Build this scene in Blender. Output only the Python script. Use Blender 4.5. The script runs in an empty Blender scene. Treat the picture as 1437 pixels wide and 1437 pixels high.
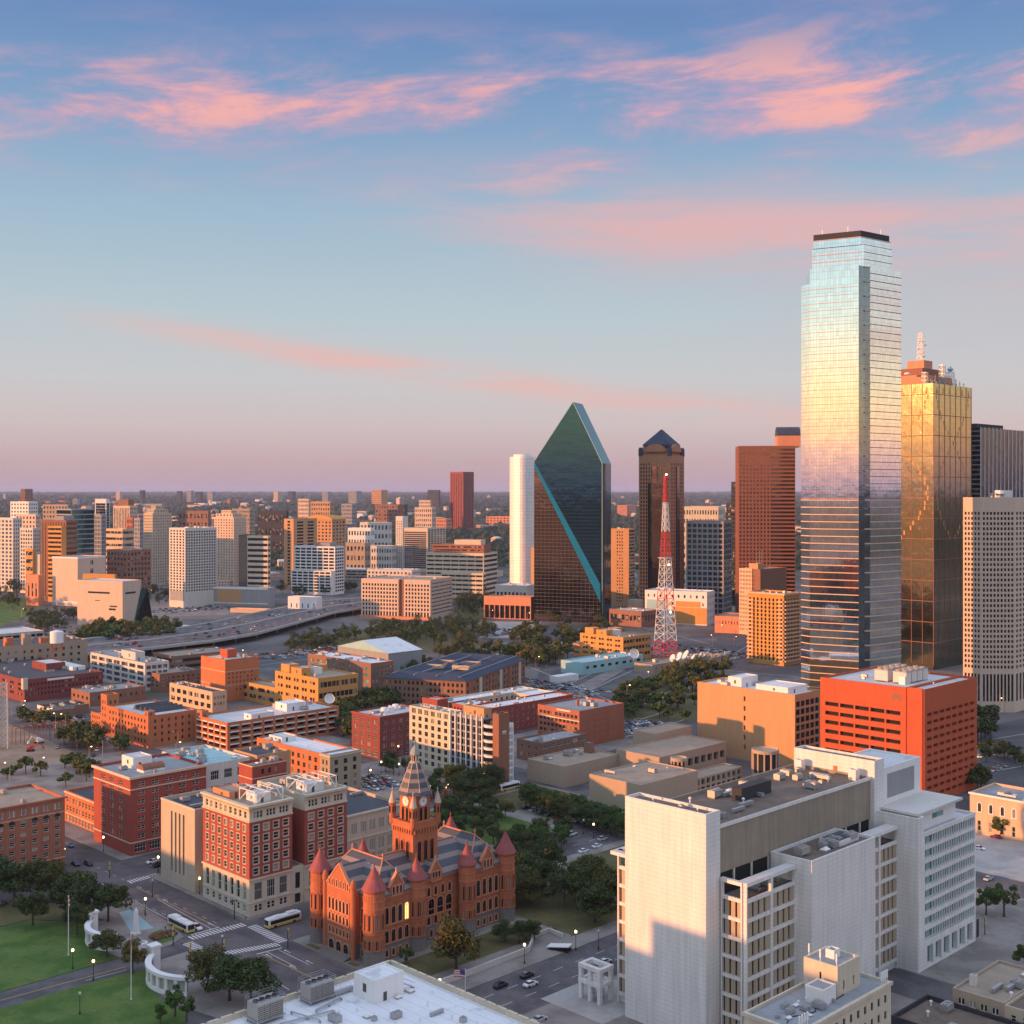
import bpy, math, random
import numpy as np
from mathutils import Vector, Matrix
R_ = math.radians
rnd = random.Random(7)
SC = bpy.context.scene
COL = SC.collection

# ---------------------------------------------------------------- camera
F_PX, HOR, CAMZ = 1740.0, 688.0, 135.0        # focal length in photo pixels, horizon row, eye height (m)
cam = bpy.data.cameras.new('camera')
cam.sensor_width = 36.0
cam.lens = 36.0 * F_PX / 1437.0
cam.shift_y = (HOR - 718.5) / 1437.0
cam.clip_start, cam.clip_end = 1.0, 120000.0
camo = bpy.data.objects.new('camera', cam)
COL.objects.link(camo)
camo.location = (0, 0, CAMZ)
camo.rotation_euler = (R_(90), 0, 0)
SC.camera = camo

# ---------------------------------------------------------------- light
SUN_AZ, SUN_EL = -111.0, 6.5                  # degrees clockwise from the view axis, degrees up
sund = bpy.data.lights.new('sun', 'SUN')
sund.energy = 3.4
sund.angle = R_(0.5)
sund.color = (1.0, 0.41, 0.14)
suno = bpy.data.objects.new('sun', sund)
COL.objects.link(suno)
sdir = Vector((math.sin(R_(SUN_AZ)) * math.cos(R_(SUN_EL)), math.cos(R_(SUN_AZ)) * math.cos(R_(SUN_EL)), math.sin(R_(SUN_EL))))
suno.rotation_euler = sdir.to_track_quat('Z', 'Y').to_euler()
SC.view_settings.view_transform = 'Standard'
SC.view_settings.look = 'None'
SC.view_settings.gamma = 1.0
SC.view_settings.exposure = 0.95
SC.cycles.use_denoising = True
SC.cycles.max_bounces = 6
SC.cycles.diffuse_bounces = 3
SC.cycles.glossy_bounces = 3
SC.cycles.transmission_bounces = 2
SC.cycles.volume_bounces = 0
SC.cycles.transparent_max_bounces = 4
SC.cycles.caustics_reflective = False
SC.cycles.caustics_refractive = False
SC.cycles.sample_clamp_indirect = 4.0


class NT:
    def __init__(s, tree):
        s.t = tree
    def n(s, typ, ins=None, **props):
        nd = s.t.nodes.new(typ)
        for k, v in props.items():
            setattr(nd, k, v)
        for k, v in (ins or {}).items():
            s.set(nd.inputs[k], v)
        return nd
    def set(s, sock, v):
        if isinstance(v, bpy.types.NodeSocket):
            s.t.links.new(v, sock)
        elif v is not None:
            if hasattr(sock, 'default_value'):
                try:
                    sock.default_value = v
                except Exception:
                    sock.default_value = tuple(v) + (1.0,)
    def m(s, op, a, b=None, c=None, clamp=False):
        nd = s.t.nodes.new('ShaderNodeMath')
        nd.operation = op
        nd.use_clamp = clamp
        for i, v in enumerate((a, b, c)):
            if v is not None:
                s.set(nd.inputs[i], v)
        return nd.outputs[0]
    def mix(s, f, a, b, blend='MIX'):
        nd = s.t.nodes.new('ShaderNodeMix')
        nd.data_type = 'RGBA'
        nd.blend_type = blend
        s.set(nd.inputs[0], f)
        for i, v in ((6, a), (7, b)):
            if isinstance(v, (tuple, list)) and len(v) == 3:
                v = tuple(v) + (1.0,)
            s.set(nd.inputs[i], v)
        return nd.outputs[2]
    def ramp(s, f, stops, interp='LINEAR'):
        nd = s.t.nodes.new('ShaderNodeValToRGB')
        cr = nd.color_ramp
        cr.interpolation = interp
        while len(cr.elements) < len(stops):
            cr.elements.new(0.5)
        for e, (p, c) in zip(cr.elements, stops):
            e.position = p
            e.color = tuple(c) + (1.0,) if len(c) == 3 else c
        s.set(nd.inputs[0], f)
        return nd.outputs[0]
    def sstep(s, v, lo, hi):
        nd = s.t.nodes.new('ShaderNodeMapRange')
        nd.interpolation_type = 'SMOOTHSTEP'
        s.set(nd.inputs[0], v)
        nd.inputs[1].default_value, nd.inputs[2].default_value = lo, hi
        return nd.outputs[0]
    def noise(s, vec, scale, detail=3, rough=0.55, dist=0.0):
        nd = s.t.nodes.new('ShaderNodeTexNoise')
        s.set(nd.inputs['Vector'], vec)
        nd.inputs['Scale'].default_value = scale
        nd.inputs['Detail'].default_value = detail
        nd.inputs['Roughness'].default_value = rough
        nd.inputs['Distortion'].default_value = dist
        return nd.outputs[0]
    def vec(s, x, y, z=0.0):
        nd = s.t.nodes.new('ShaderNodeCombineXYZ')
        for i, v in enumerate((x, y, z)):
            s.set(nd.inputs[i], v)
        return nd.outputs[0]

# ---------------------------------------------------------------- sky
W = bpy.data.worlds.new('World')
SC.world = W
W.use_nodes = True
W.node_tree.nodes.clear()
w = NT(W.node_tree)
tc = w.n('ShaderNodeTexCoord')
sp = w.n('ShaderNodeSeparateXYZ', {0: tc.outputs['Generated']})
X, Y, Z = sp.outputs
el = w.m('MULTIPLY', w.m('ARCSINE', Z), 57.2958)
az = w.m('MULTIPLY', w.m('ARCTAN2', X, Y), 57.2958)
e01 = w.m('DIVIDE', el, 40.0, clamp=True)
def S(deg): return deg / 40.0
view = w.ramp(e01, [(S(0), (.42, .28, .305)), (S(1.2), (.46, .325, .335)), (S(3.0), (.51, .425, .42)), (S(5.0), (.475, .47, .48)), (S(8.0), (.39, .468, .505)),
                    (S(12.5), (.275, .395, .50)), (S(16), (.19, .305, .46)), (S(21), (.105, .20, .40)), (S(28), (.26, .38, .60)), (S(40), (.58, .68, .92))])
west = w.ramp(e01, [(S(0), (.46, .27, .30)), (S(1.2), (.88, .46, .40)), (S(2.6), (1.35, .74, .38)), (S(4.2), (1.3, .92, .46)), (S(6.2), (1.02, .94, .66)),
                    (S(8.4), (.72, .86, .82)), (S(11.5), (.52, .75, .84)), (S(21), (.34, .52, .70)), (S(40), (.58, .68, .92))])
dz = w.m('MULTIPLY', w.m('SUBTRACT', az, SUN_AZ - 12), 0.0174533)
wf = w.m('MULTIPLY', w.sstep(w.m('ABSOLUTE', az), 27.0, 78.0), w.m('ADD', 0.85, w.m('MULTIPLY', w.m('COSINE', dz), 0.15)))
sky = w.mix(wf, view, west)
# wisps of cloud lit from below the horizon
lowv = w.vec(w.m('MULTIPLY', az, 0.05), w.m('MULTIPLY', el, 0.10), 3.1)
low = w.m('SUBTRACT', w.noise(lowv, 1.0, 3), 0.5)
cv = w.vec(w.m('MULTIPLY', az, 0.085), w.m('ADD', w.m('MULTIPLY', el, 0.36), w.m('MULTIPLY', az, -0.028)), 0.7)
fine = w.noise(cv, 1.3, 14, 0.64, 0.28)
fine2 = w.noise(w.vec(w.m('MULTIPLY', az, 0.05), w.m('MULTIPLY', el, 0.42), 5.3), 1.3, 13, 0.64, 0.3)
def band(c0, slope, half, wob):
    c = w.m('ADD', w.m('ADD', c0, w.m('MULTIPLY', az, slope)), w.m('MULTIPLY', low, wob))
    d = w.m('DIVIDE', w.m('SUBTRACT', el, c), half)
    return w.m('POWER', 2.718, w.m('MULTIPLY', w.m('MULTIPLY', d, d), -1.0))
b1 = w.m('MULTIPLY', band(17.3, 0.03, 2.2, 2.4), w.sstep(fine, 0.40, 0.62))
right = w.sstep(az, -12.0, 8.0)
b2 = w.m('MULTIPLY', w.m('MULTIPLY', band(12.3, -0.06, 1.9, 2.0), w.sstep(fine2, 0.32, 0.62)), right)
l3 = w.sstep(az, -24.0, -7.0)
b3 = w.m('MULTIPLY', w.m('MULTIPLY', band(4.9, -0.135, 0.55, 1.0), w.sstep(fine2, 0.30, 0.58)), w.m('MULTIPLY', l3, 0.8))
b4 = w.m('MULTIPLY', w.m('MULTIPLY', band(8.7, 0.0, 3.4, 1.0), 0.35), w.sstep(az, 4.0, 24.0))
b5 = w.m('MULTIPLY', w.m('MULTIPLY', band(14.6, 0.03, 1.6, 2.0), w.sstep(fine, 0.42, 0.72)), w.sstep(az, -14.0, 6.0))
d1 = w.m('ADD', w.m('MULTIPLY', b1, 0.95), w.m('MULTIPLY', b5, 0.5), clamp=True)
sky = w.mix(w.m('MULTIPLY', b4, 1.0, clamp=True), sky, (.52, .35, .36))
sky = w.mix(w.m('MULTIPLY', b2, 0.85, clamp=True), sky, (.64, .36, .35))
sky = w.mix(w.m('MULTIPLY', b3, 1.15, clamp=True), sky, (.64, .39, .36))
core = w.mix(w.sstep(fine, 0.50, 0.66), (.50, .30, .40), (.76, .36, .32))
sky = w.mix(d1, sky, core)
haze_low = w.m('POWER', 2.718, w.m('MULTIPLY', w.m('ABSOLUTE', el), -0.9))
nish = w.n('ShaderNodeTexSky', sky_type='NISHITA', sun_disc=False, sun_elevation=R_(SUN_EL), sun_rotation=R_(SUN_AZ), air_density=1.0, dust_density=1.5, ozone_density=2.0)
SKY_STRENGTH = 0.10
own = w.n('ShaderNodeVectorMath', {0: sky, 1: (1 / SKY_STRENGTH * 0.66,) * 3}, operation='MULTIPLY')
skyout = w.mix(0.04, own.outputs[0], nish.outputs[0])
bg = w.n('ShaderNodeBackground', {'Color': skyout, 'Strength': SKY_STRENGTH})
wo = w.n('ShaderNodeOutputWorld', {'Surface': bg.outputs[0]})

# ---------------------------------------------------------------- places
def P(x, y, z=0.0):
    """the point at height z seen at photo pixel (x, y)"""
    d = F_PX * (CAMZ - z) / (y - HOR)
    return Vector(((x - 718.5) * d / F_PX, d, z))
def PX(x, d, z=0.0):
    return Vector(((x - 718.5) * d / F_PX, d, z))
GA = 44.6                                       # downtown street grid: the left-running streets lie 44.6 degrees left of the view axis
def axes(a):
    s, c = math.sin(R_(a)), math.cos(R_(a))
    return Vector((c, s, 0)), Vector((-s, c, 0))
GR0 = Vector((-39.3, 351.6, 0))                 # the courthouse corner: origin of the street grid
GU, GV = axes(GA)
def G(u, v, z=0.0):
    return GR0 + GU * u + GV * v + Vector((0, 0, z))
def toG(p):
    q = p - GR0
    return q.dot(GU), q.dot(GV)

# ---------------------------------------------------------------- mesh builder
class MB:
    def __init__(s):
        s.v, s.f, s.m = [], [], []
    def poly(s, pts, mi=0):
        i = len(s.v)
        s.v += [tuple(p) for p in pts]
        s.f.append(tuple(range(i, i + len(pts))))
        s.m.append(mi)
    def box(s, x0, x1, y0, y1, z0, z1, mi=0, top=None, bottom=True):
        a = [(x0, y0), (x1, y0), (x1, y1), (x0, y1)]
        s.prism(a, z0, z1, mi, top, bottom)
    def prism(s, pts, z0, z1, mi=0, top=None, bottom=True):
        n = len(pts)
        i = len(s.v)
        s.v += [(p[0], p[1], z0) for p in pts] + [(p[0], p[1], z1) for p in pts]
        for k in range(n):
            l = (k + 1) % n
            s.f.append((i + k, i + l, i + n + l, i + n + k)); s.m.append(mi)
        s.f.append(tuple(i + n + k for k in range(n))); s.m.append(mi if top is None else top)
        if bottom:
            s.f.append(tuple(i + n - 1 - k for k in range(n))); s.m.append(mi)
    def loft(s, rings, mi=0, cap=True, closed=True):
        """rings: lists of equally many 3-D points"""
        n = len(rings[0])
        i = len(s.v)
        for r in rings:
            s.v += [tuple(p) for p in r]
        for j in range(len(rings) - 1):
            for k in range(n if closed else n - 1):
                l = (k + 1) % n
                s.f.append((i + j * n + k, i + j * n + l, i + (j + 1) * n + l, i + (j + 1) * n + k))
                s.m.append(mi if not isinstance(mi, (list, tuple)) else mi[j])
        if cap:
            m0 = mi if not isinstance(mi, (list, tuple)) else mi[0]
            m1 = mi if not isinstance(mi, (list, tuple)) else mi[-1]
            s.f.append(tuple(i + n - 1 - k for k in range(n))); s.m.append(m0)
            b = i + (len(rings) - 1) * n
            s.f.append(tuple(b + k for k in range(n))); s.m.append(m1)
    def lathe(s, cx, cy, prof, n=16, mi=0, ph=0.0, cap=True):
        rings = [[(cx + r * math.cos(ph + 2 * math.pi * k / n), cy + r * math.sin(ph + 2 * math.pi * k / n), z) for k in range(n)] for r, z in prof]
        s.loft(rings, mi, cap)
    def tube(s, p, q, r, n=6, mi=0, r2=None):
        p, q = Vector(p), Vector(q)
        d = (q - p)
        if d.length < 1e-6:
            return
        d.normalize()
        a = d.orthogonal().normalized()
        b = d.cross(a)
        r2 = r if r2 is None else r2
        s.loft([[p + (a * math.cos(t) + b * math.sin(t)) * r for t in [2 * math.pi * k / n for k in range(n)]],
                [q + (a * math.cos(t) + b * math.sin(t)) * r2 for t in [2 * math.pi * k / n for k in range(n)]]], mi)
    def add(s, o, mat=None, moff=0):
        i = len(s.v)
        s.v += o.v if mat is None else [tuple(mat @ Vector(p)) for p in o.v]
        s.f += [tuple(k + i for k in f) for f in o.f]
        s.m += [k + moff for k in o.m]
    def mesh(s, name, mats, smooth=False):
        me = bpy.data.meshes.new(name)
        me.from_pydata(s.v, [], s.f)
        for m in mats:
            me.materials.append(M(m) if isinstance(m, str) else m)
        me.polygons.foreach_set('material_index', s.m)
        if smooth:
            me.polygons.foreach_set('use_smooth', [True] * len(s.f))
        me.update()
        return me
    def build(s, name, mats, parent=None, loc=None, rz=None, smooth=False):
        return link(name, s.mesh(name, mats if isinstance(mats, (list, tuple)) else [mats], smooth), parent, loc, rz)

def link(name, data, parent=None, loc=None, rz=None):
    o = bpy.data.objects.new(name, data)
    COL.objects.link(o)
    if parent is not None:
        o.parent = parent
    if loc is not None:
        o.location = loc
    if rz is not None:
        o.rotation_euler = (0, 0, rz)
    return o
def tag(o, label, cat, group=None, kind=None):
    o['label'] = label
    o['category'] = cat
    if group: o['group'] = group
    if kind: o['kind'] = kind
    return o
def thing(name, label, cat, loc=(0, 0, 0), rz=0.0, group=None):
    return tag(link(name, None, None, loc, rz), label, cat, group)
def struct(o, kind='structure'):
    o['kind'] = kind
    return o

# ---------------------------------------------------------------- materials
MATS = {}
def M(name):
    return MATS[name]
def newmat(name):
    m = bpy.data.materials.new(name)
    m.use_nodes = True
    m.node_tree.nodes.clear()
    MATS[name] = m
    t = NT(m.node_tree)
    p = t.n('ShaderNodeBsdfPrincipled')
    t.n('ShaderNodeOutputMaterial', {'Surface': p.outputs[0]})
    return m, t, p
def wallmat(name, col, rough=0.85, var=0.16, scale=0.12, streak=0.18, grain=0.10, course=0.0, ch=0.8, mort=(.5, .47, .42), seam=0.0):
    """masonry: broad blotches, rain streaks that run down, fine grain and (course) faint horizontal joints"""
    m, t, p = newmat(name)
    co = t.n('ShaderNodeTexCoord').outputs['Object']
    sp = t.n('ShaderNodeSeparateXYZ', {0: co})
    big = t.noise(co, scale, 4)
    stv = t.vec(t.m('MULTIPLY', sp.outputs[0], 0.9), t.m('MULTIPLY', sp.outputs[1], 0.9), t.m('MULTIPLY', sp.outputs[2], 0.045))
    st = t.noise(stv, 1.0, 4)
    gr = t.noise(co, 2.3, 3, 0.7)
    f = t.m('ADD', t.m('MULTIPLY', t.m('SUBTRACT', big, 0.5), 2 * var), t.m('ADD', t.m('MULTIPLY', t.m('SUBTRACT', st, 0.5), 2 * streak), t.m('MULTIPLY', t.m('SUBTRACT', gr, 0.5), 2 * grain)))
    k = t.m('ADD', 1.0, f)
    c = t.n('ShaderNodeVectorMath', {0: tuple(col), 1: k}, operation='MULTIPLY').outputs[0]
    if course:
        fr = t.m('FRACT', t.m('DIVIDE', sp.outputs[2], ch))
        ln = t.m('LESS_THAN', fr, 0.12)
        c = t.mix(t.m('MULTIPLY', ln, course), c, mort)
    if seam:
        sl = t.m('LESS_THAN', t.m('FRACT', t.m('DIVIDE', t.m('ADD', sp.outputs[0], t.m('MULTIPLY', gr, .3)), seam)), 0.05)
        pd = t.sstep(t.noise(co, .16, 5, .7), .56, .66)
        c = t.mix(t.m('MAXIMUM', t.m('MULTIPLY', sl, .35), t.m('MULTIPLY', pd, .30)), c, (.16, .15, .14))
    t.set(p.inputs['Base Color'], c)
    p.inputs['Roughness'].default_value = rough
    p.inputs['Specular IOR Level'].default_value = 0.3
    bp = t.n('ShaderNodeBump', {'Height': gr, 'Strength': 0.25, 'Distance': 0.05})
    t.set(p.inputs['Normal'], bp.outputs[0])
    return m
def plainmat(name, col, rough=0.5, metal=0.0, var=0.08, emit=0.0, ecol=None):
    m, t, p = newmat(name)
    co = t.n('ShaderNodeTexCoord').outputs['Object']
    n = t.noise(co, 1.3, 3)
    k = t.m('ADD', 1.0 - var, t.m('MULTIPLY', n, 2 * var))
    t.set(p.inputs['Base Color'], t.n('ShaderNodeVectorMath', {0: tuple(col), 1: k}, operation='MULTIPLY').outputs[0])
    p.inputs['Roughness'].default_value = rough
    p.inputs['Metallic'].default_value = metal
    if emit:
        p.inputs['Emission Color'].default_value = tuple(ecol or col) + (1,)
        p.inputs['Emission Strength'].default_value = emit
    return m
def glassmat(name, col=(.022, .026, .032), blind=(.30, .27, .23), nb=0.22, cell=2.2, rough=0.07, obj=False, spec=0.5, metal=0.0):
    """window glass over a dark room, with blinds drawn here and there; panes lie at slightly different angles"""
    m, t, p = newmat(name)
    co = t.n('ShaderNodeTexCoord').outputs['Object']
    if obj:
        r = t.n('ShaderNodeObjectInfo').outputs['Random']
        rv = t.vec(r, r, 0.3)
        wn = t.n('ShaderNodeTexWhiteNoise', {0: rv})
    else:
        fl = t.n('ShaderNodeVectorMath', {0: co, 1: (cell, cell, cell * 1.5)}, operation='DIVIDE').outputs[0]
        fl = t.n('ShaderNodeVectorMath', {0: fl}, operation='FLOOR').outputs[0]
        wn = t.n('ShaderNodeTexWhiteNoise', {0: fl})
    v = wn.outputs[0]
    bl = t.m('GREATER_THAN', v, 1.0 - nb)
    dark = t.n('ShaderNodeVectorMath', {0: tuple(col), 1: t.m('ADD', 0.55, t.m('MULTIPLY', wn.outputs[0], 0.9))}, operation='MULTIPLY').outputs[0]
    t.set(p.inputs['Base Color'], t.mix(bl, dark, blind))
    p.inputs['Roughness'].default_value = rough
    p.inputs['Specular IOR Level'].default_value = spec
    p.inputs['Metallic'].default_value = metal
    bn = t.noise(co, 0.35, 2)
    bp = t.n('ShaderNodeBump', {'Height': t.m('ADD', bn, t.m('MULTIPLY', v, 0.25)), 'Strength': 0.12, 'Distance': 0.3})
    t.set(p.inputs['Normal'], bp.outputs[0])
    return m
def mirrormat(name, tint, rough=0.05, cu=1.5, cz=3.9, line=0.25, lcol=(.25, .2, .18), wob=0.10, dark=0.0):
    """curtain wall of coated glass: reflects like tinted metal; thin joints between panes; each pane is a touch out of plane"""
    m, t, p = newmat(name)
    co = t.n('ShaderNodeTexCoord').outputs['Object']
    sp = t.n('ShaderNodeSeparateXYZ', {0: co})
    no = t.n('ShaderNodeSeparateXYZ', {0: t.t.nodes['Texture Coordinate'].outputs['Normal']}).outputs
    h = t.m('SUBTRACT', t.m('MULTIPLY', sp.outputs[1], no[0]), t.m('MULTIPLY', sp.outputs[0], no[1]))
    fu = t.m('FRACT', t.m('DIVIDE', h, cu))
    fz = t.m('FRACT', t.m('DIVIDE', sp.outputs[2], cz))
    ln = t.m('MAXIMUM', t.m('LESS_THAN', fu, 0.14), t.m('LESS_THAN', fz, 0.07))
    cell = t.vec(t.m('FLOOR', t.m('DIVIDE', h, cu)), t.m('FLOOR', t.m('DIVIDE', sp.outputs[2], cz)), 0)
    wn = t.n('ShaderNodeTexWhiteNoise', {0: cell})
    kk = t.m('ADD', 1.0 - 0.12, t.m('MULTIPLY', wn.outputs[0], 0.14))
    c = t.n('ShaderNodeVectorMath', {0: tuple(tint), 1: kk}, operation='MULTIPLY').outputs[0]
    t.set(p.inputs['Base Color'], t.mix(t.m('MULTIPLY', ln, line), c, lcol))
    p.inputs['Metallic'].default_value = 1.0
    p.inputs['Roughness'].default_value = rough
    bn = t.noise(co, 0.09, 3)
    bp = t.n('ShaderNodeBump', {'Height': t.m('ADD', bn, t.m('MULTIPLY', wn.outputs[0], 0.22)), 'Strength': wob, 'Distance': 1.0})
    t.set(p.inputs['Normal'], bp.outputs[0])
    return m
def groundmat(name, col, col2, scale=0.03, rough=0.9, speck=0.12):
    m, t, p = newmat(name)
    co = t.n('ShaderNodeTexCoord').outputs['Object']
    a = t.noise(co, scale, 5, 0.6)
    b = t.noise(co, scale * 9, 4, 0.65)
    c = t.mix(t.sstep(a, 0.38, 0.62), col, col2)
    k = t.m('ADD', 1.0 - speck, t.m('MULTIPLY', b, 2 * speck))
    c = t.n('ShaderNodeVectorMath', {0: c, 1: k}, operation='MULTIPLY').outputs[0]
    t.set(p.inputs['Base Color'], c)
    p.inputs['Roughness'].default_value = rough
    p.inputs['Specular IOR Level'].default_value = 0.25
    return m
def leafmat(name, c1, c2, c3=None):
    m, t, p = newmat(name)
    co = t.n('ShaderNodeTexCoord').outputs['Object']
    a = t.noise(co, 0.55, 3)
    b = t.noise(co, 3.0, 2)
    r = t.n('ShaderNodeObjectInfo').outputs['Random']
    c = t.mix(t.sstep(a, 0.36, 0.64), c1, c2)
    c = t.mix(t.m('MULTIPLY', t.sstep(r, 0.55, 1.0), 0.55), c, c3 or c2)
    k = t.m('ADD', 0.65, t.m('MULTIPLY', b, 0.7))
    c = t.n('ShaderNodeVectorMath', {0: c, 1: k}, operation='MULTIPLY').outputs[0]
    t.set(p.inputs['Base Color'], c)
    p.inputs['Roughness'].default_value = 0.7
    p.inputs['Specular IOR Level'].default_value = 0.2
    return m

# masonry
wallmat('brick_red', (.32, .07, .048), course=0.12, ch=0.6)
wallmat('brick_darkred', (.22, .055, .045), course=0.10, ch=0.6)
wallmat('brick_orange', (.48, .16, .065), course=0.10, ch=0.6)
wallmat('brick_brown', (.26, .13, .085), course=0.10, ch=0.6)
wallmat('brick_rust', (.36, .13, .075), course=0.08, ch=0.5)
wallmat('sandstone_red', (.45, .145, .07), streak=0.2, var=0.26, scale=.3, course=0.3, ch=0.9, mort=(.25, .09, .05))
wallmat('sandstone_grey', (.22, .19, .17), var=0.25, course=0.3, ch=0.9, mort=(.10, .09, .08))
wallmat('paint_yellow', (.57, .285, .085), var=0.08)
wallmat('paint_tan', (.50, .285, .145), var=0.06)
wallmat('stone_beige', (.50, .41, .31), course=0.12, ch=1.2)
wallmat('stone_cream', (.58, .50, .38), course=0.10, ch=1.2)
wallmat('stone_tan', (.38, .29, .21), course=0.10, ch=1.0)
wallmat('stucco_tan', (.42, .32, .23), var=0.07, streak=0.08)
wallmat('stone_white', (.72, .68, .65), var=0.13, streak=0.26, course=0.34, ch=1.15, mort=(.44, .40, .37))
wallmat('maroon_granite', (.23, .092, .06), var=0.1)
wallmat('copper_granite', (.40, .20, .11), var=0.1)
wallmat('white_paint', (.74, .72, .70), var=0.06, streak=0.10)
wallmat('concrete', (.42, .40, .37), var=0.12, streak=0.2)
wallmat('concrete_pale', (.60, .56, .51), var=0.08)
wallmat('concrete_warm', (.56, .44, .34), var=0.08)
wallmat('screen_brown', (.30, .25, .19), var=0.2, streak=0.3, scale=0.2)
wallmat('panel_tan', (.42, .33, .24), var=0.1)
wallmat('garage_red', (.46, .095, .038), var=0.14, streak=0.22, course=.15, ch=.7, mort=(.25, .06, .03))
wallmat('brown_granite', (.27, .12, .075), var=0.1)
wallmat('red_granite', (.30, .085, .065), var=0.1)
wallmat('salmon_paint', (.60, .25, .14), var=0.08)
wallmat('charcoal', (.045, .045, .05))
wallmat('peach_paint', (.62, .42, .28), var=0.08)
wallmat('grey_panel', (.30, .30, .31), var=0.1)
wallmat('limestone', (.60, .46, .36), var=0.08)
# roofs
wallmat('roof_grey', seam=3.2, col=(.30, .31, .32), var=0.3, streak=0.0, scale=0.25, grain=0.15)
wallmat('roof_pale', seam=3.2, col=(.58, .58, .58), var=0.18, streak=0.0, scale=0.18, grain=0.12)
wallmat('roof_white', seam=3.2, col=(.74, .74, .75), var=0.12, streak=0.0, scale=0.12, grain=0.08)
wallmat('roof_tan', seam=3.2, col=(.34, .27, .20), var=0.25, streak=0.0, scale=0.2, grain=0.15)
wallmat('roof_brown', seam=3.2, col=(.17, .125, .095), var=0.45, streak=0.0, scale=0.3, grain=0.3)
wallmat('roof_dark', (.075, .08, .095), var=0.3, streak=0.0, scale=0.3, grain=0.2)
wallmat('roof_navy', (.045, .06, .095), var=0.2, streak=0.1)
wallmat('roof_teal', (.32, .52, .55), var=0.15, streak=0.0)
# metal and glass
plainmat('steel', (.42, .42, .43), 0.45, 0.6)
plainmat('white_steel', (.75, .74, .72), 0.5, 0.0)
plainmat('red_steel', (.60, .045, .04), 0.5, 0.0)
plainmat('black_paint', (.02, .02, .022), 0.5)
plainmat('frame_white', (.66, .62, .55), 0.6)
plainmat('frame_dark', (.07, .065, .06), 0.5)
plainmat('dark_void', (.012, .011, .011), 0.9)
plainmat('tank_white', (.78, .77, .76), 0.5)
wallmat('cone_red', (.30, .08, .075), rough=.6, var=.3, scale=.8, streak=.3, course=.35, ch=.5, mort=(.16, .04, .04))
plainmat('louvre', (.36, .33, .30), 0.6)
plainmat('lamp_glow', (1, .78, .45), 0.5, 0, 0, 4.0, (1.0, .66, .30))
plainmat('lamp_off', (.6, .56, .48), 0.4)
plainmat('window_glow', (1, .6, .2), 0.5, 0, 0, 1.1, (1.0, .55, .15))
plainmat('beacon_glow', (1, .6, .3), 0.5, 0, 0, 6.0, (1.0, .65, .35))
plainmat('gold_trim', (.60, .42, .12), 0.5)
plainmat('sign_white', (.80, .79, .76), 0.6)
plainmat('flag_red', (.45, .05, .05), 0.7)
plainmat('flag_blue', (.05, .07, .2), 0.7)
glassmat('pane_obj', obj=True, nb=0.16)
glassmat('pane')
glassmat('pane_dark', (.012, .013, .016), (.08, .07, .06), 0.1)
glassmat('pane_blue', (.05, .08, .12), (.2, .22, .24), 0.15, rough=0.05, spec=0.8)
glassmat('pane_teal', (.09, .25, .25), (.26, .38, .36), 0.25, rough=0.05, spec=0.8)
mirrormat('mirror_silver', (.86, .88, .86), rough=0.045, cu=1.52, cz=3.9, line=0.30, lcol=(.30, .22, .18), wob=0.04)
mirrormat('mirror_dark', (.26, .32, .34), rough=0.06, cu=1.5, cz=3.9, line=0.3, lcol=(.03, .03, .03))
mirrormat('mirror_bronze', (.38, .335, .215), rough=0.06, cu=1.6, cz=3.8, line=0.35, lcol=(.16, .10, .06), wob=0.08)
mirrormat('mirror_green', (.036, .115, .155), rough=0.05, cu=1.5, cz=3.6, line=0.25, lcol=(.06, .09, .09), wob=0.09)
mirrormat('mirror_amber', (.25, .155, .105), rough=0.06, cu=1.5, cz=3.6, line=0.30, lcol=(.30, .14, .09), wob=0.12)
mirrormat('mirror_teal', (.05, .27, .26), rough=0.16, cu=1.5, cz=3.6, line=0.15, lcol=(.1, .25, .25), wob=0.10)
mirrormat('mirror_steelblue', (.30, .34, .42), rough=0.06, cu=1.5, cz=3.8, line=0.3, lcol=(.12, .12, .14), wob=0.08)
mirrormat('mirror_white', (.90, .90, .88), rough=0.42, cu=1.6, cz=3.4, line=0.25, lcol=(.5, .5, .5), wob=0.16)
MATS['mirror_white'].node_tree.nodes['Principled BSDF'].inputs['Metallic'].default_value = 0.25
# ground
groundmat('asphalt', (.085, .083, .088), (.115, .110, .112), 0.035)
groundmat('asphalt_street', (.088, .082, .085), (.145, .130, .130), 0.08, speck=0.18)
groundmat('city_floor', (.075, .072, .070), (.135, .125, .115), 0.012, speck=0.25)
groundmat('paving', (.20, .175, .155), (.28, .25, .225), 0.09)
groundmat('paving_pale', (.34, .32, .30), (.42, .40, .37), 0.09)
groundmat('lawn', (.060, .120, .020), (.115, .165, .036), 0.10, speck=0.4)
groundmat('lawn_dry', (.085, .085, .030), (.13, .105, .045), 0.15, speck=0.25)
groundmat('dirt', (.22, .16, .11), (.30, .23, .165), 0.04, speck=0.25)
groundmat('far_ground', (.035, .045, .025), (.075, .07, .05), 0.004, speck=0.3)
groundmat('brick_paving', (.17, .085, .07), (.23, .12, .09), 0.2)
plainmat('marking_white', (.62, .60, .57), 0.8, 0, 0.2)
plainmat('marking_yellow', (.48, .30, .07), 0.8, 0, 0.2)
m_, t_, p_ = newmat('water')
p_.inputs['Base Color'].default_value = (.26, .42, .44, 1)
p_.inputs['Roughness'].default_value = 0.3
p_.inputs['Specular IOR Level'].default_value = 0.25
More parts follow.
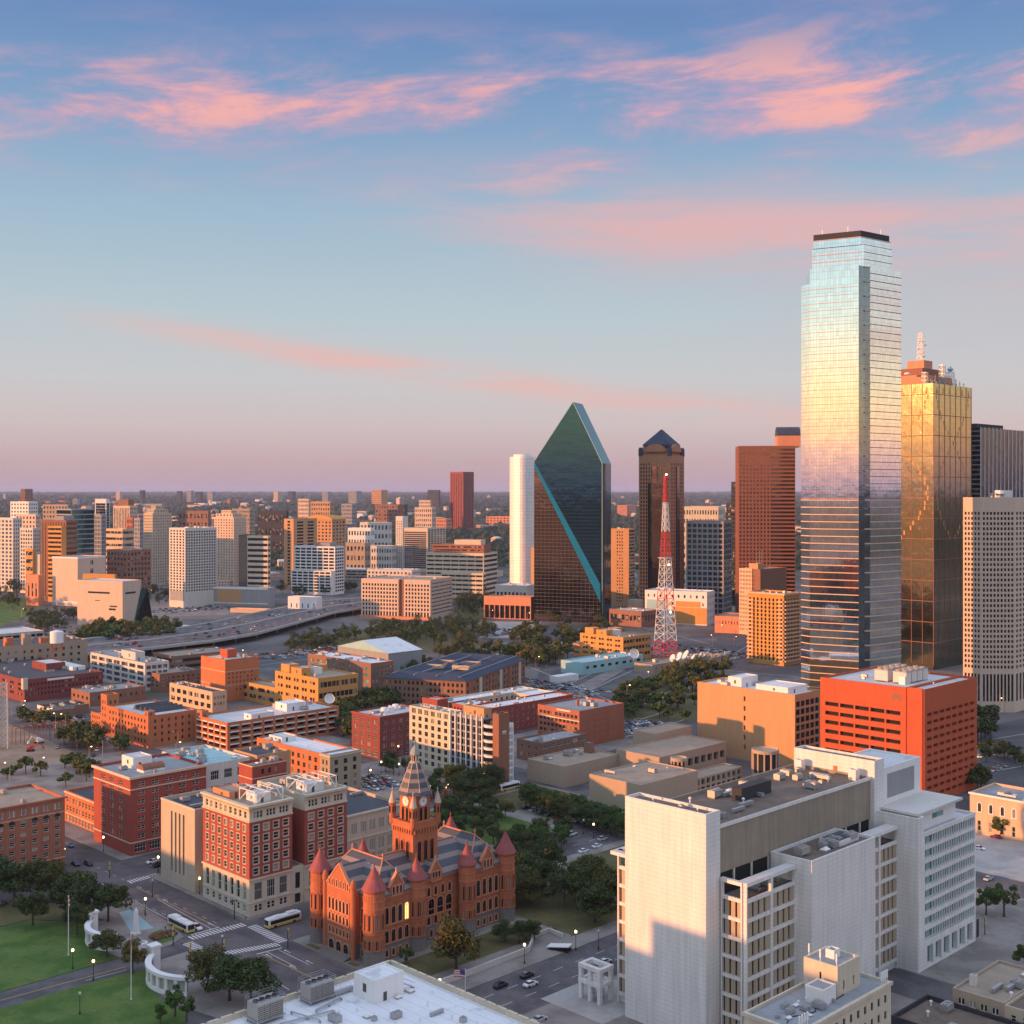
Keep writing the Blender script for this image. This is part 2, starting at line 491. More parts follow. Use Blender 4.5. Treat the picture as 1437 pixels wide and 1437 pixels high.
t_.set(p_.inputs['Normal'], t_.n('ShaderNodeBump', {'Height': t_.noise(t_.n('ShaderNodeTexCoord').outputs['Object'], 2.0, 3), 'Strength': 0.15, 'Distance': 0.05}).outputs[0])
# plants
leafmat('leaf_dark', (.034, .056, .016), (.078, .098, .026), (.12, .10, .026))
leafmat('leaf_mid', (.050, .092, .022), (.085, .125, .030), (.11, .10, .025))
leafmat('leaf_yellow', (.070, .085, .022), (.12, .115, .028), (.18, .11, .025))
leafmat('leaf_olive', (.055, .064, .018), (.095, .090, .024), (.11, .085, .022))
leafmat('leaf_far', (.026, .040, .022), (.050, .062, .028))
plainmat('bark', (.085, .062, .045), 0.9)
# slate roof in courses of two colours
m_, t_, p_ = newmat('slate_striped')
co_ = t_.n('ShaderNodeTexCoord').outputs['Object']
z_ = t_.n('ShaderNodeSeparateXYZ', {0: co_}).outputs[2]
fr_ = t_.m('FRACT', t_.m('DIVIDE', z_, 2.7))
st_ = t_.m('LESS_THAN', fr_, 0.40)
n_ = t_.noise(co_, 1.1, 4, 0.65)
c_ = t_.mix(st_, (.055, .062, .078), (.25, .185, .16))
t_.set(p_.inputs['Base Color'], t_.n('ShaderNodeVectorMath', {0: c_, 1: t_.m('ADD', 0.7, t_.m('MULTIPLY', n_, 0.6))}, operation='MULTIPLY').outputs[0])
p_.inputs['Roughness'].default_value = 0.5

# ---------------------------------------------------------------- facades
def spec(nx, nz, z0, z1, wu=0.55, wz=0.6, m=0.8, grp=1, lift=0.5, arch=False, style=None):
    """nz storeys of nx bays between heights z0 and z1 (z1 <= 0 counts down from the top); each bay holds grp openings"""
    return dict(nx=nx, nz=nz, z0=z0, z1=z1, wu=wu, wz=wz, m=m, grp=grp, lift=lift, arch=arch, style=style)
def bands_of(specs, W_, H_):
    out = []
    for s in specs:
        z0, z1 = s['z0'], (s['z1'] if s['z1'] > 0 else H_ + s['z1'])
        fh = (z1 - z0) / s['nz']
        bw = (W_ - 2 * s['m']) / s['nx']
        cols = []
        for k in range(s['nx']):
            a = s['m'] + bw * (k + (1 - s['wu']) / 2)
            L = bw * s['wu']
            g = s['grp']
            gap = 0.22 * L / g if g > 1 else 0
            wl = (L - gap * (g - 1)) / g
            for j in range(g):
                cols.append((a + j * (wl + gap), a + j * (wl + gap) + wl))
        for k in range(s['nz']):
            b = z0 + fh * k + fh * (1 - s['wz']) * s['lift']
            out.append((b, b + fh * s['wz'], cols, s))
    return sorted(out, key=lambda t: t[0])
def facade(mb, O, U, N, W_, H_, specs, depth, wm, rm, gm, wins=None, z00=0.0):
    """a wall with real openings from O along U; wins collects the openings that get window objects, else glass (gm) closes them"""
    O, U, N = Vector(O), Vector(U), Vector(N)
    def p(u, z, d=0.0):
        return O + U * u + Vector((0, 0, z)) - N * d
    zc = z00
    for (b, t, cols, s) in bands_of(specs, W_, H_):
        if b > zc + 1e-4:
            mb.poly([p(0, zc), p(W_, zc), p(W_, b), p(0, b)], wm)
        uc = 0.0
        for (a, c) in cols:
            if a > uc + 1e-4:
                mb.poly([p(uc, b), p(a, b), p(a, t), p(uc, t)], wm)
            d = s.get('depth', depth)
            mb.poly([p(a, b), p(c, b), p(c, b, d), p(a, b, d)], rm)
            mb.poly([p(a, t, d), p(c, t, d), p(c, t), p(a, t)], rm)
            mb.poly([p(a, b), p(a, b, d), p(a, t, d), p(a, t)], rm)
            mb.poly([p(c, b, d), p(c, b), p(c, t), p(c, t, d)], rm)
            if wins is not None and s['style'] != 'void':
                wins.append((p((a + c) / 2, b, d), U.copy(), N.copy(), c - a, t - b, s['style'] or 'sash'))
            else:
                mb.poly([p(a, b, d), p(c, b, d), p(c, t, d), p(a, t, d)], gm if s['style'] != 'void' else 4)
            uc = c
        if W_ > uc + 1e-4:
            mb.poly([p(uc, b), p(W_, b), p(W_, t), p(uc, t)], wm)
        zc = t
    if H_ > zc + 1e-4:
        mb.poly([p(0, zc), p(W_, zc), p(W_, H_), p(0, H_)], wm)

WINC = {}
def window_mb(w_, h_, style):
    """one window, sill at the origin, facing -y: frame (material 0) and pane (material 1)"""
    mb = MB()
    f = min(0.14, w_ * 0.12)
    x = w_ / 2
    if style in ('arch', 'arch_glow'):
        n = 8
        hs = h_ - x
        arc = [(x * math.cos(math.pi * k / n), hs + x * math.sin(math.pi * k / n)) for k in range(n + 1)]
        mb.poly([(-x, -.03, 0), (x, -.03, 0)] + [(a, -.03, z) for a, z in arc], 1)
        o = x + 0.34
        ao = [(o * math.cos(math.pi * k / n), hs + o * math.sin(math.pi * k / n)) for k in range(n + 1)]
        inn = [(x, -.06)] + arc + [(-x, -.06)]
        out = [(o, -.06)] + ao + [(-o, -.06)]
        for k in range(len(inn) - 1):
            a, b, c, d = inn[k], inn[k + 1], out[k + 1], out[k]
            mb.poly([(a[0], -.20, a[1]), (d[0], -.20, d[1]), (c[0], -.20, c[1]), (b[0], -.20, b[1])], 0)
            mb.poly([(a[0], -.02, a[1]), (a[0], -.20, a[1]), (b[0], -.20, b[1]), (b[0], -.02, b[1])], 0)
            mb.poly([(d[0], -.20, d[1]), (d[0], 0.0, d[1]), (c[0], 0.0, c[1]), (c[0], -.20, c[1])], 0)
        mb.box(-o - .1, o + .1, -.30, 0, -.36, -.06, 0)
        mb.box(-.05, .05, -.09, -.04, 0, h_ * 0.97, 2)
        mb.box(-x, x, -.09, -.04, hs - .05, hs + .05, 2)
        return mb
    mb.poly([(-x, -.01, 0), (x, -.01, 0), (x, -.01, h_), (-x, -.01, h_)], 1)
    mb.box(-x, -x + f, -.08, 0, 0, h_, 0)
    mb.box(x - f, x, -.08, 0, 0, h_, 0)
    mb.box(-x + f, x - f, -.08, 0, h_ - f, h_, 0)
    mb.box(-x + f, x - f, -.08, 0, 0, f, 0)
    if style in ('sash', 'sill', 'trim'):
        mb.box(-x + f, x - f, -.07, 0, h_ * .5 - f / 2, h_ * .5 + f / 2, 0)
    if style == 'pair':
        mb.box(-f, f, -.08, 0, f, h_ - f, 0)
    if style == 'grid':
        for k in (1, 2, 3):
            mb.box(-x + w_ * k / 4 - .05, -x + w_ * k / 4 + .05, -.07, 0, f, h_ - f, 0)
        mb.box(-x + f, x - f, -.06, 0, h_ * .55 - .05, h_ * .55 + .05, 0)
    if style in ('sill', 'trim'):
        mb.box(-x - .15, x + .15, -.40, 0, -.22, 0, 0)
    if style == 'trim':
        mb.box(-x - .25, x + .25, -.36, 0, h_, h_ + .28, 0)
        mb.box(-x - .22, -x, -.33, 0, 0, h_, 0)
        mb.box(x, x + .22, -.33, 0, 0, h_, 0)
    return mb
def window_mesh(w_, h_, style, fm, gm):
    key = (round(w_, 2), round(h_, 2), style, fm, gm)
    if key not in WINC:
        WINC[key] = window_mb(key[0], key[1], style).mesh('window', [fm, gm if style != 'arch_glow' else 'window_glow', 'frame_dark'])
    return WINC[key]
def put_windows(root, wins, fm, gm, name='window', cap=100):
    """the first 100 openings (those that show largest come first) get a window object each, the rest one mesh"""
    rest = MB()
    for i, (p, U, N, w_, h_, st) in enumerate(wins):
        ang = math.atan2(U.y, U.x)
        if i < cap:
            link(name, window_mesh(w_, h_, st, fm, gm), root, p, ang)
        else:
            rest.add(window_mb(w_, h_, st), Matrix.Translation(p) @ Matrix.Rotation(ang, 4, 'Z'))
    if rest.f:
        struct(rest.build(name, [fm, gm, 'frame_dark'], root), 'stuff')

# ---------------------------------------------------------------- rooftop pieces
def unit_mb(k):
    mb = MB()
    if k == 0:                                       # boxed air handler with two fans
        mb.box(-1.6, 1.6, -1.0, 1.0, .25, 1.7, 0)
        for s in (-.8, .8):
            mb.lathe(s, 0, [(.6, 1.7), (.6, 1.95), (.5, 1.95), (.45, 1.8)], 10, 1)
        mb.box(-1.5, -1.3, -.9, .9, 0, .25, 1); mb.box(1.3, 1.5, -.9, .9, 0, .25, 1)
        mb.box(-1.5, 1.5, -1.04, -1.0, .5, 1.4, 1)
    elif k == 1:                                     # small condenser
        mb.box(-.7, .7, -.7, .7, .15, 1.2, 0)
        mb.lathe(0, 0, [(.5, 1.2), (.5, 1.38), (.4, 1.38), (.38, 1.25)], 10, 1)
        mb.box(-.6, .6, -.6, .6, 0, .15, 1)
    elif k == 2:                                     # vent with a cowl
        mb.lathe(0, 0, [(.22, 0), (.22, 1.0), (.42, 1.0), (.42, 1.25), (.1, 1.5)], 10, 0)
    elif k == 3:                                     # duct with an elbow
        mb.box(-2.4, 2.0, -.45, .45, .4, 1.2, 0)
        mb.box(2.0, 2.9, -.45, .45, 0, 1.2, 0)
        for x in (-2, 0, 1.4): mb.box(x - .08, x + .08, -.4, .4, 0, .4, 1)
    else:                                            # skylight hatch
        mb.box(-1.0, 1.0, -.8, .8, 0, .5, 1)
        mb.loft([[(-1, -.8, .5), (1, -.8, .5), (1, .8, .5), (-1, .8, .5)], [(-.6, -.1, .95), (.6, -.1, .95), (.6, .1, .95), (-.6, .1, .95)]], 0)
    return mb
UNITN = ('air_handler', 'condenser', 'roof_vent', 'roof_duct', 'roof_hatch')
UNITM = [unit_mb(k).mesh(UNITN[k], ['white_paint' if k in (2, 4) else 'steel', 'louvre']) for k in range(5)]
def roof_units(root, x0, x1, y0, y1, z, n, seed=1, big=1.0):
    r = random.Random(seed)
    for _ in range(n):
        k = r.choice((0, 0, 1, 1, 2, 2, 3, 4))
        o = link(UNITN[k], UNITM[k], root, (r.uniform(x0 + 2.5, x1 - 2.5), r.uniform(y0 + 2.5, y1 - 2.5), z), r.choice((0, math.pi / 2)))
        o.scale = (big * r.uniform(.8, 1.2),) * 3
def roof_box(root, name, x0, x1, y0, y1, z0, h, wm, rm='roof_grey', door=True, par=0.35):
    mb = MB()
    z1 = z0 + h
    mb.prism([(x0, y0), (x1, y0), (x1, y1), (x0, y1)], z0, z1 - par, 0, 1)
    for (a, b, c, d) in ((x0, x1, y0, y0 + .25), (x0, x1, y1 - .25, y1), (x0, x0 + .25, y0 + .25, y1 - .25), (x1 - .25, x1, y0 + .25, y1 - .25)):
        mb.box(a, b, c, d, z1 - par, z1, 0)
    if door and h > 2:
        mb.box(x0 + (x1 - x0) * .3, x0 + (x1 - x0) * .3 + 1.0, y0 - .06, y0, z0 + .1, z0 + 2.1, 2)
        mb.box(x0 - .06, x0, y0 + (y1 - y0) * .4, y0 + (y1 - y0) * .4 + 1.2, z0 + h * .35, z0 + h * .7, 2)
    return mb.build(name, [wm, rm, 'frame_dark'], root)

# ---------------------------------------------------------------- a block of a building
MIRR = {}
def dims(xc, C, xl, xr, a, W_=None, D_=None):
    U, V = axes(a)
    s, c = math.sin(R_(a)), math.cos(R_(a))
    if D_ is None:
        kl = (xl - 718.5) / F_PX
        D_ = (C.x - kl * C.y) / (s + kl * c)
    if W_ is None:
        kr = (xr - 718.5) / F_PX
        W_ = (kr * C.y - C.x) / (c - kr * s)
    return W_, D_
def block(root, W_, D_, H_, wall, lf=(), rf=(), mode='in', roof='roof_grey', par=0.9, glass='pane', frame='frame_white', depth=0.28, reveal=None,
          x0=0.0, y0=0.0, z0=0.0, name='wall', roofname='roof', wname='window', back=True, bf=None, sf=None, wins_out=None):
    """walls with openings and a parapet round a roof deck; lf faces left (x = x0), rf faces right (y = y0), sf the far right side, bf the back"""
    mb = MB()
    wins = [] if mode == 'obj' else None
    facade(mb, (x0, y0, 0), (1, 0, 0), (0, -1, 0), W_, H_, list(rf), depth, 0, 2, 3, wins, z0)
    facade(mb, (x0, y0 + D_, 0), (0, -1, 0), (-1, 0, 0), D_, H_, list(lf), depth, 0, 2, 3, wins, z0)
    facade(mb, (x0 + W_, y0, 0), (0, 1, 0), (1, 0, 0), D_, H_, list(sf or ()), depth, 0, 2, 3, None, z0)
    facade(mb, (x0 + W_, y0 + D_, 0), (-1, 0, 0), (0, 1, 0), W_, H_, list(bf or ()), depth, 0, 2, 3, None, z0)
    t = min(0.45, W_ * .2, D_ * .2)
    xa, xb, ya, yb = x0 + t, x0 + W_ - t, y0 + t, y0 + D_ - t
    zt, zd = H_, H_ - par
    o = [(x0, y0), (x0 + W_, y0), (x0 + W_, y0 + D_), (x0, y0 + D_)]
    i = [(xa, ya), (xb, ya), (xb, yb), (xa, yb)]
    for k in range(4):
        l = (k + 1) % 4
        mb.poly([(*o[k], zt), (*o[l], zt), (*i[l], zt), (*i[k], zt)], 1)
        mb.poly([(*i[k], zt), (*i[l], zt), (*i[l], zd), (*i[k], zd)], 1)
    wo_ = mb.build(name, [wall, wall, reveal or wall, glass, 'dark_void'], root)
    rb = MB()
    rb.prism(i, zd - 0.3, zd, 0)
    rb.build(roofname, roof, root)
    if wins:
        put_windows(root, wins, frame, glass if glass != 'pane' else 'pane_obj', wname)
    return wo_
def cornice(root, W_, D_, z, h, out, mat, name='cornice', x0=0.0, y0=0.0):
    mb = MB()
    mb.box(x0 - out, x0 + W_ + out, y0 - out, y0 - .003, z, z + h, 0)
    mb.box(x0 - out, x0 - .003, y0 - .003, y0 + D_ + out, z, z + h, 0)
    return mb.build(name, mat, root)
BLD = {}
def bld(name, label, xc, yb, xl, xr, yt, wall, lf=(), rf=(), a=GA, cat='building', group=None, W_=None, D_=None, H_=None, zb=0.0, units=0, seed=1, **kw):
    C = P(xc, yb, zb)
    W_, D_ = dims(xc, C, xl, xr, a, W_, D_)
    if H_ is None:
        H_ = CAMZ - (yt - HOR) * C.y / F_PX - zb
    r = thing(name, label, cat, C, R_(a), group)
    lf = lf(W_, D_, H_) if callable(lf) else lf
    rf = rf(W_, D_, H_) if callable(rf) else rf
    block(r, W_, D_, H_, wall, lf, rf, **kw)
    if units:
        roof_units(r, 0, W_, 0, D_, H_ - kw.get('par', 0.9), units, seed, kw.get('big', 1.0))
    return r, W_, D_, H_

# ---------------------------------------------------------------- trees
def npmesh(name, V, Fq, mats, mi, smooth=False):
    me = bpy.data.meshes.new(name)
    k = Fq.shape[1]
    me.vertices.add(len(V)); me.vertices.foreach_set('co', V.astype(np.float32).ravel())
    me.loops.add(Fq.size); me.loops.foreach_set('vertex_index', Fq.astype(np.int32).ravel())
    me.polygons.add(len(Fq))
    me.polygons.foreach_set('loop_start', np.arange(0, Fq.size, k, dtype=np.int32))
    me.polygons.foreach_set('loop_total', np.full(len(Fq), k, dtype=np.int32))
    me.polygons.foreach_set('material_index', np.asarray(mi, dtype=np.int32))
    if smooth: me.polygons.foreach_set('use_smooth', np.ones(len(Fq), dtype=bool))
    for m in mats: me.materials.append(M(m))
    me.update(); me.validate()
    return me
def crown_mesh(seed, rx, rz, zc, lobes, leaves, size, mat):
    """leaf-sized faces spread through a cluster of lobes; denser near each lobe's skin"""
    g = np.random.default_rng(seed)
    cen, rad = [], []
    for k in range(lobes):
        th, ph = g.uniform(0, 2 * np.pi), np.arccos(g.uniform(-.75, 1))
        q = g.uniform(.30, .92)
        cen.append((rx * q * np.sin(ph) * np.cos(th), rx * q * np.sin(ph) * np.sin(th), zc + rz * q * np.cos(ph)))
        rad.append(g.uniform(.20, .50))
    cen, rad = np.array(cen), np.array(rad)
    idx = g.integers(0, lobes, leaves)
    d = g.normal(size=(leaves, 3)); d /= np.linalg.norm(d, axis=1)[:, None]
    rr = g.uniform(.25, 1, leaves) ** .45
    c = cen[idx] + d * (rr * rad[idx])[:, None] * np.array([rx, rx, rz * .85])
    nrm = d * .8 + g.normal(size=(leaves, 3)) * .55 + np.array([0, 0, .25]); nrm /= np.linalg.norm(nrm, axis=1)[:, None]
    a = np.cross(nrm, g.normal(size=(leaves, 3))); a /= np.linalg.norm(a, axis=1)[:, None]
    b = np.cross(nrm, a)
    s = size * g.uniform(.6, 1.4, leaves)[:, None]
    V = np.stack([c - a * s - b * s * .6, c + a * s * .9 - b * s * .5, c + a * s + b * s * .6, c - a * s * .8 + b * s * .7], 1).reshape(-1, 3)
    Fq = np.arange(len(V)).reshape(-1, 4)
    return npmesh('crown', V, Fq, [mat], np.zeros(len(Fq)))
def trunk_mesh(seed, h, top, r):
    g = random.Random(seed)
    mb = MB()
    mb.lathe(0, 0, [(r * 1.5, 0), (r, h * .12), (r * .8, h * .5), (r * .35, top)], 8)
    for k in range(6):
        t = 2 * math.pi * k / 6 + g.uniform(-.4, .4)
        z = h * g.uniform(.28, .5)
        mb.tube((0, 0, z), (math.cos(t) * h * .28, math.sin(t) * h * .28, z + h * g.uniform(.18, .34)), r * .45, 5, 0, r * .12)
    return mb.mesh('trunk', ['bark'])
TREES = {}
def tree_kind(key, n, h, rx, rz, zc, lobes, leaves, size, mat):
    TREES[key] = [(crown_mesh(hash(key) % 997 + 31 * k if False else sum(map(ord, key)) + 31 * k, rx, rz, zc, lobes, leaves, size, mat), trunk_mesh(k + 5, h, zc, h * .028)) for k in range(n)]
# heights are normalised to 10 m
tree_kind('oak', 3, 10, 5.2, 4.0, 6.0, 22, 5200, .20, 'leaf_dark')
tree_kind('street', 3, 10, 3.6, 3.7, 6.2, 15, 3000, .22, 'leaf_mid')
tree_kind('gold', 2, 10, 4.2, 3.9, 6.0, 16, 3400, .22, 'leaf_yellow')
tree_kind('mid', 4, 10, 4.6, 4.0, 6.0, 14, 900, .45, 'leaf_dark')
tree_kind('midgreen', 3, 10, 4.6, 4.0, 6.0, 14, 900, .45, 'leaf_mid')
tree_kind('midgold', 2, 10, 4.6, 4.0, 6.0, 14, 900, .45, 'leaf_yellow')
tree_kind('bushy', 2, 10, 4.4, 4.6, 5.0, 24, 5600, .19, 'leaf_olive')
TREEN = {'bushy': 'olive_tree', 'oak': 'oak_tree', 'street': 'street_tree', 'gold': 'golden_tree', 'mid': 'broadleaf_tree', 'midgreen': 'young_tree', 'midgold': 'golden_tree'}
def tree(key, pos, h, label, group=None, seed=0, cat='tree'):
    r = random.Random(seed * 77 + int(abs(pos[0] * 13) + abs(pos[1] * 7)))
    cm, tm = r.choice(TREES[key])
    t = thing(TREEN[key], label, cat, pos, r.uniform(0, 6.28), group)
    k = h / 10.0
    t.scale = (k * r.uniform(.9, 1.12), k * r.uniform(.9, 1.12), k)
    link('trunk', tm, t)
    link('crown', cm, t)
    return t
FARTREES = []
def grove(poly, n, hmin, hmax, kinds, label, group, seed, z=0.0, mind=5.0):
    """n trees scattered over the ground inside a polygon of photo pixels"""
    r = random.Random(seed)
    pts = [P(x, y, z) for x, y in poly]
    xs, ys = [p.x for p in pts], [p.y for p in pts]
    got = []
    tries = 0
    while len(got) < n and tries < n * 60:
        tries += 1
        q = (r.uniform(min(xs), max(xs)), r.uniform(min(ys), max(ys)))
        ins = False
        j = len(pts) - 1
        for i in range(len(pts)):
            if (pts[i].y > q[1]) != (pts[j].y > q[1]) and q[0] < (pts[j].x - pts[i].x) * (q[1] - pts[i].y) / (pts[j].y - pts[i].y) + pts[i].x:
                ins = not ins
            j = i
        if not ins or any((q[0] - g[0]) ** 2 + (q[1] - g[1]) ** 2 < mind ** 2 for g in got):
            continue
        got.append(q)
    if label is None:
        FARTREES.extend((q[0], q[1], r.uniform(hmin, hmax), r.random()) for q in got)
        return
    for i, q in enumerate(got):
        tree(r.choice(kinds), (q[0], q[1], z), r.uniform(hmin, hmax), label, group, seed + i)

# ---------------------------------------------------------------- cars
CARC = {'white': (.72, .72, .72), 'silver': (.42, .43, .45), 'black': (.018, .018, .022), 'red': (.32, .03, .03), 'blue': (.05, .09, .22), 'grey': (.14, .14, .15), 'tan': (.36, .30, .22)}
for k_, c_ in CARC.items():
    m__ = plainmat('car_' + k_, c_, 0.25, 0.0, 0.02)
plainmat('tyre', (.02, .02, .02), 0.9)
plainmat('car_glass', (.015, .018, .022), 0.08)
plainmat('headlight', (.7, .7, .65), 0.2)
plainmat('tail_light', (.35, .02, .02), 0.3)
def car_parts(suv=False):
    """body, glasshouse, wheel as builders; car points along +x, wheels at z = 0"""
    b = MB()
    L, Wd = 4.6, 1.82
    hb = .98 if not suv else 1.1
    ht = 1.45 if not suv else 1.72
    def ring(x, w_, z0, z1):
        return [(x, -w_, z0), (x, w_, z0), (x, w_, z1 - .08), (x, w_ - .1, z1), (x, -w_ + .1, z1), (x, -w_, z1 - .08)]
    w2 = Wd / 2
    b.loft([ring(-2.3, w2 * .86, .38, .80), ring(-2.15, w2 * .96, .28, hb - .05), ring(-1.2, w2, .25, hb), ring(.9, w2, .25, hb), ring(2.0, w2 * .96, .27, hb - .22), ring(2.3, w2 * .82, .36, .66)], 0)
    rear = -1.9 if suv else -1.55
    rf = [(rear + .45, -.62, ht), (.25, -.62, ht), (.25, .62, ht), (rear + .45, .62, ht)]
    b.loft([[(x, y, z - .10) for x, y, z in rf], rf], 0)
    g = MB()
    lo = [(rear, -.80, hb - .03), (1.15, -.80, hb - .03), (1.15, .80, hb - .03), (rear, .80, hb - .03)]
    g.loft([lo, [(x * .985, y * .985, z - .03) for x, y, z in rf]], 0, cap=False)
    wh = MB()
    wh.loft([[(.33 * math.cos(t), -.1, .33 + .33 * math.sin(t)) for t in [2 * math.pi * k / 12 for k in range(12)]], [(.33 * math.cos(t), .1, .33 + .33 * math.sin(t)) for t in [2 * math.pi * k / 12 for k in range(12)]]], 0)
    return b, g, wh
CARM = {}
CARMB = {}
FARCARS = MB()
CARK = list(CARC)
for suv_ in (False, True):
    b_, g_, w_ = car_parts(suv_)
    hl = MB(); hl.box(2.16, 2.30, -.72, -.42, .55, .70, 0)
    for k_ in CARC:
        full = MB(); full.add(b_); full.add(g_, None, 1)
        for x in (-1.4, 1.4):
            for y in (-.85, .85):
                full.add(w_, Matrix.Translation((x, y, 0)), 2)
        full.box(2.18, 2.31, -.74, -.44, .55, .70, 3); full.box(2.18, 2.31, .44, .74, .55, .70, 3)
        full.box(-2.31, -2.2, -.76, -.46, .62, .78, 4); full.box(-2.31, -2.2, .46, .76, .62, .78, 4)
        CARMB[(k_, suv_)] = full
        CARM[(k_, suv_)] = (full.mesh('car', ['car_' + k_, 'car_glass', 'tyre', 'headlight', 'tail_light']), b_.mesh('body', ['car_' + k_]))
    CARM[('parts', suv_)] = (g_.mesh('windows', ['car_glass']), w_.mesh('wheel', ['tyre']), hl.mesh('headlight', ['headlight']))
def car(col, pos, ang, label, group=None, parts=False, suv=False, cat='car'):
    nm = 'suv' if suv else 'car'
    if not parts:
        o = link(nm, CARM[(col, suv)][0], None, pos, ang)
        return tag(o, label, cat, group)
    t = thing(nm, label, cat, pos, ang, group)
    g_, w_, h_ = CARM[('parts', suv)]
    link('body', CARM[(col, suv)][1], t)
    link('windows', g_, t)
    for x in (-1.4, 1.4):
        for y in (-.85, .85):
            link('wheel', w_, t, (x, y, 0))
    link('headlight', h_, t); link('headlight', h_, t, (0, 1.14, 0))
    return t
def lot(p0, du, dv, nu, nv, fill, where, seed, ang=None, z=0.0, far=False):
    """rows of parked cars: nu along du, nv rows along dv"""
    r = random.Random(seed)
    du, dv = Vector(du), Vector(dv)
    aa = math.atan2(dv.y, dv.x) if ang is None else ang
    for j in range(nv):
        for i in range(nu):
            if r.random() > fill: continue
            c = r.choice(('white', 'white', 'silver', 'silver', 'black', 'black', 'grey', 'red', 'blue', 'tan'))
            q = Vector(p0) + du * (i + r.uniform(-.06, .06)) + dv * j
            suv = r.random() < .4
            if far:
                i0 = len(FARCARS.m)
                FARCARS.add(CARMB[(c, suv)], Matrix.Translation((q.x, q.y, z + .02)) @ Matrix.Rotation(aa + r.choice((0, math.pi)), 4, 'Z'))
                FARCARS.m[i0:] = [CARK.index(c) if m == 0 else len(CARK) - 1 + m for m in FARCARS.m[i0:]]
                continue
            car(c, (q.x, q.y, z + .02), aa + r.choice((0, math.pi)), f"{c} {'suv' if suv else 'car'} parked {where}", f"{c} {'suvs' if suv else 'cars'} parked {where}", False, suv)

# ================================================================ GROUND
def terr(x, y):
    d = math.hypot(x, y)
    t = max(0.0, d - 2300.0)
    z = 84.0 * (1 - math.exp(-t / 11000.0))
    k = min(1.0, t / 6000.0)
    return z + k * 7.0 * math.sin(x / 1700.0 + 1.3) * math.sin(y / 2300.0) + k * 4.0 * math.sin(x / 640.0) * math.sin(y / 900.0 + 2)
rings = [0, 150, 400, 900, 1500, 2300, 2600, 3000, 3500, 4200, 5000, 6000, 7200, 8600, 10500, 13000, 16500, 21000, 27000, 36000, 48000]
NS = 144
mb = MB()
rr = [[(r * math.sin(2 * math.pi * k / NS), r * math.cos(2 * math.pi * k / NS)) for k in range(NS)] for r in rings[1:]]
rr3 = [[(x, y, terr(x, y)) for x, y in r] for r in rr]
mb.poly(list(reversed(rr3[0])), 0)
for a, b in zip(rr3, rr3[1:]):
    for k in range(NS):
        l = (k + 1) % NS
        mb.poly([a[l], a[k], b[k], b[l]], 0)
m_, t_, p_ = newmat('ground_cover')
co_ = t_.n('ShaderNodeTexCoord').outputs['Object']
dist_ = t_.n('ShaderNodeVectorMath', {0: co_}, operation='LENGTH').outputs['Value']
a_ = t_.noise(co_, 0.010, 5, 0.62)
b_ = t_.noise(co_, 0.09, 4, 0.65)
f_ = t_.noise(co_, 0.0016, 5, 0.6)
near_ = t_.mix(t_.sstep(a_, .42, .60), (.105, .100, .100), (.19, .17, .155))
near_ = t_.mix(t_.m('MULTIPLY', t_.sstep(a_, .40, .34), .8), near_, (.075, .10, .036))
far_ = t_.mix(t_.sstep(f_, .40, .60), (.030, .040, .022), (.070, .062, .046))
c_ = t_.mix(t_.sstep(dist_, 1500, 2600), near_, far_)
t_.set(p_.inputs['Base Color'], t_.n('ShaderNodeVectorMath', {0: c_, 1: t_.m('ADD', .72, t_.m('MULTIPLY', b_, .56))}, operation='MULTIPLY').outputs[0])
p_.inputs['Roughness'].default_value = .95
p_.inputs['Specular IOR Level'].default_value = .15
struct(mb.build('ground', ['ground_cover']))

def flat(name, pts, z, mat, h=0.0, mats=None):
    """a level sheet (or a raised slab when h > 0) from world points"""
    mb = MB()
    q = [(p[0], p[1]) for p in pts]
    ar = sum(q[i][0] * q[(i + 1) % len(q)][1] - q[(i + 1) % len(q)][0] * q[i][1] for i in range(len(q)))
    if ar < 0: q.reverse()
    if h > 0:
        mb.prism(q, z, z + h, 0, bottom=False)
    else:
        mb.poly([(x, y, z) for x, y in q], 0)
    return struct(mb.build(name, [mat]))
def grect(name, u0, u1, v0, v1, z, mat, h=0.0):
    return flat(name, [G(u0, v0), G(u1, v0), G(u1, v1), G(u0, v1)], z, mat, h)
def pxflat(name, px, z, mat, h=0.0):
    return flat(name, [P(x, y, z + h) for x, y in px], z, mat, h)
# streets of the grid: those running right at 12 mm, those running left at 18 mm
for nm, v0, v1 in (('commerce_street', -52, -31), ('main_street', 34, 56), ('elm_street', 121, 143), ('pacific_street', 210, 228)):
    grect('street', -30, 420, v0, v1, .012, 'asphalt_street')
for u0, u1 in ((-28, -6), (88, 104), (190, 206), (300, 316)):
    grect('street', u0, u1, -150, 330, .018, 'asphalt_street')
grect('plaza_road', -190, -28.1, -150, 230, .008, 'asphalt_street')
